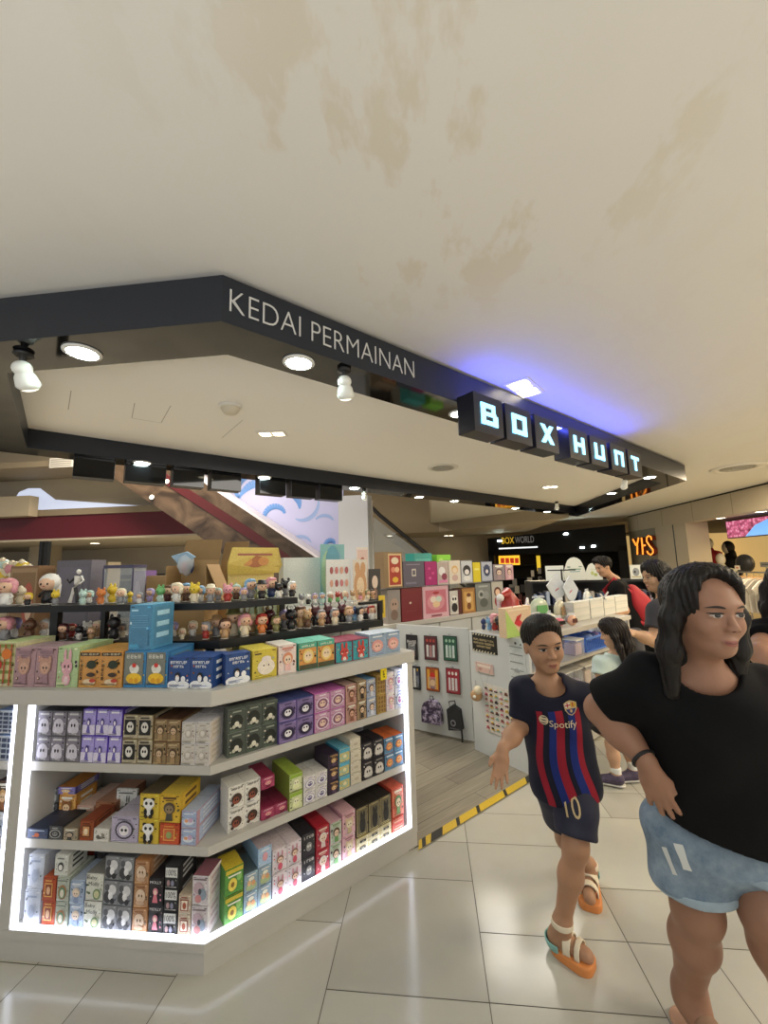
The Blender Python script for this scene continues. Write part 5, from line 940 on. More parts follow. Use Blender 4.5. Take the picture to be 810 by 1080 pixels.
z3 = bigbox(533.5, 542, 595, D('#a9808a','#b9909a',A_fig('#c49aa2','#6a4a4a','#e6c9b8','#d9b3b9')), 'dusty pink box with small doll', z2)
bigbox(437, 456, 583.5, D('#2f8f84','#3a9f94',[('r',.02,.02,.98,.98,'#3c9c8e'),('r',.1,.3,.9,.7,'#5ab4a4')]), 'flat teal box on the topmost layer', z2+.152, off=.2)
bigbox(461, 476, 585, D('#6fae2c','#7fbe3c',[('r',.02,.02,.98,.98,'#7cbc3a'),('c',.3,.5,.2,.3,'#a9d36a')]), 'flat lime green box on the topmost layer', z2+.152, off=.2)
tb = empty('storage_box', dn(2.75, NB2-.3, ZB2+.001), 'tall grey stock box behind the large toy boxes', 'box'); CT(2.2, 3.3, NB2-.26, NB2-.42, ZB2+.001, z2+.15, ink('#8a867c'), 'carton', tb)
t = empty('lid_tub', dn(1.93, NB2-.05, ZB2+.0006), 'round blue lidded tub on the back counter corner', 'tub')
mb = MB(); mb.lathe([(.055, 0), (.06, .03), (.062, .034)], ink('#4a7fae'), 18); mb.build('tub', t); mb = MB(); mb.lathe([(.066, .0345), (.066, .045), (.05, .052), (.01, .054)], ink('#5f95c4'), 18); mb.build('lid', t)
# ================================================================ FAR SURROUNDINGS
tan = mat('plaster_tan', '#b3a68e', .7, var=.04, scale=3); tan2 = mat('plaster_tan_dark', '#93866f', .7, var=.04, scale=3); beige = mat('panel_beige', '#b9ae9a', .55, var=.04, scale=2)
NW = [0]
def wallbox(x0, x1, y0, y1, z0, z1, m, name): mb = MB(); mb.box(x0, x1, y0, y1, z0, z1, m); return struct(mb.build(name))
def yslab(pts, Y, dep, m):           # picture outline on the plane at distance Y, given a thickness
    mb = MB(); mb.slab([aty(x, y, Y) for x, y in pts], (0, dep, 0), m); return mb
wallbox(-24, 16, 15.5, 15.7, 0, CEIL, tan, 'wall_back'); wallbox(-24.2, -24, 4, 15.5, 0, CEIL, tan, 'wall_left')
# ---- left: bulkhead, lit cove, red band, shop beneath
YB = 9.5; zt_, zb_ = aty(0, 548, YB)[2], aty(0, 571, YB)[2]; xr = aty(215, 560, YB)[0]
wallbox(-24, xr+.3, YB, YB+.3, zt_+.16, 5.6, tan, 'wall_front'); wallbox(-24, .2, -2, 13.4, 5.601, 5.7, tan, 'ceiling'); wallbox(.1, .2, 7.2, 15.4, CEIL+.001, 5.6, tan, 'wall_void')
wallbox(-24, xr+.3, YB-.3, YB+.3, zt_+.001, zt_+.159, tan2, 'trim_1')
wallbox(-24, xr+.3, YB-.25, YB+.2, zb_, zt_, mat('band_maroon', '#5a1420', .5), 'trim_2')
wallbox(-24, xr+.3, YB-.25, 15.4, zb_-.05, zb_-.001, beige, 'ceiling')
cove = yslab([(17, 524), (20, 519), (30, 515), (42, 515), (58, 527), (185, 536), (183, 545), (60, 539), (33, 537), (24, 527)], YB-.02, .015, mat('cove_white', '#c3cbdf', .5, emit=.55))
struct(cove.build('trim_3'))
wallbox(-24, aty(33, 530, YB-.5)[0], YB-.55, YB-.31, aty(10, 545, YB-.5)[2], aty(10, 524, YB-.5)[2], tan, 'trim_4')
wallbox(-24, aty(50, 500, YB-1)[0]+4.5, YB-1.2, YB-.001, aty(20, 496, YB-1)[2], 4.2, tan2, 'trim_5')
v = empty('wall_vent', aty(65, 493, YB-1.21), 'white rectangular wall vent left of the first black sign box', 'vent')
w = aty(78, 488, YB-1.21)[0]-aty(53, 488, YB-1.21)[0]; h = aty(65, 483, YB-1.21)[2]-aty(65, 493, YB-1.21)[2]
mb = MB(); mb.box(-w/2, w/2, -.02, 0, 0, h, frame_w); mb.build('frame', v)
mb = MB(); 
for k in range(4): mb.box(-w*.44, w*.44, -.026, -.021, h*(.12+.21*k), h*(.24+.21*k), mat('vent_grey', '#8b887f', .5))
mb.build('louvre', v)
downlight((aty(100, 573.5, 10.5)[0], 10.5, zb_-.0505), .11, 'warm round downlight inside the shop under the maroon band', None, True)
# shop interior under the band
wallbox(-24, xr, 13.2, 13.3, 0, zb_-.051, beige, 'wall_shop')
st = empty('shop_shelf', (aty(90, 600, 12.6)[0], 12.6, 0), 'long dark shop shelf far behind the figurine rack', 'shelf')
for z0, z1, m in ((1.30, 1.36, tan2), (.75, .8, tan2), (0, .1, tan2)): mb = MB(); mb.box(-5, 5, 0, .4, z0, z1, m); mb.build('board', st)
mb = MB(); mb.box(-5, 5, .41, .45, 0, 1.5, dark); mb.build('back_panel', st)
wallbox(aty(30, 590, 11)[0], aty(52, 590, 11)[0], 11, 11.4, 0, zb_-.052, tan, 'wall_pier')
# ---- escalator with its brown cladding
bm = bpy.data.materials.new('cladding_brown'); bm.use_nodes = True; nt = bm.node_tree; b = nt.nodes['Principled BSDF']; b.inputs['Roughness'].default_value = .22
tc = nt.nodes.new('ShaderNodeTexCoord'); n_ = nt.nodes.new('ShaderNodeTexNoise'); n_.inputs['Scale'].default_value = 1.6; n_.inputs['Detail'].default_value = 8; n_.inputs['Distortion'].default_value = 1.5
rp = nt.nodes.new('ShaderNodeValToRGB'); rp.color_ramp.elements[0].color = (*lin('#2c231c'), 1); rp.color_ramp.elements[1].color = (*lin('#57483a'), 1); rp.color_ramp.elements[0].position = .35; rp.color_ramp.elements[1].position = .7
nt.links.new(tc.outputs['Object'], n_.inputs[0]); nt.links.new(n_.outputs[0], rp.inputs[0]); nt.links.new(rp.outputs[0], b.inputs[0])
YE = 8.2
esc = empty('escalator', aty(300, 640, YE), 'brown clad escalator rising behind the kiosk', 'escalator')
wpart('cladding', yslab([(95, 478), (178, 478), (219, 512), (330, 586), (420, 650), (420, 760), (380, 760), (330, 650), (240, 588), (200, 558), (121, 505)], YE, .72, bm), esc)
wpart('edge_trim', yslab([(182, 478), (222, 511), (333, 585), (423, 649), (420.5, 650), (330.5, 586.4), (219.5, 512.4), (178.5, 478)], YE-.01, .72, mat('trim_pale', '#c9c6cf', .4)), esc)
wpart('cladding_band', yslab([(133, 478), (147, 478), (190, 510), (262, 556), (330, 604), (318, 604), (250, 560), (176, 512)], YE-.02, .012, mat('band_dark_maroon', '#3f1518', .3)), esc)
for (x, y, lb) in ((176, 508, 'small spot lamp on the brown escalator cladding, upper one'), (160, 524.5, 'small spot lamp on the brown escalator cladding, lower one')):
    t = empty('wall_spot', aty(x, y, YE-.025), lb, 'lamp'); R_ = Matrix.Rotation(PI/2, 4, 'X'); mb = MB(); mb.lathe([(.04, 0), (.036, .012), (.01, .016)], lamp_warm, 12, R_); mb.build('lens', t)
    mb = MB(); mb.lathe([(.055, -.004), (.055, .004), (.041, .006)], lamp_rim, 12, R_); mb.build('trim_ring', t)
# ---- pale blue wall with scroll ornament
YM = 9.0
lil = mat('mural_lilac', '#a3a6cc', .5, var=.05, scale=2)
mu = empty('mural_panel', aty(290, 560, YM), 'lilac wall panel with blue floral scrolls behind the black sign boxes', 'wall panel')
wpart('panel', yslab([(190, 478), (362, 478), (362, 760), (350, 760), (346, 600)], YM, .1, lil), mu)
bl = [mat('scroll_blue', '#4f7fc0', .5), mat('scroll_blue_pale', '#8199c8', .5)]
def scroll(pts, w0, w1, m):
    pts = [aty(x, y, YM-.002) for x, y in pts]; mb = MB(); n = len(pts)
    for i in range(n-1):
        t = pts[i+1]-pts[i]; t /= np.linalg.norm(t)+1e-9; s = np.array([-t[2], 0, t[0]])
        a, c = [math.sin(PI*min(1, max(.04, k/(n-1))))*(w1-w0)+w0 for k in (i, i+1)]
        mb.add([pts[i]-s*a, pts[i+1]-s*c, pts[i+1]+s*c, pts[i]+s*a], [(0,1,2,3)], m)
    return mb
def arc(cx, cy, r0, r1, a0, a1, n=14): return [(cx+(r0+(r1-r0)*k/n)*math.cos(a0+(a1-a0)*k/n), cy-(r0+(r1-r0)*k/n)*math.sin(a0+(a1-a0)*k/n)) for k in range(n+1)]
for i, (p, a, c, k) in enumerate(((arc(283, 533, 32, 22, 2.9, 1.35), .02, .10, 0), (arc(263, 522, 12, 20, 3.4, 1.4), .02, .08, 0), (arc(240, 520, 9, 16, 5.2, 2.6), .01, .05, 0), (arc(292, 545, 14, 9, 3.6, .4), .03, .07, 0), (arc(312, 535, 26, 12, .4, -1.6), .015, .05, 1), (arc(300, 528, 8, 18, 1.0, -.5), .02, .08, 0), (arc(345, 555, 14, 9, 2.6, .8), .02, .04, 1), (arc(322, 580, 20, 10, 2.9, .9), .01, .04, 1), (arc(222, 498, 8, 14, 5.8, 3.6), .02, .09, 0), (arc(350, 575, 8, 3, 3.6, .4), .02, .06, 0))):
    mu_ = scroll(p, a, c, bl[k]); wpart('scroll', mu_, mu)
# ---- white column
YC = 7.4
cw = mat('column_white', '#d3d6df', .5, var=.02, scale=3)
xl, xr2 = aty(357, 560, YC)[0], aty(388, 560, YC)[0]
wallbox(xl, xr2, YC, YC+.75, 0, CEIL-.001, cw, 'wall_column')
wallbox(xr2+.001, xr2+.06, YC+.1, YC+.16, 0, CEIL-.002, mat('pipe_grey', '#a7a49b', .5), 'trim_6')
# ---- dropped ceiling and bulkhead beyond the column
C1 = aty(463, 561, 13); zl_ = C1[2]; C2 = atz(600, 545.5, zl_); C0 = np.array([C1[0]-5.5, C1[1]+.6, zl_])
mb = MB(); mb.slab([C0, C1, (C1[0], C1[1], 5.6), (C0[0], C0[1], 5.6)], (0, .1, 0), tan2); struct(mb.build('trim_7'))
mb = MB(); mb.slab([C1, C2, (C2[0], C2[1], CEIL-.003), (C1[0], C1[1], CEIL-.003)], (0, .1, 0), tan); struct(mb.build('trim_8'))
mb = MB(); mb.prism([(C0[0], C0[1]+.12), (C1[0]+.1, C1[1]+.12), (C2[0], C2[1]+.12), (C2[0]+.02, 15.4), (C0[0], 15.4)], zl_, zl_+.04, tan); struct(mb.build('ceiling'))
for x, y, lb in ((476, 568, 'bright round downlight in the dropped ceiling left of the dark shop'), (471, 574, 'small round downlight in the dropped ceiling, further back'), (411, 565, 'round downlight seen past the white column')):
    q = atz(x, y, zl_-.0005); q = q if q[1] < 15.2 else np.array([q[0]*14.8/q[1], 14.8, zl_-.0005]); downlight(q, .09, lb, None, True)
# second escalator rail beyond the column
YR = 9.2
er = empty('escalator_balustrade', aty(430, 600, YR), 'glass escalator balustrade with black handrail beside the white column', 'balustrade')
mb = MB(); mb.tube([aty(x, y, YR) for x, y in ((392, 535), (400, 543), (452, 586), (500, 626))], .045, dark, 8); wpart('handrail', mb, er)
gl = mat('balustrade_glass', '#a9b0b0', .1, alpha=.3); wpart('glass_panel', yslab([(394, 545), (452, 590), (500, 630), (500, 660), (394, 600)], YR, .02, gl), er)
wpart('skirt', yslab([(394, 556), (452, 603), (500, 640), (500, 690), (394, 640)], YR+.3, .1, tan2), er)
# ---- dark toy shop at the far end
P0 = np.array([6.165, 13.24, 0]); q = atz(515, 568, 2.6); P1 = np.array([q[0], q[1], 0]); 
s = (14.9-P0[1])/(P1[1]-P0[1]); 
Fd = (P1-P0)/np.linalg.norm(P1-P0)
shopb = mat('shop_black', '#08080a', .6, spec=.2); shopd = mat('shop_dark', '#0f0e0d', .7, spec=.2)
# the shop front is turned so that it faces the hall; kept inside the hall's depth
A0 = aty(659, 553, 12.9); A1 = aty(514, 568, 14.6); zt0 = 2.62
sh = empty('toy_shop', ((A0[0]+A1[0])/2, 13.8, 0), 'black fronted toy shop with lit poster at the far end of the hall', 'shop front')
u = np.array([A1[0]-A0[0], A1[1]-A0[1], 0]); SL = np.linalg.norm(u); u /= SL
def FPt(t, z): return np.array([A0[0], A0[1], 0])+u*t+np.array([0, 0, z])
nrm = np.array([u[1], -u[0], 0]); nrm = nrm if nrm @ (CC-FPt(0, 0)) > 0 else -nrm
def on_shop(x, y, off=0.): X = atpl(x, y, nrm, nrm @ FPt(0, 0)+off); return float((X-FPt(0, 0)) @ u), X[2]
zc0 = on_shop(659, 553)[1]; zc1 = on_shop(514, 568)[1]; zz = min(2.88, (zc0+zc1)/2)
mb = MB(); mb.slab([FPt(0, on_shop(600, 583)[1]), FPt(SL, on_shop(600, 583)[1]), FPt(SL, zc1), FPt(0, zc0)], -nrm*.2, shopb); wpart('fascia', mb, sh)
mb = MB(); mb.slab([FPt(0, 0)-nrm*1.0, FPt(SL, 0)-nrm*1.0, FPt(SL, 2.3)-nrm*1.0, FPt(0, 2.3)-nrm*1.0], -nrm*.1, shopd); wpart('back_wall', mb, sh)
for t0, t1 in ((0, .25), (SL-.2, SL)): mb = MB(); mb.slab([FPt(t0, 0), FPt(t1, 0), FPt(t1, 2.0), FPt(t0, 2.0)], -nrm*.9, shopb); wpart('pier', mb, sh)
for z in (.5, 1.0, 1.45): mb = MB(); mb.slab([FPt(.3, z)-nrm*.6, FPt(SL-.25, z)-nrm*.6, FPt(SL-.25, z+.04)-nrm*.6, FPt(.3, z+.04)-nrm*.6], -nrm*.35, shopb); wpart('shelf_board', mb, sh)
def shop_text(body, x0, x1, y0, y1, m, name):
    t0, z1 = on_shop(x0, (y0+y1)/2-1.5, .01); t1, _ = on_shop(x1, (y0+y1)/2-1, .01); zz1 = on_shop((x0+x1)/2, y0, .01)[1]; zz0 = on_shop((x0+x1)/2, y1, .01)[1]
    a, fs = text_fit(body, abs(t1-t0), zz1-zz0, res=3); tm = (t0+t1)/2; sg = 1 if t1 > t0 else -1
    mb = MB(); mb.add([FPt(tm+sg*p[0], (zz0+zz1)/2+p[1])+nrm*.012 for p in a], fs, m); o = wpart(name, mb, sh); so = o.modifiers.new('depth', 'SOLIDIFY'); so.thickness = .01; return o
o = shop_text('BOX', 529, 542, 566.5, 573.5, mat('letter_gold', '#c9a22c', .4, emit=.5), 'lettering'); o['label'] = 'gold letters reading BOX'
o = shop_text('WORLD', 543, 563, 565.5, 572.5, mat('letter_grey', '#8f8f90', .4, emit=.15), 'lettering'); o['label'] = 'grey letters reading WORLD'
def shop_quad(x0, x1, y0, y1, off, th, m, name, par=sh):
    t0 = on_shop(x0, (y0+y1)/2, off)[0]; t1 = on_shop(x1, (y0+y1)/2, off)[0]; z1 = on_shop((x0+x1)/2, y0, off)[1]; z0 = on_shop((x0+x1)/2, y1, off)[1]
    mb = MB(); mb.slab([FPt(t0, z0)+nrm*off, FPt(t1, z0)+nrm*off, FPt(t1, z1)+nrm*off, FPt(t0, z1)+nrm*off], -nrm*th, m); return wpart(name, mb, par)
o = shop_quad(526, 548, 586, 596, -.3, .04, mat('poster_glow', '#e0a52c', .4, emit=1.0), 'lit_poster'); o['label'] = 'backlit yellow and red poster'
for i in range(4): shop_quad(528+5*i, 532+5*i, 588.5, 594, -.285, .01, mat('poster_red', '#b3331c', .4, emit=.5), 'poster_print')
shop_quad(566, 570, 586, 602, -.3, .03, mat('poster_yellow', '#cfae2c', .4, emit=.6), 'lit_panel')
shop_quad(526, 567, 577, 578.5, .03, .03, mat('shop_tube', '#cfd3d6', .4, emit=.8), 'tube_lamp')
for x, y in ((527, 570.5), (597, 563), (614, 577.5), (626, 576)): shop_quad(x-2.2, x+2.2, y-.7, y+.7, .02, .02, lamp_w, 'spot_lamp')
pr = random.Random(3)
for i in range(26):
    x = 527+pr.random()*42; y = 598+pr.random()*34; c = pr.choice(['#2b2a30', '#4a4650', '#8c8a88', '#5a2f2c', '#b9b3a8', '#37404a', '#c9c4ba'])
    shop_quad(x, x+3+2*pr.random(), y, y+5+3*pr.random(), -.25+.1*pr.random(), .03, ink(c), 'hanging_pack')
# ---- right: clothes shop
WX = 6.167
zf0, zf1 = 2.42, 2.865
wallbox(WX, WX+.35, 2.0, 13.2, zf0, zf1, beige, 'wall_right')
mb = MB()
for y in np.arange(2.6, 13.2, 1.25): mb.box(WX-.003, WX-.0002, y, y+.012, zf0, zf1, tan2)
struct(mb.build('trim_9'))
wallbox(WX+.02, WX+.35, 2.0, 13.2, zf1+.001, CEIL-.001, mat('gap_black', '#0d0c0b', .8), 'trim_10')
wallbox(WX, WX+.5, 11.75, 13.2, 0, zf0-.001, mat('panel_greige', '#8f8776', .5, var=.04), 'wall_panel'); wallbox(WX-.001, WX+.5, 10.42, 11.74, 0, zf0-.001, beige, 'wall_stone')
wallbox(WX-.004, WX-.0015, 10.9, 10.94, 0, zf0-.002, dark, 'trim_11')
letr = mat('letter_orange', '#f08a2c', .4, emit=1.1); lets = mat('letter_side', '#7a2a14', .5)
sg = empty('shop_sign', atx(680, 585, WX), 'orange glowing letters on the greige wall panel of the clothes shop', 'sign')
def xslab(pts, X, dep, m): mb = MB(); mb.slab([atx(x, y, X) for x, y in pts], (dep, 0, 0), m, lets); return mb
def stroke(pts, w):
    L_, R_ = [], []
    for i, p in enumerate(pts):
        a, c = np.array(pts[max(i-1, 0)], float), np.array(pts[min(i+1, len(pts)-1)], float); t = c-a; t /= np.linalg.norm(t); s = np.array([-t[1], t[0]])*w/2; L_.append(tuple(np.array(p)+s)); R_.append(tuple(np.array(p)-s))
    return L_+R_[::-1]
SX = WX-.12
for nm, strokes in (('Y', [[(667.3, 568.5), (671, 575.5)], [(673.5, 567), (672, 574), (672.3, 585)]]), ('F', [[(676.5, 567), (677.5, 576), (678, 585)], [(677.5, 575.6), (681, 575)]]), ('S', [[(687.3, 569.5), (686.3, 566), (684, 565.2), (682, 567), (682, 571), (685, 575.5), (688.5, 579.5), (688.7, 583), (686.3, 585.3), (683.5, 583.5), (682.3, 581)]])):
    mb = MB()
    for k, s_ in enumerate(strokes): mb.slab([atx(x, y, SX+.004*k) for x, y in stroke(s_, 1.7)], (.1, 0, 0), letr, lets)
    o = wpart('letter', mb, sg); o['label'] = 'orange letter ' + nm
warm = mat('shop_wall_glow', '#d9b878', .6, emit=.35)  # warm interior light put into the walls themselves as emission
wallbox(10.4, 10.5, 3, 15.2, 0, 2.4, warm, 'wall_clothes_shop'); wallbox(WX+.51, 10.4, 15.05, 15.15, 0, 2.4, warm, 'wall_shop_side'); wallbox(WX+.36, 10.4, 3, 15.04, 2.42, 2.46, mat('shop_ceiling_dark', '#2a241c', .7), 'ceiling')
for i, (x, y) in enumerate(((722, 557), (757, 551), (799, 543))):
    X = atx(x, y+1.0, WX+.1); downlight((WX+.17, X[1], zf0-.0005), .085, 'oblong lit downlight over the clothes shop entrance, %s' % ('beside the stone pier', 'between the other two', 'by the big screen')[i], 'entrance downlights', True)
# big screen with coloured petals
XS = 6.9
scp = [atx(766, 553, XS), atx(766, 567.5, XS)]; y1_ = atx(766, 560, XS)[1]; zs1 = atx(766, 549.5, XS)[2]; zs0 = atx(766, 567.5, XS)[2]
tv = empty('video_screen', (XS, y1_-1.2, zs0), 'video screen with pink confetti and a blue mountain shape above the clothes', 'screen')
mb = MB(); mb.box(XS+.005, XS+.08, y1_-3.2, y1_, zs0-.02, min(zs1+.02, 2.4), dark); wpart('casing', mb, tv)
scm = bpy.data.materials.new('screen_confetti'); scm.use_nodes = True; nt = scm.node_tree; b = nt.nodes['Principled BSDF']
tc = nt.nodes.new('ShaderNodeTexCoord'); vo = nt.nodes.new('ShaderNodeTexVoronoi'); vo.inputs['Scale'].default_value = 14; rp = nt.nodes.new('ShaderNodeValToRGB')
rp.color_ramp.elements[0].color = (*lin('#e6b3c4'), 1); rp.color_ramp.elements[1].color = (*lin('#4a1f2c'), 1); rp.color_ramp.elements.new(.4).color = (*lin('#c05a78'), 1)
nt.links.new(tc.outputs['Object'], vo.inputs[0]); nt.links.new(vo.outputs['Distance'], rp.inputs[0]); nt.links.new(rp.outputs[0], b.inputs['Emission Color']); b.inputs['Emission Strength'].default_value = .8; b.inputs['Base Color'].default_value = (.02, .02, .02, 1)
zc_t = min(zs1, 2.38)
mb = MB(); mb.box(XS, XS+.004, y1_-3.18, y1_-.02, zs0, zc_t, scm); wpart('display', mb, tv)
mb = MB(); blp = mat('screen_blue', '#6fa3e0', .4, emit=.7)
mb.slab([(XS-.002, y1_-.55, zs0), (XS-.002, y1_-.85, zs0+(zc_t-zs0)*.6), (XS-.002, y1_-1.2, zs0+(zc_t-zs0)*.85), (XS-.002, y1_-1.5, zs0+(zc_t-zs0)*.7), (XS-.002, y1_-2.2, zs0)], (.0015, 0, 0), blp); wpart('display_picture', mb, tv)
# mannequins
mq_w = mat('mannequin_white', '#d6d1c6', .4); 
def mannequin(x, ytop, yb, X, top, head, label, hair=None, wscale=1., front=None):
    p = atx(x, ytop, X); q = atx(x, yb, X); h = p[2]-q[2]; r = empty('mannequin', (X, p[1], 0), label, 'mannequin'); zb = q[2]; s = h
    mb = MB(); n = 14
    prof = [(.30, 0), (.27, .15), (.30, .38), (.33, .5), (.27, .60), (.10, .64), (.075, .70)]
    vs = []; 
    for rr, z in prof:
        for k in range(n): a = 2*PI*k/n; vs.append((rr*.62*s*math.cos(a)*wscale, rr*s*math.sin(a)*wscale, zb+z*s))
    fs = [(i*n+k, i*n+(k+1) % n, (i+1)*n+(k+1) % n, (i+1)*n+k) for i in range(len(prof)-1) for k in range(n)]
    mb.add(vs, fs, top, True); mb.add(vs, [tuple(range(n-1, -1, -1))], top); mb.build('garment', r)
    mb = MB(); mb.ell((-.02*s, 0, zb+.84*s), (.10*s, .095*s, .15*s), head, 12, 9); mb.lathe([(.05*s, zb+.66*s), (.05*s, zb+.76*s)], head, 10); mb.build('head', r)
    for e in (-1, 1): mb = MB(); mb.tube([(0, e*.29*s*wscale, zb+.56*s), (0, e*.36*s*wscale, zb+.3*s), (-.04*s, e*.34*s*wscale, zb+.05*s)], [.085*s, .07*s, .055*s], top, 8); mb.build('sleeve', r)
    if hair: mb = MB(); mb.ell((.03*s, 0, zb+.86*s), (.13*s, .14*s, .17*s), hair, 12, 8); mb.ell((.06*s, 0, zb+.62*s), (.1*s, .17*s, .24*s), hair, 12, 8); mb.build('wig', r)
    if front: mb = MB(); mb.slab([(-.215*s, -.14*s, zb+.0*s), (-.215*s, .14*s, zb+.0*s), (-.225*s, .11*s, zb+.56*s), (-.225*s, -.11*s, zb+.56*s)], (.03*s, 0, 0), front); mb.build('front_panel', r)
    mb = MB(); mb.tube([(0, 0, .02), (0, 0, zb)], .02, steel, 8); mb.lathe([(.16, 0), (.16, .015), (.02, .025)], steel, 18); mb.build('stand', r)
redg = mat('garment_crimson', '#8f1724', .7); blkg = mat('garment_black', '#17161a', .7); flo = mat('garment_floral', '#c9c9b4', .7, var=.35, scale=30); orag = mat('garment_orange', '#d9762c', .6)
mannequin(748, 567, 604, 7.6, redg, mat('mannequin_silver', '#b9b9b3', .3), 'silver-headed mannequin in a crimson top')
mannequin(766, 571.5, 612, 8.7, blkg, mq_w, 'dark-haired mannequin in black with orange front', mat('wig_black', '#141214', .6), 1., orag)
mannequin(760, 583, 625, 7.1, flo, mq_w, 'white-headed mannequin in a pale floral shirt', None, 1.15)
mannequin(732, 563, 600, 8.2, blkg, mat('mannequin_black', '#1b1a1c', .4), 'all black mannequin beside the stone pier')
r = empty('travel_backpack', atx(787, 603, 6.5), 'large round black backpack on display with a white label', 'bag'); 
mb = MB(); mb.ell((0, 0, .17), (.12, .21, .19), mat('bag_black', '#121113', .5), 16, 10); mb.build('bag', r)
mb = MB(); mb.box(-.125, -.119, -.02, .12, .04, .13, ink('#d9cdbd')); mb.box(-.127, -.1255, .02, .08, .07, .1, ink('#c9703a')); mb.build('label_card', r)
_h = -r.location[2]+.002; mb = MB(); mb.lathe([(.012, _h), (.012, .0)], steel, 8); mb.lathe([(.14, _h), (.14, _h+.02), (.012, _h+.03)], steel, 12); mb.build('stand', r)
r = empty('rail_sign', atx(806, 598, 6.9), 'grey rail sign at the clothes shop edge', 'sign'); mb = MB(); mb.box(-.01, 0, -.18, .08, 0, .1, ink('#8a8a88')); mb.build('board', r)
mb = MB(); mb.box(-.012, -.0105, -.14, .04, .045, .06, ink('#3a3a3a')); mb.build('print', r); mb = MB(); mb.tube([(0, -.05, 0), (0, -.05, -.25)], .008, steel, 6); mb.build('post', r)
rl0, rl1 = atx(768, 603, 5.5), atx(850, 612, 5.5)
ra = empty('clothes_rail', (5.5, rl0[1], 0), 'chrome clothes rail in front of the clothes shop', 'clothes rail')
zr_ = rl0[2]; ya, yb2 = rl0[1], rl1[1]
mb = MB(); mb.tube([(5.5, ya, zr_), (5.5, yb2, zr_)], .013, steel, 8); wpart('bar', mb, ra)
for y in (ya, yb2): mb = MB(); mb.tube([(5.5, y, .01), (5.5, y, zr_)], .013, steel, 8); mb.box(5.3, 5.7, y-.015, y+.015, 0, .02, steel); wpart('upright', mb, ra)
gc = ['#b9b4ac', '#a9a39a', '#c9c2b4', '#8a8580', '#d3cdc2', '#b0aaa2', '#9c968c', '#c2bcb2', '#cfc6b6', '#a59d92']
nG = 12
for i in range(nG):
    y = ya+(yb2-ya)*(i+.7)/(nG+.4); r = empty('hanging_shirt', (5.5, y, zr_-.655), '%s shirt on the chrome rail, %s from the far end' % (['light grey', 'stone grey', 'cream', 'mid grey', 'off-white'][i % 5], ordn[i]), 'shirt', 'shirts on the chrome rail')
    g_ = mat('shirt_%d' % (i % 10), gc[i % 10], .8, var=.08, scale=12)
    mb = MB(); mb.slab([(-.2, -.02, 0), (.2, -.02, 0), (.21, -.02, .38), (.29, -.02, .3), (.33, -.02, .4), (.2, -.02, .53), (.07, -.02, .56), (-.07, -.02, .56), (-.2, -.02, .53), (-.33, -.02, .4), (-.29, -.02, .3), (-.21, -.02, .38)], (0, .035, 0), g_); bevel(mb.build('cloth', r), .008, 2)
    mb = MB(); mb.tube([(-.15, 0, .545), (0, 0, .59), (.15, 0, .545)], .006, mat('hanger_wood', '#b98f5c', .5), 6); mb.tube([(0, 0, .59), (0, 0, .635)], .003, steel, 5); mb.build('hanger', r)

# ================================================================ GOODS ON THE SALES COUNTER
ZC = .9856
def flat_box(X, w, d, h, label, m, rz, name='flat_box', group='stacked white flat boxes'):
    r = empty(name, X, label, 'box', group, rz); mb = MB(); mb.box(-w/2, w/2, 0, d, 0, h*.38, m); mb.build('tray', r); mb = MB(); mb.box(-w/2-.001, w/2+.001, -.001, d+.001, h*.4, h-.0008, m); mb.build('lid', r); return r
wb = [mat('paper_white_%d' % i, c, .6) for i, c in enumerate(('#d6d6ce', '#cfd0c9', '#dcdad2'))]
for si, (x0, x1) in enumerate(((606, 623), (624, 638), (638.6, 650.5), (651, 664))):
    p, q = atz(x0, 658-.12*(x0-606), ZC), atz(x1, 657-.12*(x1-606), ZC); dp, dq = to_dn(p), to_dn(q); n0 = -.16; 
    fp = lambda x: to_dn(atn(x, 655, n0))[0]
    a, b_ = fp(x0), fp(x1); w = b_-a; hh = .026
    for k in range(7):
        flat_box(dn((a+b_)/2, n0, ZC+.001+k*hh), w-.006, .09, hh, 'white flat box, %s in the %s stack on the sales counter' % (['bottom', 'second', 'third', 'fourth', 'fifth', 'sixth', 'top'][k], ['first', 'second', 'third', 'last'][si]), wb[(k+si) % 3], TH)
# paper bag with heart, pink packets, santa hat packet
def fpd(x, n, y=660): return to_dn(atn(x, y, n))[0]
n0 = -.10; a, b_ = fpd(534, n0), fpd(561, n0); X = dn((a+b_)/2, n0, ZC); w = b_-a; h = atn(547, 640, n0)[2]-ZC
r = empty('paper_bag', X, 'green and peach gift bag with a red heart on the counter', 'bag', None, TH)
mb = MB(); mb.slab([(-w/2, 0, 0), (w/2, 0, 0), (w/2, .0, h), (-w/2, .0, h)], (0, .07, 0), ink('#d9bd9c')); mb.build('bag', r)
mb = MB(); draw(mb, [('p', [(0, 0), (.55, 0), (.0, .95)], '#a9c46a'), ('p', [(.3, .45), (.52, .55), (.62, .75), (.42, .68)], '#b3262c'), ('p', [(.3, .45), (.5, .3), (.62, .45), (.52, .55)], '#c9353c'), ('r', .1, .88, .9, .94, '#e6d0b4')], w, h); mb.build('print', r)
mb = MB(); mb.tube([(-w*.2, .01, h), (-w*.15, .01, h+.05), (w*.15, .01, h+.05), (w*.2, .01, h)], .003, FM['red'], 6); mb.build('handle', r)
pinkf = mat('film_pink', '#d98a94', .2, spec=.7)
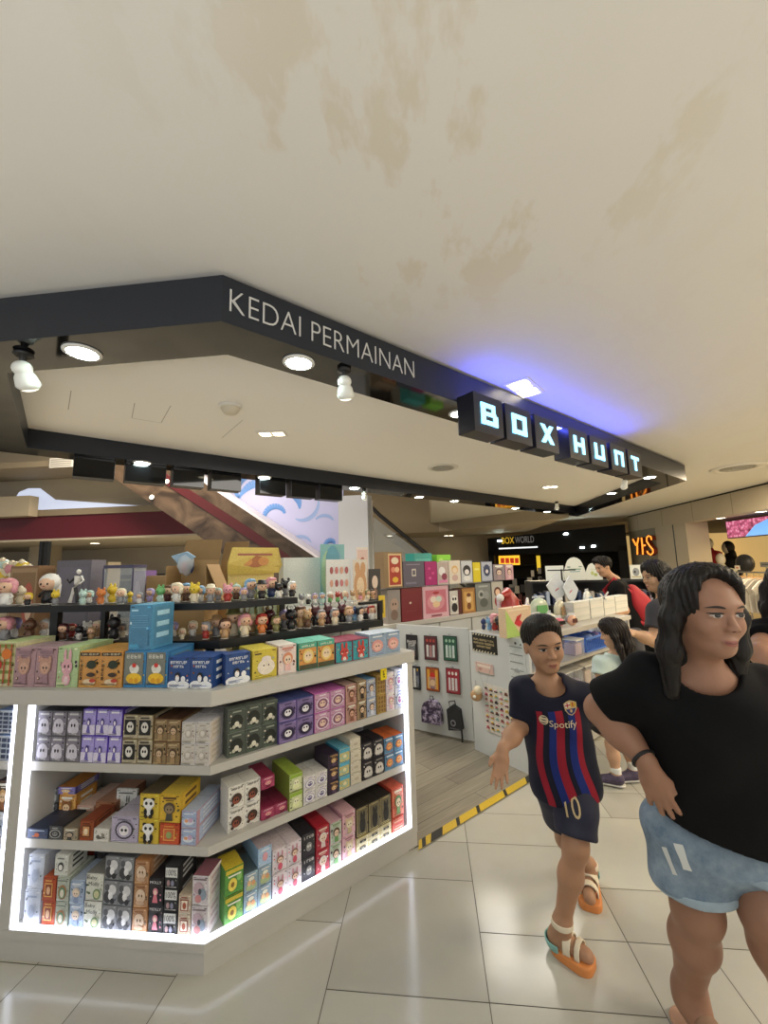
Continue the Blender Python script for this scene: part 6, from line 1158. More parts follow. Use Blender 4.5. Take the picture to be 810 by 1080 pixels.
def pouch(x, y, n0, w, h, d, m, label, tilt, name='packet', extra=None, lift=0.):
    h *= 1.55; w *= 1.12
    X = dn(fpd(x, n0), n0, ZC+.002+lift); r = empty(name, X, label, 'packet', None, TH+tilt); mb = MB(); mb.ell((0, 0, h/2), (w/2, d/2, h/2), m, 14, 8); mb.v = [(v[0]*(1+.25*abs(v[2]/h-.5)), v[1], v[2]) for v in mb.v]; mb.build('pouch', r)
    mb = MB(); mb.slab([(-w*.3, -d*.5, h*.3), (w*.3, -d*.5, h*.3), (w*.28, -d*.46, h*.7), (-w*.28, -d*.46, h*.7)], (0, -.004, 0), extra or FM['red']); mb.build('label_card', r)
    mb = MB(); mb.slab([(-w*.36, -.004, h-.002), (w*.36, -.004, h-.002), (w*.3, -.004, h+.02), (-w*.3, -.004, h+.02)], (0, .008, 0), film); mb.build('seal', r); return r
pouch(572, 660, -.13, .16, .06, .11, pinkf, 'pink film packet with red card beside the gift bag', .3)
pouch(588, 660, -.125, .14, .05, .10, mat('film_rose', '#c96a7a', .2), 'rose film packet with dark card by the boy', -.2, extra=FM['black'])
pouch(601, 660, -.15, .08, .05, .08, mat('film_smoke', '#8a7f80', .25), 'smoke grey packet next to the white box stacks', 0, extra=FM['grey'])
pouch(592, 645, -.29, .2, .13, .09, mat('film_cream', '#d0ccb4', .25), 'cream film packet behind the rose packet', .1, extra=FM['tan'])
pouch(570, 645, -.40, .2, .15, .09, mat('film_mint', '#c3d0b8', .25), 'pale green packet behind the gift bag', -.3, extra=FM['green'])
pouch(622, 640, -.50, .18, .15, .09, mat('film_white', '#d6d9d6', .25), 'white packet behind the white box stacks', .2, extra=FM['blue'])
n0 = -.36; X = dn(fpd(538, n0), n0, ZC+.002)
r = empty('santa_hat_packet', X, 'clear packet holding a red and white festive hat', 'packet', None, TH)
mb = MB(); mb.slab([(-.1, .02, 0), (.1, .02, 0), (.12, .02, .26), (-.11, .02, .3)], (0, .03, 0), film); mb.build('pouch', r)
mb = MB(); mb.tube([(0, 0, .16), (.0, -.005, .25), (-.04, -.01, .32), (-.1, -.01, .30)], [.10, .085, .05, .02], FM['red'], 12); mb.build('hat', r)
mb = MB(); mb.tube([(-.11, -.01, .16), (0, -.105, .15), (.11, -.01, .16)], .026, FM['white'], 8); mb.ell((-.13, -.01, .28), .034, FM['white'], 10, 7); mb.build('fur_trim', r)
mb = MB(); mb.tube([(.05, -.11, .1), (.11, -.12, .26), (.17, -.1, .08)], .013, FM['white'], 7); mb.build('ribbon', r)
for k, (x, n_, w_, d_, h_, m_, lb, e_) in enumerate(((563, -.05, .12, .06, .07, 'film_rose2', 'deep pink packet just behind the gift bag edge', 'white'), (580, -.035, .12, .04, .06, 'film_smoke2', 'charcoal packet with pink card in front of the rose packet', 'pink'), (604, -.06, .10, .06, .06, 'film_peach', 'peach packet at the foot of the white box stacks', 'maroon'), (580, -.235, .15, .07, .13, 'film_pale', 'pale tall packet between the pink packets', 'green'), (566, -.27, .14, .07, .15, 'film_red', 'red and white packet standing behind the gift bag', 'white'), (604, -.36, .16, .07, .16, 'film_sage', 'sage green packet behind the first white stack', 'cream'), (630, -.36, .16, .07, .14, 'film_ivory', 'ivory packet behind the second white stack', 'tan'))):
    pouch(x, 660, n_, w_, d_, h_, mat(m_, ('#c04f6c', '#4a4448', '#dba98c', '#cfd0c0', '#b53a44', '#a9b89a', '#d9d3c0', '#c9d0d3')[k], .25, spec=.6), lb, (-.3, .2, -.1, .3, -.2, .1, -.15, .25)[k], extra=FM[e_])
# small goods at the counter corner
for x, n0, ht, hr, bd, ex, lb in ((510, -.5, .10, 'navy', 'navy', 'blob', 'navy pouch-like doll at the counter corner'), (516, -.44, .12, 'blue', 'blue', 'animal', 'bright blue eared doll at the counter corner'), (522, -.40, .15, 'pink', 'red', '', 'pink-haired doll in red at the counter corner'), (527, -.34, .13, 'black', 'maroon', '', 'black-haired maroon doll at the counter corner'), (531, -.3, .1, 'brown', 'grey', 'hood', 'brown hooded doll by the gift bag')):
    X = dn(fpd(x, n0), n0, ZC+.001); figurine(X, ht, hr, bd, ex, lb, TH)
# baskets and clear boxes on the open shelf
def basket(d0, n0, z, w, dpt, h, c, label):
    r = empty('basket', dn(d0, n0, z), label, 'basket', None, TH); m = ink(c); mb = MB()
    for k in range(14): x = -w/2+w*k/13; mb.box(x-.004, x+.004, 0, .006, .012, h-.016, m); mb.box(x-.004, x+.004, dpt-.006, dpt, .012, h-.016, m)
    mb.box(-w/2, w/2, 0, dpt, 0, .012, m); mb.build('mesh', r)
    mb = MB(); 
    for a in ((-w/2-.004, w/2+.004, -.006, .008, h-.016, h), (-w/2-.004, w/2+.004, dpt-.008, dpt+.006, h-.016, h), (-w/2-.004, -w/2+.01, .008, dpt-.008, h-.016, h), (w/2-.01, w/2+.004, .008, dpt-.008, h-.016, h)): mb.box(*a, m)
    mb.build('rim', r)
    for e in (-1, 1): mb = MB(); mb.box(e*w/2-.003, e*w/2+.003, .01, dpt-.01, .013, h-.017, m); mb.build('side', r)
    for k in range(5):
        mb = MB(); mb.ell((-w*.36+w*.18*k, dpt*.45, h*.8), (w*.1, dpt*.3, h*.3), ink(('#3f5fae', '#5a7fd0', '#8fa9e0', '#2f4a94', '#7a6aa8')[k]), 8, 6); mb.build('packet', r)
dB_ = fpd(622, -.1, 680)
basket(dB_, -.03, .7262, .42, .2, .13, '#4f86ee', 'large blue plastic basket of packets on the counter shelf'); basket(dB_-.02, -.28, .7262, .36, .16, .17, '#5a3f7a', 'purple plastic basket behind the large blue basket')
for i, dd_ in enumerate((-.34, .31, .46)):
    r = empty('clear_box', dn(dB_+dd_, -.02, .7262), 'clear box of small goods on the shelf, %s' % ('before the large blue basket', 'just past the large blue basket', 'second past the large blue basket')[i], 'box', None, TH)
    mb = MB(); mb.box(-.07, .07, 0, .14, 0, .13, acry); mb.build('case', r); mb = MB(); mb.box(-.06, .06, .02, .12, .004, .1, ink(('#c9b0c4', '#a9bfd9', '#d9c9b0')[i])); mb.build('contents', r); mb = MB(); mb.box(-.072, .072, -.002, .142, .1305, .142, frame_w); mb.build('lid', r)
for i, d in enumerate((2.45, 2.62, 2.79, 2.96, 3.13, 3.33, 3.5, 3.67, 3.84, 4.01)):
    r = empty('clear_box', dn(d, -.02, .4506), 'clear box of small goods under the shelf, %s from the counter end' % ordn[i], 'box', 'clear boxes on the lower shelf', TH)
    mb = MB(); mb.box(-.075, .075, 0, .14, 0, .16, acry); mb.build('case', r); mb = MB(); mb.box(-.06, .06, .02, .12, .004, .07+.05*(i % 2), ink(('#b9a9c9', '#d9c0b0', '#a9b9d0', '#c9a0a8')[i % 4])); mb.build('contents', r)
    mb = MB(); mb.box(-.077, .077, -.002, .142, .1605, .172, frame_w); mb.build('lid', r)
# ---- black goods shelf on the far side of the kiosk
YG = 6.0
gs = empty('goods_shelf', (aty(610, 640, YG)[0], YG, 0), 'black goods shelf with white cards at the far side of the kiosk', 'shelf')
xg0, xg1 = aty(560, 620, YG)[0], aty(700, 620, YG)[0]; zA = aty(620, 612, YG)[2]; zB = aty(620, 638, YG)[2]
for z in (zA, zB, .55): mb = MB(); mb.box(xg0, xg1, YG, YG+.35, z-.03, z, blk); wpart('board', mb, gs)
for x in (xg0, xg1-.03): mb = MB(); mb.box(x, x+.03, YG, YG+.35, 0, zA-.0305, blk); wpart('side_panel', mb, gs)
mb = MB(); mb.box(xg0, xg1, YG+.351, YG+.37, 0, zA-.031, blk); wpart('back_panel', mb, gs)
def sgn(x0, x1, y0, shape, label, sh_, zb=None):
    Yp = YG+.1; w = aty(x1, y0, Yp)[0]-aty(x0, y0, Yp)[0]; xc = aty((x0+x1)/2, y0, Yp)[0]; h = aty(x0, y0, Yp)[2]-zA
    r = empty('display_card', (xc, Yp, zA+.0006), label, 'display card'); mb = MB(); pts = [(-w/2, 0, 0), (w/2, 0, 0), (w/2, 0, h), (-w/2, 0, h)] if shape == 'r' else [(-w*.5, 0, 0), (w*.5, 0, 0)]+[(w*.5*math.cos(PI*k/10)*(1+.05*math.cos(6*PI*k/10)), 0, h*.3+h*.7*math.sin(PI*k/10)) for k in range(11)]
    mb.slab(pts, (0, .01, 0), ink('#d9dcd3')); mb.build('card', r); mb = MB(); draw(mb, sh_, w, h); mb.build('print', r)
    mb = MB(); mb.slab([(0, .011, 0), (0, .07, 0), (0, .011, h*.6)], (.004, 0, 0), ink('#c9ccc3')); mb.build('strut', r)
sgn(575, 594, 597, 'r', 'plain white rectangular card on the black goods shelf', [('r', .04, .04, .96, .96, '#d3d8d3')])
sgn(594, 616, 588, 'c', 'white cloud-shaped card with green lettering marks', [('r', .2, .45, .8, .5, '#7fa08c'), ('r', .25, .35, .75, .4, '#8faab0'), ('r', .15, .55, .3, .6, '#6a8a7a'), ('r', .7, .56, .85, .6, '#6a8a7a')])
sgn(617, 634, 594, 'c', 'second white cloud-shaped card with yellow-green dots', [('c', .4, .4, .1, .12, '#b9c47a'), ('c', .6, .3, .12, .1, '#a9b46a'), ('r', .3, .6, .7, .65, '#c9ccb4')])
sgn(664, 676, 596, 'r', 'white picture card at the far end of the goods shelf', [('c', .5, .5, .3, .3, '#8a8f92'), ('c', .4, .5, .1, .1, '#2c2c30'), ('r', .1, .1, .9, .2, '#b9b08a')])
bc_ = ['#6f8fb9', '#3f4a70', '#a9b6c9', '#2c3450', '#8a7f8c', '#c9c0b0', '#57719c', '#394a6a', '#9c8a7a', '#b9b4b0', '#4f5f80', '#7a8fa9', '#c4a97c', '#55504c']
for i in range(20):
    x = xg0+.06+(xg1-xg0-.12)*i/19.; hgt = .15+.05*((i*7) % 5)/5
    r = empty('book', (x, YG+.03, zB+.0006), '%s book, %s along the black goods shelf' % (('blue', 'navy', 'pale blue', 'dark navy', 'mauve grey', 'cream')[i % 6], ordn[i]), 'book', 'books on the black goods shelf')
    mb = MB(); mb.box(-.022, .022, 0, .16, 0, hgt, ink(bc_[i % 14])); mb.build('cover', r); mb = MB(); mb.box(-.019, .019, .004, .157, hgt, hgt+.0008, ink('#d9d4c6')); mb.build('pages', r)
# white carrier bags hanging on a stand
XB = aty(594, 625, 5.0)
hk = empty('bag_stand', (XB[0], 5.0, 0), 'slim black stand carrying white plastic bags', 'stand'); mb = MB(); mb.tube([(0, 0, .01), (0, 0, 1.48)], .01, blk, 8); mb.build('pole', hk); mb = MB(); mb.tube([(-.16, 0, 1.47), (.16, 0, 1.47)], .008, blk, 6); mb.build('crossbar', hk); mb = MB(); mb.lathe([(.14, 0), (.14, .012), (.012, .02)], blk, 16); mb.build('base', hk)
for x0, x1, yt, yb, lb in ((577, 598, 605, 634, 'diamond-shaped white plastic bag with faint red print'), (594, 610, 607, 636, 'crumpled white plastic bag with faint red print')):
    Yp = 4.93 if x0 < 590 else 4.88; c = aty((x0+x1)/2, (yt+yb)/2, Yp); w = aty(x1, yt, Yp)[0]-aty(x0, yt, Yp)[0]; h = aty(x0, yt, Yp)[2]-aty(x0, yb, Yp)[2]
    r = empty('plastic_bag', c, lb, 'bag'); mb = MB()
    pts = [(0, 0, -h/2), (w*.3, 0, -h*.3), (w/2, 0, 0), (w*.22, 0, h*.3), (.0, 0, h/2), (-w*.25, 0, h*.28), (-w/2, 0, .02), (-w*.28, 0, -h*.28)]
    mb.slab(pts, (0, .035, 0), mat('bag_white', '#d9dcdd', .3, var=.12, scale=18, bump=.5)); bevel(mb.build('bag', r), .01, 2)
    mb = MB(); draw(mb, [('p', [(.35, .3), (.6, .42), (.62, .5), (.4, .4)], '#c97a80')], w*.8, h*.8, z0=-h*.4); mb.build('print', r)
# ================================================================ PEOPLE
def V3(x): return np.array(x, np.float64)
def unit(v): v = V3(v); return v/np.linalg.norm(v)
def cone(a, b, ra, rb):
    a, b = V3(a), V3(b)
    def f(P):
        ab = b-a; t = np.clip(((P-a) @ ab)/(ab @ ab+1e-12), 0, 1); return np.linalg.norm(P-a-t[:, None]*ab, axis=1)-(ra+(rb-ra)*t)
    return f
def ellp(c, r, R=None):
    c, r = V3(c), V3(r); m = r.min()
    def f(P):
        q = P-c
        if R is not None: q = q @ R.T
        k0 = np.linalg.norm(q/r, axis=1); k1 = np.linalg.norm(q/(r*r), axis=1)+1e-9; return k0*(k0-1)/k1
    return f
def capc(a, b, ra, rb, k=.012): return inter(cone(a, V3(b)+unit(V3(b)-V3(a))*.05, ra, rb), plane(b, V3(b)-V3(a)), k=k)
def chain(pts, rs): return [cone(pts[i], pts[i+1], rs[i], rs[i+1]) for i in range(len(pts)-1)]
def smin(a, b, k): h = np.maximum(k-np.abs(a-b), 0)/k; return np.minimum(a, b)-h*h*k*.25
def smax(a, b, k): return -smin(-a, -b, k)
def union(fs, k):
    def f(P):
        d = fs[0](P)
        for g_ in fs[1:]: d = smin(d, g_(P), k)
        return d
    return f
def plane(p, n): p, n = V3(p), unit(n); return lambda P: (P-p) @ n        # negative behind the plane
def inter(f, *gs, k=.004):
    def h(P):
        d = f(P)
        for g_ in gs: d = smax(d, g_(P), k)
        return d
    return h
def minus(f, *gs, k=.004):
    def h(P):
        d = f(P)
        for g_ in gs: d = smax(d, -g_(P), k)
        return d
    return h
def grow(f, e): return lambda P: f(P)-e
import openvdb as vdb
def mesh_sdf(f, lo, hi, h, name, m, parent, root):
    lo, hi = V3(lo), V3(hi); B = 8; nb = np.ceil((hi-lo)/(h*B)).astype(int); N = nb*B
    g0 = np.stack(np.meshgrid(*[np.arange(n) for n in nb], indexing='ij'), -1).reshape(-1, 3)
    dc = f(lo+(g0*B+B/2-.5)*h); arr = np.full(tuple(N), 1., np.float32)
    act = np.abs(dc) < B*h*1.25
    loc = np.stack(np.meshgrid(*[np.arange(B)]*3, indexing='ij'), -1).reshape(-1, 3)
    for i in np.nonzero(dc < -B*h*1.25)[0]: x, y, z = g0[i]*B; arr[x:x+B, y:y+B, z:z+B] = -1.
    ids = np.nonzero(act)[0]
    for s in range(0, len(ids), 120):
        sub = ids[s:s+120]; P = (lo+(g0[sub][:, None, :]*B+loc[None])*h).reshape(-1, 3); d = f(P).reshape(len(sub), B, B, B)
        for j, i in enumerate(sub): x, y, z = g0[i]*B; arr[x:x+B, y:y+B, z:z+B] = d[j]
    grid = vdb.FloatGrid(background=1.); grid.copyFromArray(arr)
    pts, quads = grid.convertToQuads(isovalue=0.)
    pts = lo+pts*h-V3(root); me = bpy.data.meshes.new(name); me.from_pydata(pts.tolist(), [], [tuple(int(k) for k in q[::-1]) for q in quads])
    me.polygons.foreach_set('use_smooth', [True]*len(me.polygons)); me.update()
    bmx = bmesh.new(); bmx.from_mesh(me); bmesh.ops.recalc_face_normals(bmx, faces=bmx.faces[:])
    bmx.to_mesh(me); bmx.free(); me.materials.append(m)
    o = bpy.data.objects.new(name, me); COL.objects.link(o)
    if parent is not None: o.parent = parent
    else: o.location = tuple(root)
    return o
class Frame:                       # head frame: x = the person's left-right axis, y = forward, z = up
    def __init__(s, c, fwd, up, H):
        s.y = unit(fwd); s.x = unit(np.cross(s.y, unit(up))); s.z = np.cross(s.x, s.y); s.R = np.array([s.x, s.y, s.z]); s.H = H; s.c = V3(c)-s.R.T @ V3((0, 0, .5*H))
    def w(s, p): return s.c+s.R.T @ (V3(p)*s.H)
    def lift(s, f): return lambda P: f(((P-s.c) @ s.R.T)/s.H)*s.H
def head_local(jaw=1., cheek=1.):
    a = union([ellp((0, -.05, .66), (.33, .40, .345)), ellp((0, .06, .40), (.275*cheek, .27, .36)), ellp((0, .20, .12), (.13*jaw, .12, .11))], .14)
    brow = ellp((0, .27, .60), (.22, .10, .055)); cheeks = union([ellp((.15, .22, .37), (.11*cheek, .11, .12)), ellp((-.15, .22, .37), (.11*cheek, .11, .12))], .05)
    a = union([a, brow, cheeks], .08)
    for e in (-1, 1): a = minus(a, ellp((e*.135, .405, .50), (.085, .075, .05)), k=.06)
    nose = union([cone((0, .335, .52), (0, .402, .37), .028, .045), ellp((.045, .375, .355), (.035, .045, .032)), ellp((-.045, .375, .355), (.035, .045, .032))], .03)
    a = union([a, nose], .04)
    for e in (-1, 1): a = union([a, ellp((e*.135, .29, .50), (.078, .058, .05))], .02)
    lips = union([ellp((0, .332, .222), (.095, .03, .022)), ellp((0, .33, .18), (.08, .032, .026))], .014)
    a = union([a, lips], .03); a = minus(a, ellp((0, .37, .201), (.09, .022, .004)), k=.012)
    for e in (-1, 1): a = union([a, minus(ellp((e*.335, -.05, .46), (.035, .085, .12)), ellp((e*.37, -.02, .47), (.02, .05, .08)), k=.02)], .03)
    return a
def decal(bvh, root, name, polys, m, parent, off=.0009):
    """polys: list of (world points, faces, direction) laid on to the surface"""
    mb = MB()
    for pts, fs, dr in polys:
        out = []
        for p in pts:
            d = Vector(unit(dr)); h_, n_, i_, _ = bvh.ray_cast(Vector(p)-d*.12-Vector(root), d, .3)
            out.append((V3(h_)+V3(root)-V3(d)*off) if h_ is not None else V3(p))
        mb.add([v-V3(root) for v in out], fs, m, True)
    o = mb.build(name); o.parent = parent; return o
def disc2(cx, cy, rx, ry, n=18, rings=3, shape=None):
    pts = [(cx, cy)]; fs = []
    for r in range(1, rings+1):
        for k in range(n):
            a = 2*PI*k/n; y = ry*math.sin(a)
            if shape == 'almond': y *= (1-.55*abs(math.cos(a))**3)
            if shape == 'brow': y = y*(1-.3*math.cos(a))+ -ry*1.4*(math.cos(a)**2)
            pts.append((cx+rx*math.cos(a)*r/rings, cy+y*r/rings))
    fs += [(0, 1+k, 1+(k+1) % n) for k in range(n)]
    for r in range(1, rings):
        for k in range(n): a = 1+(r-1)*n; b_ = 1+r*n; fs.append((a+k, b_+k, b_+(k+1) % n, a+(k+1) % n))
    return pts, fs
skin_m = {}
def skin(name, c):
    m = mat('skin_'+name, c, .5, var=.05, scale=25, spec=.35); b = m.node_tree.nodes['Principled BSDF']
    b.inputs['Subsurface Weight'].default_value = .12; b.inputs['Subsurface Scale'].default_value = .006; b.inputs['Subsurface Radius'].default_value = (1, .4, .25); return m
eye_w = mat('eye_white', '#b3a99f', .3); eye_d = mat('eye_dark', '#15100e', .15, spec=.7); brow_m = mat('brow_dark', '#1f1714', .7); lip_m = mat('lip_rose', '#a8625a', .4)
def face(fr, body, root, parent, lip=lip_m, open_=1.):
    bvh = BVHTree.FromObject(body, bpy.context.evaluated_depsgraph_get()); dr = -fr.y
    def put(name, shapes, m, off):
        P = []
        for s in shapes:
            pts, fs = s; P.append(([fr.w((x, .55, z)) for x, z in pts], fs, dr))
        return decal(bvh, root, name, P, m, parent, off)
    for e in (-1, 1):
        o = put('eye', [disc2(e*.138, .50, .07, .03*open_, shape='almond')], eye_w, .0006)
        q = put('iris', [disc2(e*.136, .503, .034, .029*open_)], eye_d, .0011); q.parent = o
        q = put('upper_lid', [disc2(e*.14, .525, .08, .012)], brow_m, .0013); q.parent = o
        put('eyebrow', [disc2(e*.15, .60, .088, .013, shape='brow')], brow_m, .001)
    sm = lambda s_: ([(x, z+1.6*x*x-.004) for x, z in s_[0]], s_[1])
    put('mouth', [sm(disc2(0, .216, .09, .016)), sm(disc2(0, .186, .075, .018))], lip, .0008)
    put('mouth_line', [sm(disc2(0, .202, .095, .004))], mat('lip_line', '#5a2c28', .5), .0013)
    put('nostril', [disc2(-.035, .338, .014, .008), disc2(.035, .338, .014, .008)], mat('lip_line', '#5a2c28', .5), .001)
def hand(wr, d, n, t, s=1., curl=(.25, .3, .3, .3), spread=.16, thumb=.8):
    """wrist, finger direction, palm normal, thumb-side direction"""
    d = unit(d); t = V3(t); t = unit(t-d*(t @ d)); n0 = np.cross(t, d); n = n0 if n0 @ V3(n) >= 0 else -n0; L_ = .09*s; fs = [cone(V3(wr)-d*.01*s, V3(wr)+d*.03*s, .021*s, .024*s)]
    k0 = V3(wr)+d*L_*.95
    R = np.array([t, d, n]); fs.append(ellp(V3(wr)+d*.052*s, (.036*s, .05*s, .0155*s), R)); fs = [union(fs, .02*s)]
    lens = (.068, .078, .072, .056)
    for i in range(4):
        o = (.5*1.5-i*.5)*.036*s*.92; b0 = k0+t*o-d*(.012 if i == 3 else .0)*s; sp = (1.5-i)*spread*.5; a = d*math.cos(sp)+t*math.sin(sp); c = curl[i]; P = [b0-d*.03*s, b0]; r = [.009*s, .0088*s]; l = lens[i]*s
        for j, q in enumerate((.45, .31, .24)):
            ang = c*(j+1)*.9; v = a*math.cos(ang)+n*math.sin(ang); P.append(P[-1]+v*l*q); r.append((.0082, .0076, .0062)[j]*s)
        fs.append(union(chain(P, r), .004*s))
    b0 = V3(wr)+d*.028*s+t*.02*s; a1 = unit(t*math.sin(thumb)+d*math.cos(thumb)+n*.25)
    fs.append(union(chain([b0, b0+a1*.036*s, b0+unit(a1+d*.45)*.036*s*1.0+unit(a1+d*.5)*.026*s], [.0135*s, .0105*s, .0078*s]), .006*s))
    def f(P):
        q = fs[0](P)
        for g_ in fs[1:]: q = smin(q, g_(P), .007*s)
        return q
    return f
def bounds(pts, pad): a = np.array(pts); return a.min(0)-pad, a.max(0)+pad
def strand(f, fr, amp=.003, freq=60):
    def h(P):
        q = ((P-fr.c) @ fr.R.T)/fr.H; an = np.arctan2(q[:, 0], q[:, 1]); return f(P)+amp*np.sin(an*freq*.5+3*np.sin(q[:, 2]*5))+amp*.6*np.sin(an*freq*.9+q[:, 2]*3)
    return h
def hair_mat(name, c):
    m = bpy.data.materials.new('hair_'+name); m.use_nodes = True; nt = m.node_tree; b = nt.nodes['Principled BSDF']; b.inputs['Roughness'].default_value = .5; b.inputs['Specular IOR Level'].default_value = .3
    tc = nt.nodes.new('ShaderNodeTexCoord'); mp = nt.nodes.new('ShaderNodeMapping'); mp.inputs['Scale'].default_value = (70, 70, 5); n_ = nt.nodes.new('ShaderNodeTexNoise'); n_.inputs['Scale'].default_value = 1.5; rp = nt.nodes.new('ShaderNodeValToRGB')
    l = lin(c); rp.color_ramp.elements[0].color = (*[x*.5 for x in l], 1); rp.color_ramp.elements[1].color = (*[x*1.6 for x in l], 1); rp.color_ramp.elements[0].position = .35; rp.color_ramp.elements[1].position = .65
    nt.links.new(tc.outputs['Object'], mp.inputs[0]); nt.links.new(mp.outputs[0], n_.inputs[0]); nt.links.new(n_.outputs[0], rp.inputs[0]); nt.links.new(rp.outputs[0], b.inputs[0])
    bp = nt.nodes.new('ShaderNodeBump'); bp.inputs['Strength'].default_value = .4; bp.inputs['Distance'].default_value = .004; nt.links.new(n_.outputs[0], bp.inputs['Height']); nt.links.new(bp.outputs[0], b.inputs['Normal']); return m
def torso_frame(pel, neck, shL, shR):
    up = unit(V3(neck)-V3(pel)); x = V3(shR)-V3(shL); x = unit(x-up*(x @ up)); y = np.cross(up, x); return np.array([x, y, up])   # rows x, y(forward), up when shL is the person's left

# ---------------------------------------------------------------- the boy
def J(px_, py_, Y): return aty(px_, py_, Y)
H = .226
fr = Frame(J(573, 680, 1.91), (.12, -.98, -.07), (-.10, 0, 1), H)
neck = J(577, 719, 1.935); sA = J(552, 727, 1.955); sB = J(618, 734, 1.915)     # A = picture left, B = picture right
eA = J(550, 764, 1.94); wA = J(530, 790, 1.83); eB = J(634, 765, 2.05); wB = J(672, 800, 2.02)
hipA = J(584, 826, 1.985); hipB = J(608, 828, 1.95); pel = (hipA+hipB)/2+V3((0, 0, .04))
knB = J(607, 893, 1.87); anB = J(593, 974, 1.90); knA = J(598, 884, 2.12); anA = J(621, 913, 2.27)
toB = atz(619, 1008, .045); toA = atz(622, 948, .04); heB = np.array((anB[0]-.012, anB[1]+.035, .05)); heA = np.array((anA[0], anA[1]+.02, .07))
TF = np.array([unit(sB-sA-(sB-sA) @ unit(neck-pel)*unit(neck-pel)), np.zeros(3), unit(neck-pel)]); TF[1] = np.cross(TF[2], TF[0])
chest = neck*.66+pel*.34; waist = neck*.3+pel*.7
body_f = union([fr.lift(head_local(1.05, 1.1)), cone(fr.w((0, -.08, .18)), neck, .037, .042), cone(neck-V3((0, 0, .01)), chest, .044, .08),
    ellp(chest, (.125, .082, .13), TF), ellp(waist, (.112, .08, .13), TF), ellp(pel-V3((0, 0, .02)), (.118, .088, .09), TF), cone(neck-V3((0, 0, .014)), sA, .038, .034), cone(neck-V3((0, 0, .014)), sB, .038, .034),
    cone(sA, eA, .034, .031), cone(eA, eA*.5+wA*.5, .034, .032), cone(eA*.5+wA*.5, wA, .032, .022), cone(sB, eB, .034, .031), cone(eB, wB, .033, .022),
    cone(hipA, knA, .07, .046), cone(knA, knA*.6+anA*.4, .043, .042), cone(knA*.6+anA*.4, anA, .042, .029), cone(hipB, knB, .07, .046), cone(knB, knB*.62+anB*.38, .043, .043), cone(knB*.62+anB*.38, anB, .043, .029),
    cone(anB, heB, .033, .03), cone(heB, toB, .034, .026), cone(anA, heA, .033, .03), cone(heA, toA, .034, .026)], .035)
hA = hand(wA, (-.25, -.45, -.86), (.1, -.95, .3), (-.95, -.1, -.1), .88, (.12, .1, .12, .16), .22, .75)
hB = hand(wB, unit(wB-eB), (-.3, -.9, .2), (.2, -.3, .9), .85, (.4, .5, .5, .5))
full = lambda P: smin(smin(body_f(P), hA(P), .012), hB(P), .012)
boy_pts = [fr.w((0, 0, 1.1)), sA, sB, eA, wA+V3((-.1, -.1, -.18)), eB, wB+V3((.1, 0, -.12)), toA, toB, heB, heA, knA, knB]
lo, hi = bounds(boy_pts, .14); lo[2] = .0; root = np.array((anB[0], anB[1], 0.))
boy = mesh_sdf(full, lo, hi, .0046, 'person', skin('boy', '#a98063'), None, root)
tag(boy, 'boy in a striped blue and red football shirt walking with one palm held open', 'person')
bpy.context.view_layer.update()
face(fr, boy, root, boy, mat('lip_pale', '#97604f', .45), .9)
hl = inter(grow(union([ellp((0, -.06, .68), (.34, .415, .36)), ellp((0, .10, .88), (.27, .26, .19))], .1), .034), plane((0, .27, .77), (0, .86, -.5)), plane((0, 0, .26), (0, 0, -1)), k=.03)
hl = minus(hl, ellp((.38, .04, .44), (.10, .13, .16)), ellp((-.38, .04, .44), (.10, .13, .16)), ellp((0, .42, .42), (.36, .30, .33)), k=.04)
blackh = hair_mat('black', '#17130f')
mesh_sdf(strand(fr.lift(hl), fr, .0016, 70), *bounds([fr.w((a, b, c)) for a in (-.5, .5) for b in (-.6, .5) for c in (.1, 1.2)], .02), .004, 'hair', blackh, boy, root)
# jersey: stripes follow the shirt's own across-axis
jm = bpy.data.materials.new('jersey_stripes'); jm.use_nodes = True; nt = jm.node_tree; b = nt.nodes['Principled BSDF']; b.inputs['Roughness'].default_value = .65; b.inputs['Specular IOR Level'].default_value = .25
at = nt.nodes.new('ShaderNodeAttribute'); at.attribute_name = 'across'; rp = nt.nodes.new('ShaderNodeValToRGB'); rp.color_ramp.interpolation = 'CONSTANT'
NV, BL, RD = (*lin('#14162b'), 1), (*lin('#1d2f7a'), 1), (*lin('#a01f33'), 1)
st = [(0, NV), (.16, RD), (.255, NV), (.35, BL), (.46, RD), (.585, NV), (.66, BL), (.77, RD), (.86, NV)]
e = rp.color_ramp.elements; e[0].position = 0; e[0].color = NV; e[1].position = .16; e[1].color = RD
for p, c in st[2:]: q = e.new(p); q.color = c
n_ = nt.nodes.new('ShaderNodeTexNoise'); n_.inputs['Scale'].default_value = 320; mx = nt.nodes.new('ShaderNodeMix'); mx.data_type = 'RGBA'; mx.blend_type = 'MULTIPLY'; mx.inputs[0].default_value = .35
am = nt.nodes.new('ShaderNodeAttribute'); am.attribute_name = 'panel'; gt = nt.nodes.new('ShaderNodeMath'); gt.operation = 'GREATER_THAN'; gt.inputs[1].default_value = 0; m3 = nt.nodes.new('ShaderNodeMix'); m3.data_type = 'RGBA'; m3.inputs[6].default_value = NV
nt.links.new(am.outputs['Fac'], gt.inputs[0]); nt.links.new(gt.outputs[0], m3.inputs[0]); nt.links.new(rp.outputs[0], m3.inputs[7])
nt.links.new(at.outputs['Fac'], rp.inputs[0]); nt.links.new(m3.outputs[2], mx.inputs[6]); nt.links.new(n_.outputs['Fac'], mx.inputs[7]); nt.links.new(mx.outputs[2], b.inputs[0])
hemc = pel-TF[2]*.075
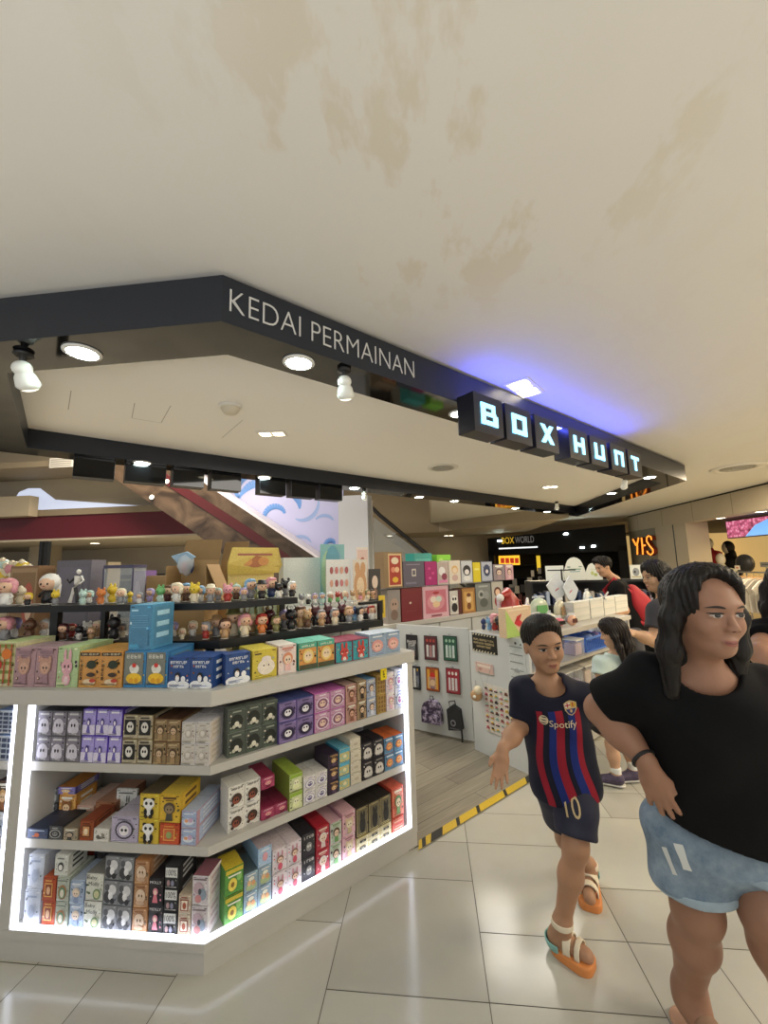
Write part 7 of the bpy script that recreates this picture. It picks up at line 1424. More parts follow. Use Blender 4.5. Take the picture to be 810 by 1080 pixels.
shirt_core = union([ellp(chest+TF[2]*.01, (.142, .105, .17), TF), ellp(waist, (.14, .108, .16), TF), ellp(pel-TF[2]*.03, (.148, .112, .14), TF), cone(neck-TF[2]*.035, sA, .058, .046), cone(neck-TF[2]*.035, sB, .058, .046), cone(sA, sA*.6+eA*.4, .044, .05), cone(sB, sB*.6+eB*.4, .044, .05)], .05)
sl_end = (sA*.18+eA*.82, sB*.05+eB*.95)
sleeves = (capc(sA-V3((0, 0, .008)), sl_end[0], .046, .058), capc(sB-V3((0, 0, .008)), sl_end[1], .046, .055))
dA = unit(eA-sA); dB = unit(eB-sB)
def wrinkle(f, amp=.0035, sc=38):
    def h(P): return f(P)+amp*np.sin(sc*(P @ V3((.8, .3, .5)))+2.5*np.sin(sc*.35*(P @ V3((.2, .5, -.9)))))
    return h
shirt_f = wrinkle(inter(union([shirt_core, sleeves[0], sleeves[1]], .03), plane(hemc, -TF[2]), k=.008))
shirt_f = minus(shirt_f, union([ellp(neck+TF[1]*-.0+TF[2]*.045-V3((0, .0, 0)), (.072, .075, .07), TF), ellp(neck+V3((0, -.05, -.012)), (.062, .06, .036))], .02), k=.006)
shirt = mesh_sdf(shirt_f, *bounds([neck+V3((0, 0, .08)), sA, sB, eA, eB, hemc, pel], .2), .0048, 'football_shirt', jm, boy, root)
shirt['label'] = 'navy shirt with red and blue vertical stripes'
at_ = shirt.data.attributes.new('across', 'FLOAT', 'POINT'); co = np.empty(len(shirt.data.vertices)*3); shirt.data.vertices.foreach_get('co', co); co = co.reshape(-1, 3)+root
lx = (co-pel) @ TF[0]; lz = (co-pel) @ TF[2]; ly = (co-pel) @ TF[1]
Lz = float((neck-pel) @ TF[2]); u = .5+(lx+.012*np.sin(lz*16))/.285*(1.0+.22*np.clip(lz/Lz, 0, 1))
fz = ((co-chest) @ TF[2]); sgn_ = 1 if (V3((0, -1, 0)) @ TF[1]) > 0 else -1
front = (ly*sgn_ > -.02)
pan = np.minimum(np.minimum(Lz*.79-lz, .142-np.abs(lx)), ly*sgn_+.03)
at_.data.foreach_set('value', np.clip(u, .0, .99).astype(np.float32))
ap_ = shirt.data.attributes.new('panel', 'FLOAT', 'POINT'); ap_.data.foreach_set('value', pan.astype(np.float32))
sbvh = BVHTree.FromObject(shirt, bpy.context.evaluated_depsgraph_get())
def shirt_pt(px_, py_): return aty(px_, py_, 1.83)
vd = unit(TF[1]*sgn_*-1)
gold = mat('print_gold', '#c9b183', .5); pale = mat('print_pale', '#d9c9a8', .5)
def on_cloth(name, pts2, fs, c_, w, h, m, bv, par, rootp, tilt=0., off=.002):
    c0 = V3(c_); ax = TF[0]; az = TF[2]; ca, sa = math.cos(tilt), math.sin(tilt)
    P = [c0+ax*(x*w*ca-y*h*sa)+az*(x*w*sa+y*h*ca) for x, y in pts2]; return decal(bv, rootp, name, [(P, fs, vd)], m, par, off)
def cloth_text(name, body, c_, w, h, m, bv, par, rootp, off=.002, tilt=0.):
    a, fs = text_fit(body, 1, 1, res=3); return on_cloth(name, [tuple(p) for p in a], fs, c_, w, h, m, bv, par, rootp, tilt, off)
o = cloth_text('sponsor_print', 'Spotify', shirt_pt(594.5, 766), .108, .036, pale, sbvh, shirt, root, .003, -.10); o['label'] = 'pale sponsor lettering across the chest'; o.parent = boy
dp_, df_ = disc2(0, 0, .5, .5)
o = on_cloth('sponsor_disc', dp_, df_, shirt_pt(574, 762), .036, .04, pale, sbvh, boy, root, 0, .003)
for k in range(3):
    q = on_cloth('sponsor_wave', *disc2(0, 0, .5, .5), shirt_pt(574, 758.5+3.4*k), .022, .0045, mat('print_navy', '#171a30', .6), sbvh, boy, root, -.15, .0042); q.parent = o
# club crest: shield with cross, stripes and ball
cc0 = shirt_pt(602.5, 748)
def shield(s): return [(-.5*s, .32*s), (-.3*s, .42*s), (0, .5*s), (.3*s, .42*s), (.5*s, .32*s), (.46*s, -.12*s), (.25*s, -.4*s), (0, -.52*s), (-.25*s, -.4*s), (-.46*s, -.12*s)]
cr = on_cloth('crest', shield(1.), [tuple(range(10))], cc0, .052, .058, gold, sbvh, boy, root, 0, .0035); cr['label'] = 'small shield crest on the chest'
for nm, pts_, m_ in (('crest_field', [(-.42, .3), (0, .38), (0, .05), (-.43, .05)], mat('crest_white', '#d9d3c6', .5)), ('crest_field', [(0, .38), (.42, .3), (.43, .05), (0, .05)], mat('crest_yellow', '#d0a83a', .5)), ('crest_cross', [(-.27, .33), (-.18, .34), (-.18, .06), (-.27, .06)], mat('crest_red', '#b02434', .5)), ('crest_cross', [(-.42, .22), (0, .24), (0, .15), (-.42, .14)], mat('crest_red', '#b02434', .5)), ('crest_stripe', [(.14, .36), (.22, .35), (.22, .06), (.14, .06)], mat('crest_red', '#b02434', .5)), ('crest_field', [(-.4, -.06), (.4, -.06), (.22, -.34), (0, -.44), (-.22, -.34)], mat('crest_blue', '#22356f', .5)), ('crest_stripe', [(-.12, -.07), (.0, -.07), (0, -.42), (-.1, -.38)], mat('crest_red', '#b02434', .5))):
    q = on_cloth(nm, pts_, [(0, 1, 2, 3) if len(pts_) == 4 else tuple(range(len(pts_)))], cc0, .052, .058, m_, sbvh, boy, root, 0, .0046); q.parent = cr
q = on_cloth('crest_ball', *disc2(0, -.2, .1, .1), cc0, .052, .058, gold, sbvh, boy, root, 0, .0056); q.parent = cr
nav = mat('shorts_navy', '#181b33', .65, var=.15, scale=60)
dkA = unit(knA-hipA); dkB = unit(knB-hipB)
sh_f = union([ellp(pel-TF[2]*.03, (.135, .10, .10), TF), capc(hipA, hipA+(knA-hipA)*.62, .086, .082), capc(hipB, hipB+(knB-hipB)*.84, .088, .08)], .012)
sh_f = inter(wrinkle(sh_f, .0025, 45), plane(pel+TF[2]*.06, TF[2]))
shorts = mesh_sdf(sh_f, *bounds([pel+V3((0, 0, .1)), hipA, hipB, knA, knB], .16), .0048, 'shorts', nav, boy, root)
kb_ = BVHTree.FromObject(shorts, bpy.context.evaluated_depsgraph_get()); vd = unit((.22, .97, .05))
o = cloth_text('shorts_number', '10', aty(606, 863, 1.78), .058, .072, gold, kb_, boy, root, .004); o['label'] = 'gold number 10 on the shorts leg'
# sandals
org = mat('sandal_orange', '#d08447', .6); crm = mat('sandal_cream', '#d9cdb4', .55); trq = mat('sandal_turquoise', '#7fb0a8', .55)
def sandal(he, to, zt):
    d = V3((to[0]-he[0], to[1]-he[1], 0)); L_ = np.linalg.norm(d); d /= L_; s = V3((d[1], -d[0], 0)); a = V3((he[0], he[1], 0)); pitch = (he[2]-.05)
    def base(P):
        q = P-a; x = q @ s; y = q @ d; t = np.clip(y/L_, -.4, 1.4); hw = (.036+.011*np.clip(t, 0, 1))*np.sqrt(np.clip(1-((y-L_*.5)/(L_*.5+.028))**4, .02, 1))
        zb = pitch*np.clip(1-t, 0, 1); dx = np.abs(x)-hw; dy = np.abs(y-L_*.5)-(L_*.5+.018); dz = np.abs(P[:, 2]-zb-.014)-.011; dd = np.stack([dx, dy, dz], 1); return np.linalg.norm(np.maximum(dd, 0), axis=1)+np.minimum(dd.max(1), 0)-.007
    b_ = bounds([he, to], .1); b_[0][2] = -.002
    so = mesh_sdf(base, *b_, .004, 'sandal_sole', org, boy, root)
    cut = lambda P: ((P-a) @ d)
    foot = union([cone(he, to, .042, .035), cone((he[0], he[1], he[2]+.0), (he[0], he[1], he[2]+.05), .04, .04)], .03)
    for nm, y0, y1, m in (('heel_cup', -.06, .018, trq), ('sandal_strap', .30*L_, .55*L_, crm), ('sandal_strap', .68*L_, .86*L_, crm)):
        f = lambda P, y0=y0, y1=y1: np.maximum(np.maximum(foot(P)-.004, -(foot(P)+.002)), np.maximum(y0-cut(P), cut(P)-y1))
        f2 = lambda P, f=f: np.maximum(f(P), np.maximum(.012-P[:, 2], P[:, 2]-(.05 if nm == 'heel_cup' else .12)-pitch))
        mesh_sdf(f2, *bounds([he, to], .1), .0036, nm, m, boy, root)
    f = lambda P: np.maximum(np.maximum(cone((anx[0], anx[1], anx[2]-.0), (anx[0], anx[1], anx[2]+.02), .042, .042)(P), -cone((anx[0], anx[1], anx[2]-.02), (anx[0], anx[1], anx[2]+.05), .034, .034)(P)), np.abs(P[:, 2]-anx[2]-.005)-.011)
    mesh_sdf(f, *bounds([anx], .08), .0036, 'ankle_strap', crm, boy, root)
for he, to, anx in ((heB, toB, anB), (heA, toA, anA)): sandal(he, to, .03)
# ---------------------------------------------------------------- other people
def long_hair(fr, drop, amp=.02, width=1., part=.1, face=(.265, .36, .40), fz=.40, back=1., top=None):
    cap = grow(union([ellp((0, -.06, .68), (.35, .42, .36)), ellp((0, .08, .84), (.28, .26, .2))], .12), .03)
    cap = minus(cap, ellp((0, .46, fz), face), k=.05)
    falls = [chain([(e*.31, -.02, .72), (e*.37*width, -.02, .42), (e*.38*width, -.07, .05), (e*.36*width, -.12, -drop)], [.10, .11, .12, .085]) for e in (-1, 1)]
    bk = [cone((0, -.30, .65), (0, -.34*back, .05), .26, .25), cone((0, -.34*back, .05), (0, -.30*back, -drop), .25, .17)]
    f = union([cap]+[q for ch in falls for q in ch]+bk, .10)
    f = minus(f, ellp((0, .50, .30), (.24, .36, .46)), k=.04)
    return minus(f, top, k=.05) if top else f
def figure(label, fr, jt, sc, skn, bmass=1., hands=(), res=.006, nk=1., chestw=1.):
    """one continuous body; jt: neck, sA, sB, eA, eB, wA, wB, hA, hB, kA, kB, aA, aB, tA, tB"""
    j = {k: V3(v) for k, v in jt.items()}; pel = (j['hA']+j['hB'])/2+V3((0, 0, .04*sc)); neck = j['neck']
    up = unit(neck-pel); x = j['sB']-j['sA']; x = unit(x-up*(x @ up)); TF = np.array([x, np.cross(up, x), up])
    ch, wa = neck*.66+pel*.34, neck*.3+pel*.7; r = lambda v: v*sc; m = bmass
    fs = [fr.lift(head_local()), cone(fr.w((0, -.08, .16)), neck, r(.044*nk), r(.05*nk)), cone(neck, ch, r(.05), r(.09)), ellp(ch, (r(.145*m*chestw), r(.098*m), r(.16)), TF), ellp(wa, (r(.125*m), r(.092*m), r(.15)), TF), ellp(pel-up*r(.02), (r(.145*m), r(.108*m), r(.11)), TF),
        cone(neck-up*r(.01), j['sA'], r(.045), r(.05)), cone(neck-up*r(.01), j['sB'], r(.045), r(.05))]
    for e in 'AB':
        s_, l_, w_, h_, k_, a_, t_ = [j[c+e] for c in 'sewhkat']
        fs += [cone(s_, l_, r(.05*m), r(.038*m)), cone(l_, l_*.55+w_*.45, r(.039*m), r(.037*m)), cone(l_*.55+w_*.45, w_, r(.037*m), r(.026)), cone(h_, k_, r(.085*m), r(.056*m)), cone(k_, k_*.62+a_*.38, r(.055*m), r(.055*m)), cone(k_*.62+a_*.38, a_, r(.055*m), r(.036)), cone(a_, a_+V3((0, 0, -.035*sc)), r(.036), r(.034)), cone(a_+V3((0, 0, -.035*sc)), t_, r(.036), r(.026))]
    core = union(fs, .04*sc)
    def f(P):
        d = core(P)
        for g_ in hands: d = smin(d, g_(P), .012)
        return d
    pts = list(j.values())+[fr.w((0, 0, 1.1))]; lo, hi = bounds(pts, .17*sc); lo[2] = 0
    for e in 'AB': pts += [j['w'+e]+unit(j['w'+e]-j['e'+e])*.2*sc]
    lo2, hi2 = bounds(pts, .1*sc); lo = np.minimum(lo, lo2); hi = np.maximum(hi, hi2); lo[2] = 0.
    root = np.array(((j['aA'][0]+j['aB'][0])/2, (j['aA'][1]+j['aB'][1])/2, 0.))
    o = mesh_sdf(f, lo, hi, res, 'person', skn, None, root); tag(o, label, 'person'); bpy.context.view_layer.update()
    return o, root, j, TF, pel, ch, wa, sc
def tee(F, m, name='t_shirt', hem=.09, loose=1.15, sleeve=.55, neckr=.075, amp=.004, res=.006, bmass=1., neckdrop=.0, flare=1., chestw=1., tilt=0.):
    o, root, j, TF, pel, ch, wa, sc = F; up = TF[2]; r = lambda v: v*sc*loose
    cf = [ellp(ch+up*.01, (r(.155*bmass*chestw), r(.112*bmass), r(.17)), TF), ellp(wa, (r(.15*bmass*flare), r(.112*bmass*flare), r(.17)), TF), ellp(pel-up*.02, (r(.16*bmass*flare), r(.12*bmass*flare), r(.15)), TF), cone(j['neck']-up*.035*sc, j['sA'], r(.058), r(.06)), cone(j['neck']-up*.035*sc, j['sB'], r(.058), r(.06))]
    core = union(cf, .06*sc)
    sl = [capc(j['s'+e], j['s'+e]*(1-sleeve)+j['e'+e]*sleeve, r(.062*bmass), r(.066*bmass)) for e in 'AB']
    hc = pel-up*hem*sc
    f = wrinkle(inter(union([core]+sl, .035*sc), plane(hc, -up-TF[0]*tilt), k=.008), amp*sc, 34/sc)
    f = minus(f, ellp(j['neck']+up*.05*sc-V3((0, 0, neckdrop)), (neckr*sc, (neckr+.012)*sc, .075*sc), TF), k=.006)
    q = mesh_sdf(f, *bounds([j['neck'], j['sA'], j['sB'], j['eA'], j['eB'], hc, pel], .24*sc*bmass), res, name, m, o, root); return q
def trousers(F, m, name, cut, loose=1.15, top=.07, res=.006, bmass=1., endr=1., amp=.003):
    o, root, j, TF, pel, ch, wa, sc = F; up = TF[2]; r = lambda v: v*sc*loose*bmass; fs = [ellp(pel-up*.02*sc, (r(.15), r(.112), r(.115)), TF)]
    for e in 'AB':
        h_, k_, a_ = j['h'+e], j['k'+e], j['a'+e]
        if cut <= 1: fs.append(capc(h_, h_*(1-cut)+k_*cut, r(.092), r(.092*(1-cut)+.066*cut)*endr))
        else: fs += [cone(h_, k_, r(.092), r(.066)), capc(k_, k_*(2-cut)+a_*(cut-1), r(.066), r(.055)*endr)]
    f = inter(wrinkle(union(fs, .035*sc), amp, 34/sc), plane(pel+up*top*sc, up))
    return mesh_sdf(f, *bounds([pel+up*top*sc, j['hA'], j['hB'], j['kA'], j['kB']]+([j['aA'], j['aB']] if cut > 1 else []), .18*sc*bmass), res, name, m, o, root)
def shoes(F, m, sole, high=.085, res=.005, strap=None):
    o, root, j, TF, pel, ch, wa, sc = F
    for e in 'AB':
        a_, t_ = j['a'+e], j['t'+e]; hl = a_+V3((0, 0, -.035*sc)); d = V3((t_[0]-a_[0], t_[1]-a_[1], 0)); d = unit(d) if np.linalg.norm(d) > 1e-6 else V3((0, -1, 0))
        zt = min(a_[2], t_[2]); fl = max(0., min(hl[2], t_[2])-.04*sc)
        f = inter(union([cone(hl-d*.015*sc, t_+d*.01, .05*sc, .042*sc), cone(a_, hl, .047*sc, .048*sc)], .03*sc), plane((0, 0, a_[2]+.012*sc), (0, 0, 1)), plane((0, 0, max(fl, .004)+.018), (0, 0, -1)))
        if strap:
            L_ = np.linalg.norm((t_-hl)[:2]); cutd = lambda P: (P-V3((hl[0], hl[1], 0))) @ d
            f = inter(minus(grow(union([cone(hl, t_, .038*sc, .030*sc)], .02), .006), grow(cone(hl, t_, .038*sc, .030*sc), -.004)), lambda P: np.maximum(.45*L_-cutd(P), cutd(P)-.85*L_), plane((0, 0, fl+.02), (0, 0, -1)))
            mesh_sdf(f, *bounds([a_, t_], .09), .004, 'sandal_strap', strap, o, root)
        else: mesh_sdf(f, *bounds([a_, t_], .09), res, 'shoe', m, o, root)
        g_ = inter(cone((hl[0]-d[0]*.02, hl[1]-d[1]*.02, fl+.03), (t_[0]+d[0]*.015, t_[1]+d[1]*.015, fl+.03), .052*sc, .045*sc), plane((0, 0, max(fl, .002)+.017), (0, 0, 1)), plane((0, 0, max(fl, .002)), (0, 0, -1)))
        mesh_sdf(g_, *bounds([a_, t_], .09)if True else 0, res, 'shoe_sole', sole, o, root)
def hairdo(F, fr, f, m, res=.005, drop=.6, amp=.004, freq=60):
    o, root = F[:2]; b_ = bounds([fr.w((x, y, z)) for x in (-.6, .6) for y in (-.75, .5) for z in (-drop-.25, 1.2)], .02)
    return mesh_sdf(strand(fr.lift(f), fr, amp, freq), *b_, res, 'hair', m, o, root)
cloth_black = mat('cloth_black', '#0f0f11', .85, spec=.15, var=.2, scale=60); cloth_char = mat('cloth_charcoal', '#3d3c40', .85, var=.12, scale=50)
sole_w = mat('sole_white', '#d6d3ca', .6)

# ---- the woman in front, hand on hip
H = .238
fr = Frame(J(743, 645, 1.28), (.14, -.985, -.03), (.02, 0, 1), H)
wj = dict(neck=J(741, 716, 1.345), sA=J(684, 719, 1.385), sB=J(803, 733, 1.37), eA=J(634, 748, 1.51), wA=J(682, 804, 1.36), eB=J(850, 800, 1.42), wB=J(865, 870, 1.36), hA=J(722, 878, 1.53), hB=J(803, 884, 1.50), kA=J(735, 958, 1.52), aA=J(727, 1042, 1.665), kB=J(812, 968, 1.42), aB=J(838, 1062, 1.48))
wj['tA'] = wj['aA']+V3((.02, -.13, -.055)); wj['tA'][2] = .03; wj['tB'] = wj['aB']+V3((.0, -.13, 0)); wj['tB'][2] = .03; wj['aB'][2] = max(wj['aB'][2], .09); 
hA = hand(wj['wA'], (.22, -.10, -.95), (.25, .95, -.1), (.85, -.45, .1), 1.0, (.25, .22, .25, .3), .2, .5)
F = figure('woman in a black T-shirt and denim shorts standing with one hand on her hip', fr, wj, 1.12, skin('woman', '#97705a'), 1.0, (hA,), .0055, .9, 1.0)
wo, wroot = F[0], F[1]
face(fr, wo, wroot, wo, mat('lip_brown', '#8f5348', .4), .8)
tee(F, cloth_black, hem=-.035, loose=1.10, sleeve=.80, neckr=.082, amp=.005, res=.0065, bmass=1.0, flare=1.06, tilt=.32)
den = bpy.data.materials.new('denim'); den.use_nodes = True; nt = den.node_tree; b = nt.nodes['Principled BSDF']; b.inputs['Roughness'].default_value = .85
tc = nt.nodes.new('ShaderNodeTexCoord'); n_ = nt.nodes.new('ShaderNodeTexNoise'); n_.inputs['Scale'].default_value = 9; n_.inputs['Detail'].default_value = 9; n_.inputs['Roughness'].default_value = .72; rp = nt.nodes.new('ShaderNodeValToRGB')
rp.color_ramp.elements[0].color = (*lin('#4c6278'), 1); rp.color_ramp.elements[1].color = (*lin('#94a5b3'), 1); rp.color_ramp.elements[0].position = .3; rp.color_ramp.elements[1].position = .72
nt.links.new(tc.outputs['Object'], n_.inputs[0]); nt.links.new(n_.outputs[0], rp.inputs[0]); nt.links.new(rp.outputs[0], b.inputs[0])
dn_ = trousers(F, den, 'denim_shorts', .66, 1.08, .15, .0055, 1.08, 1.16, .005)
j = F[2]
for e in 'AB':
    a_, k_ = j['h'+e], j['k'+e]; c0 = a_*(1-.58)+k_*.58; c1 = a_*(1-.70)+k_*.70; R0 = .118
    f = inter(cone(c0, c1+unit(c1-c0)*.05, R0*.98, R0*1.02), plane(c1, c1-c0), plane(c0, c0-c1)); q = mesh_sdf(f, *bounds([c0, c1], .17), .005, 'rolled_cuff', mat('denim_pale', '#93a3ae', .9, var=.15, scale=30), wo, wroot)
kb_ = BVHTree.FromObject(dn_, bpy.context.evaluated_depsgraph_get()); fray = mat('denim_fray', '#d3d6d3', .9)
for (x, y, w_, h_, tl) in ((706, 908, .012, .075, .3), (720, 904, .022, .070, .25)):
    c0 = J(x, y, 1.36); ax = unit((.9, -.3, 0)); az = unit(V3((0, 0, 1))-ax*tl); nu, nv = 3, 8
    P = [c0+ax*w_*((i/nu-.5)+.06*math.sin(7*jv+3*i))+az*h_*(jv/nv-.5) for jv in range(nv+1) for i in range(nu+1)]; fs = [(jv*(nu+1)+i, jv*(nu+1)+i+1, (jv+1)*(nu+1)+i+1, (jv+1)*(nu+1)+i) for jv in range(nv) for i in range(nu)]
    decal(kb_, wroot, 'frayed_patch', [(P, fs, unit(ray(x, y)))], fray, wo, .003)
lh = long_hair(fr, .46, width=1.10, face=(.285, .40, .44), fz=.46, back=.95, top=ellp((.08, .50, .66), (.24, .37, .38)))
hairdo(F, fr, lh, hair_mat('dark', '#120e0c'), .005, .7, .0022, 70)
# black cord bracelet
w_, e_ = j['wA'], j['eA']; d = unit(w_-e_); a = unit(np.cross(d, (0, 0, 1))); b_ = np.cross(d, a); ring_ = [w_-d*.012+(.034*math.cos(t)*a+.031*math.sin(t)*b_) for t in np.linspace(0, 2*PI, 20)]
mb = MB(); mb.tube([p-wroot for p in ring_], .0055, mat('cord_black', '#141215', .6), 7, False); q = mb.build('bracelet'); q.parent = wo
shoes(F, None, mat('slipper_tan', '#b98f72', .6), strap=mat('strap_brown', '#8a6a52', .6))

# ---- the girl by the counter
H = .198
fr = Frame(J(646, 668, 3.22), (-.93, .30, -.16), (0, 0, 1), H)
gx = J(648, 700, 3.25); fx = atz(653, 826, 0)
gj = dict(neck=J(648, 692, 3.24)+V3((0, 0, .0)), sA=J(634, 700, 3.17), sB=J(662, 700, 3.33), eA=J(631, 725, 3.12), wA=J(629, 748, 3.04), eB=J(669, 726, 3.40), wB=J(664, 748, 3.30), hA=J(647, 756, 3.22), hB=J(660, 756, 3.32), kA=J(645, 785, 3.22), kB=J(662, 785, 3.34))
gj['aA'] = atz(650, 817, .08); gj['aB'] = atz(668, 812, .08); gj['tA'] = atz(637, 822, .035); gj['tB'] = atz(657, 820, .035)
F = figure('small girl with long dark hair in a pale mint top facing the counter', fr, gj, .74, skin('girl', '#c39a7c'), .95, (hand(gj['wA'], (-.5, .1, -.6), (0, 1, 0), (-.7, 0, .5), .72),), .0055)
tee(F, mat('cloth_mint', '#c3d3cb', .8, var=.08, scale=40), 'mint_top', .07, 1.22, .5, .07, res=.0055); trousers(F, mat('cloth_skyblue', '#b3c9c9', .8, var=.05), 'shorts', .45, 1.3, res=.0055)
hairdo(F, fr, long_hair(fr, .78, face=(.24, .34, .38), fz=.36, width=1.0), hair_mat('girl', '#1f1713'), .005, .85, .003)
face(fr, F[0], F[1], F[0]); shoes(F, mat('shoe_pattern', '#4a3f55', .6, var=.9, scale=70), sole_w)
for e in 'AB':
    a_ = F[2]['a'+e]; mesh_sdf(capc(a_-V3((0, 0, .01)), a_+V3((0, 0, .055)), .033, .035), *bounds([a_], .09), .004, 'sock', mat('sock_white', '#dcdcd6', .9), F[0], F[1])

# ---- woman in charcoal behind
H = .232
fr = Frame(J(691, 608, 3.55), (-.97, -.10, -.10), (0, 0, 1), H)
j2 = dict(neck=J(702, 634, 3.58), sA=J(694, 645, 3.46), sB=J(712, 643, 3.74), eA=J(690, 676, 3.42), wA=J(669, 668, 3.36), eB=J(716, 680, 3.8), wB=J(700, 690, 3.66), hA=J(712, 712, 3.5), hB=J(722, 712, 3.68))
pz = (j2['hA']+j2['hB'])/2
for e, dy, dx in (('A', -.08, .0), ('B', .10, .12)): j2['k'+e] = np.array((pz[0]-.04+dx, pz[1]+dy, .47)); j2['a'+e] = np.array((pz[0]+dx, pz[1]+dy, .09)); j2['t'+e] = np.array((pz[0]-.14+dx, pz[1]+dy, .035))
F = figure('woman with long black hair and charcoal T-shirt reaching toward the girl', fr, j2, 1.03, skin('woman_behind', '#c09878'), 1.05, (hand(j2['wA'], unit(j2['wA']-j2['eA']), (.1, .2, -.97), (-.2, -.9, -.1), .95, (.3, .35, .35, .4)),), .007)
tee(F, cloth_char, hem=.12, loose=1.2, sleeve=.62, res=.007); trousers(F, mat('cloth_denim_dark', '#2f3644', .85, var=.1), 'trousers', 1.92, 1.1, res=.008); face(fr, F[0], F[1], F[0])
hairdo(F, fr, long_hair(fr, .55, face=(.25, .36, .42), fz=.38), blackh, .006, .7); shoes(F, cloth_black, sole_w)

# ---- man with the red rucksack
H = .232
fr = Frame(J(636, 598, 5.45), (-.96, -.22, -.28), (-.15, 0, 1), H)
j3 = dict(neck=J(648, 612, 5.48), sA=J(651, 620, 5.31), sB=J(655, 618, 5.65), eA=J(659, 644, 5.29), wA=J(640, 652, 5.17), eB=J(650, 642, 5.75), wB=J(632, 648, 5.55), hA=J(668, 668, 5.40), hB=J(670, 667, 5.59))
pz = (j3['hA']+j3['hB'])/2
for e, dy in (('A', -.09), ('B', .09)): j3['k'+e] = np.array((pz[0]-.03, pz[1]+dy, .50)); j3['a'+e] = np.array((pz[0]+.02, pz[1]+dy, .09)); j3['t'+e] = np.array((pz[0]-.14, pz[1]+dy, .035))
F = figure('man in a black T-shirt leaning over the counter with a red rucksack', fr, j3, 1.08, skin('man', '#bd9476'), 1.0, (hand(j3['wA'], (-.8, -.1, -.5), (0, 0, -1), (0, -1, 0), 1.), hand(j3['wB'], (-.8, -.1, -.5), (0, 0, -1), (0, 1, 0), 1.)), .008)
mt = tee(F, cloth_black, hem=.10, loose=1.12, sleeve=.6, res=.008); trousers(F, mat('cloth_grey', '#4a4a4e', .85, var=.1), 'trousers', 1.92, 1.1, res=.008); face(fr, F[0], F[1], F[0])
hl = minus(inter(grow(union([ellp((0, -.06, .68), (.34, .415, .36)), ellp((0, .12, .88), (.27, .27, .19))], .1), .045), plane((0, .25, .70), (0, .86, -.5)), plane((0, 0, .24), (0, 0, -1)), k=.03), ellp((.38, .04, .42), (.10, .13, .16)), ellp((-.38, .04, .42), (.10, .13, .16)), k=.04)
hairdo(F, fr, hl, blackh, .006, .0, .006, 50)
mbv = BVHTree.FromObject(mt, bpy.context.evaluated_depsgraph_get()); P = [J(x, y, 4.6) for x, y in stroke([(633, 626), (636, 630), (640, 633)], 1.8)+stroke([(641.5, 624), (637.5, 630), (636, 634)], 1.8)]
decal(mbv, F[1], 'chest_print', [(P, [tuple(range(6)), tuple(range(6, 12))], unit(ray(637, 630)))], mat('print_white', '#d9d9d6', .6), F[0], .004)
shoes(F, cloth_black, sole_w)
redb = mat('rucksack_red', '#a81f2c', .7, var=.1, scale=30)
TFm = F[3]; c0 = J(664, 632, 5.51); bk = empty('rucksack', c0, 'red rucksack worn on the back of the leaning man', 'bag')
bx_ = -TFm[1] if (TFm[1] @ V3((-1, 0, 0))) > 0 else TFm[1]; cB = J(672, 637, 5.49)
f = union([ellp(cB, (.175, .12, .25), np.array([TFm[0], TFm[1], TFm[2]])), ellp(cB+bx_*.07-TFm[2]*.05, (.14, .09, .16), TFm)], .06)
mesh_sdf(f, *bounds([cB], .42), .008, 'bag_body', redb, bk, c0)
for s_ in (F[2]['sA'], F[2]['sB']):
    up_ = TFm[2]; fw = -bx_; pts = [cB+up_*.18+(s_-F[2]['neck'])*.55, s_*.6+F[2]['neck']*.4+up_*.085, s_*.62+F[2]['neck']*.38+fw*.15-up_*.03, s_*.7+F[2]['neck']*.3+fw*.13-up_*.22, cB-up_*.18+(s_-F[2]['neck'])*.8]
    mb = MB(); mb.tube([p-c0 for p in pts], .022, redb, 8); mb.build('shoulder_strap', bk)

# ---- person at the picture's edge, seen from behind
H = .232
fr = Frame(J(838, 618, 2.15), (.75, .62, -.1), (0, 0, 1), H)
j4 = dict(neck=J(836, 660, 2.17), sA=J(806, 672, 2.2), sB=J(880, 672, 2.1), eA=J(803, 690, 1.98), wA=J(830, 720, 1.85), eB=J(905, 740, 2.05), wB=J(890, 790, 2.0), hA=J(828, 800, 2.25), hB=J(868, 800, 2.15))
pz = (j4['hA']+j4['hB'])/2
for e in 'AB': h_ = j4['h'+e]; j4['k'+e] = np.array((h_[0], h_[1], .46)); j4['a'+e] = np.array((h_[0], h_[1], .09)); j4['t'+e] = np.array((h_[0]+.12, h_[1]+.08, .035))
F = figure('long-haired person in black, partly out of view beside the woman in front', fr, j4, 1.0, skin('edge', '#a47a60'), 1.0, (hand(j4['wA'], unit(j4['wA']-j4['eA']), (0, 0, -1), (0, -1, 0), .95),), .008)
tee(F, cloth_black, hem=.1, loose=1.2, sleeve=.35, res=.008); trousers(F, cloth_black, 'trousers', 1.92, 1.1, res=.009); shoes(F, cloth_black, sole_w)
hairdo(F, fr, long_hair(fr, .95, width=1.15, back=1.2), hair_mat('edge', '#1d1512'), .006, 1.0)
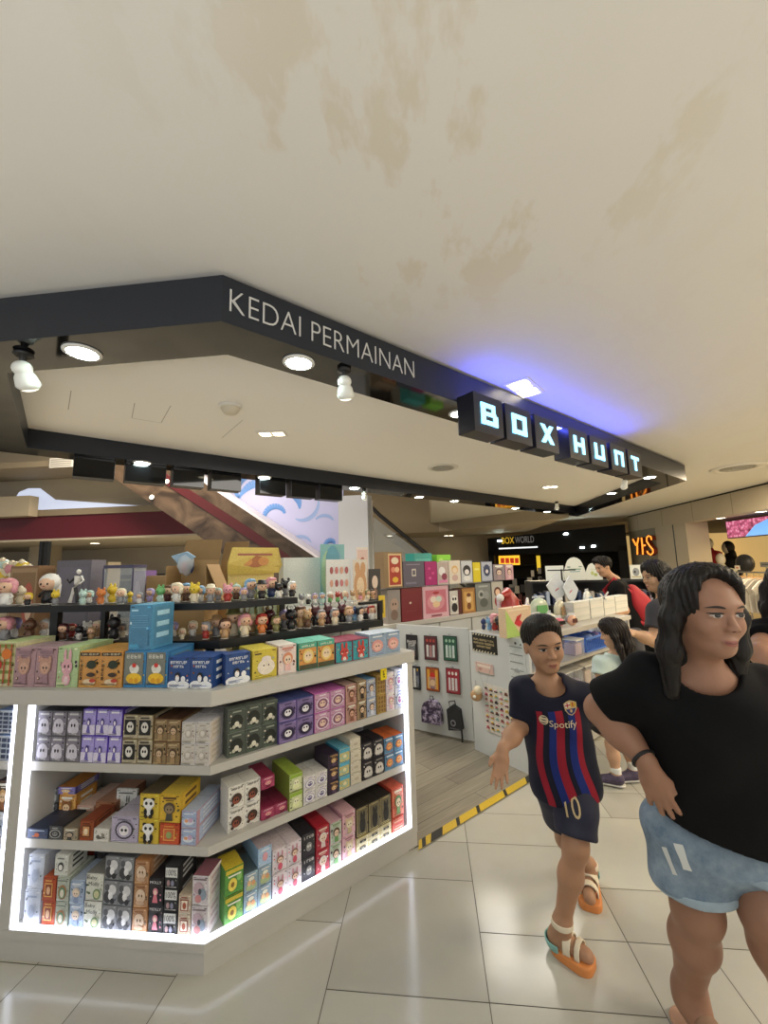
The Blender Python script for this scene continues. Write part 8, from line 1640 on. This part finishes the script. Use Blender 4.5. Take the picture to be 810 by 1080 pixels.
# ================================================================ LIGHT
w = bpy.data.worlds.new('mall_surroundings'); scn.world = w; w.use_nodes = True
w.node_tree.nodes['Background'].inputs[0].default_value = (*lin('#eff1f2'), 1); w.node_tree.nodes['Background'].inputs[1].default_value = .42
def area(name, loc, size, power, col='#fff3dd', rot=(0,0,0), sy=None):
    l = bpy.data.lights.new(name, 'AREA'); l.energy = power; l.color = lin(col); l.size = size
    if sy: l.shape = 'RECTANGLE'; l.size_y = sy
    o = bpy.data.objects.new(name, l); COL.objects.link(o); o.location = loc; o.rotation_euler = rot; return o
area('mall_ceiling_lamp', (0, -1.2, 2.86), 1.6, 8, '#f8f6f4')
area('mall_ceiling_lamp', (4.2, .6, 2.86), 1.6, 90, '#fff2dc')
area('mall_ceiling_lamp', (4.6, 3.4, 2.86), 1.0, 90, '#ffe9c4')
area('added_ceiling_fill', (-1.5, -2.2, .9), 2.6, 62, '#f6f6fa', (PI, 0, 0))  # added upward fill lights that brighten the ceiling; no fixture stands there
area('added_ceiling_fill', (3.6, -1.6, .9), 2.6, 62, '#fbf6ee', (PI, 0, 0))  # second added fill, also without a fixture
area('kiosk_ceiling_lamp', tuple(dn(1.2, -1.3, 2.73)), 1.1, 20, '#fff8ee')
area('kiosk_ceiling_lamp', tuple(dn(4.0, -1.3, 2.73)), 1.1, 20, '#fff8ee')
area('atrium_lamp', (-5.5, 6.5, 5.4), 2.2, 420, '#fff0da')
area('mall_ceiling_lamp', (2.5, 9.5, 2.36), 1.2, 45, '#ffe6bd')
area('mall_ceiling_lamp', (5.0, 7.0, 2.86), .8, 60, '#ffe9c4')
area('shop_ceiling_lamp', (8.2, 8.0, 2.25), 1.5, 60, '#ffdc9c')
area('shop_ceiling_lamp', (-6, 11.5, 1.75), 1.5, 35, '#ffe6c0')
scn.view_settings.view_transform = 'Standard'; scn.view_settings.look = 'None'; scn.view_settings.gamma = 1
scn.view_settings.exposure = .75; scn.view_settings.use_curve_mapping = False
scn.cycles.use_denoising = True
scn.cycles.max_bounces = 6; scn.cycles.diffuse_bounces = 3; scn.cycles.glossy_bounces = 3
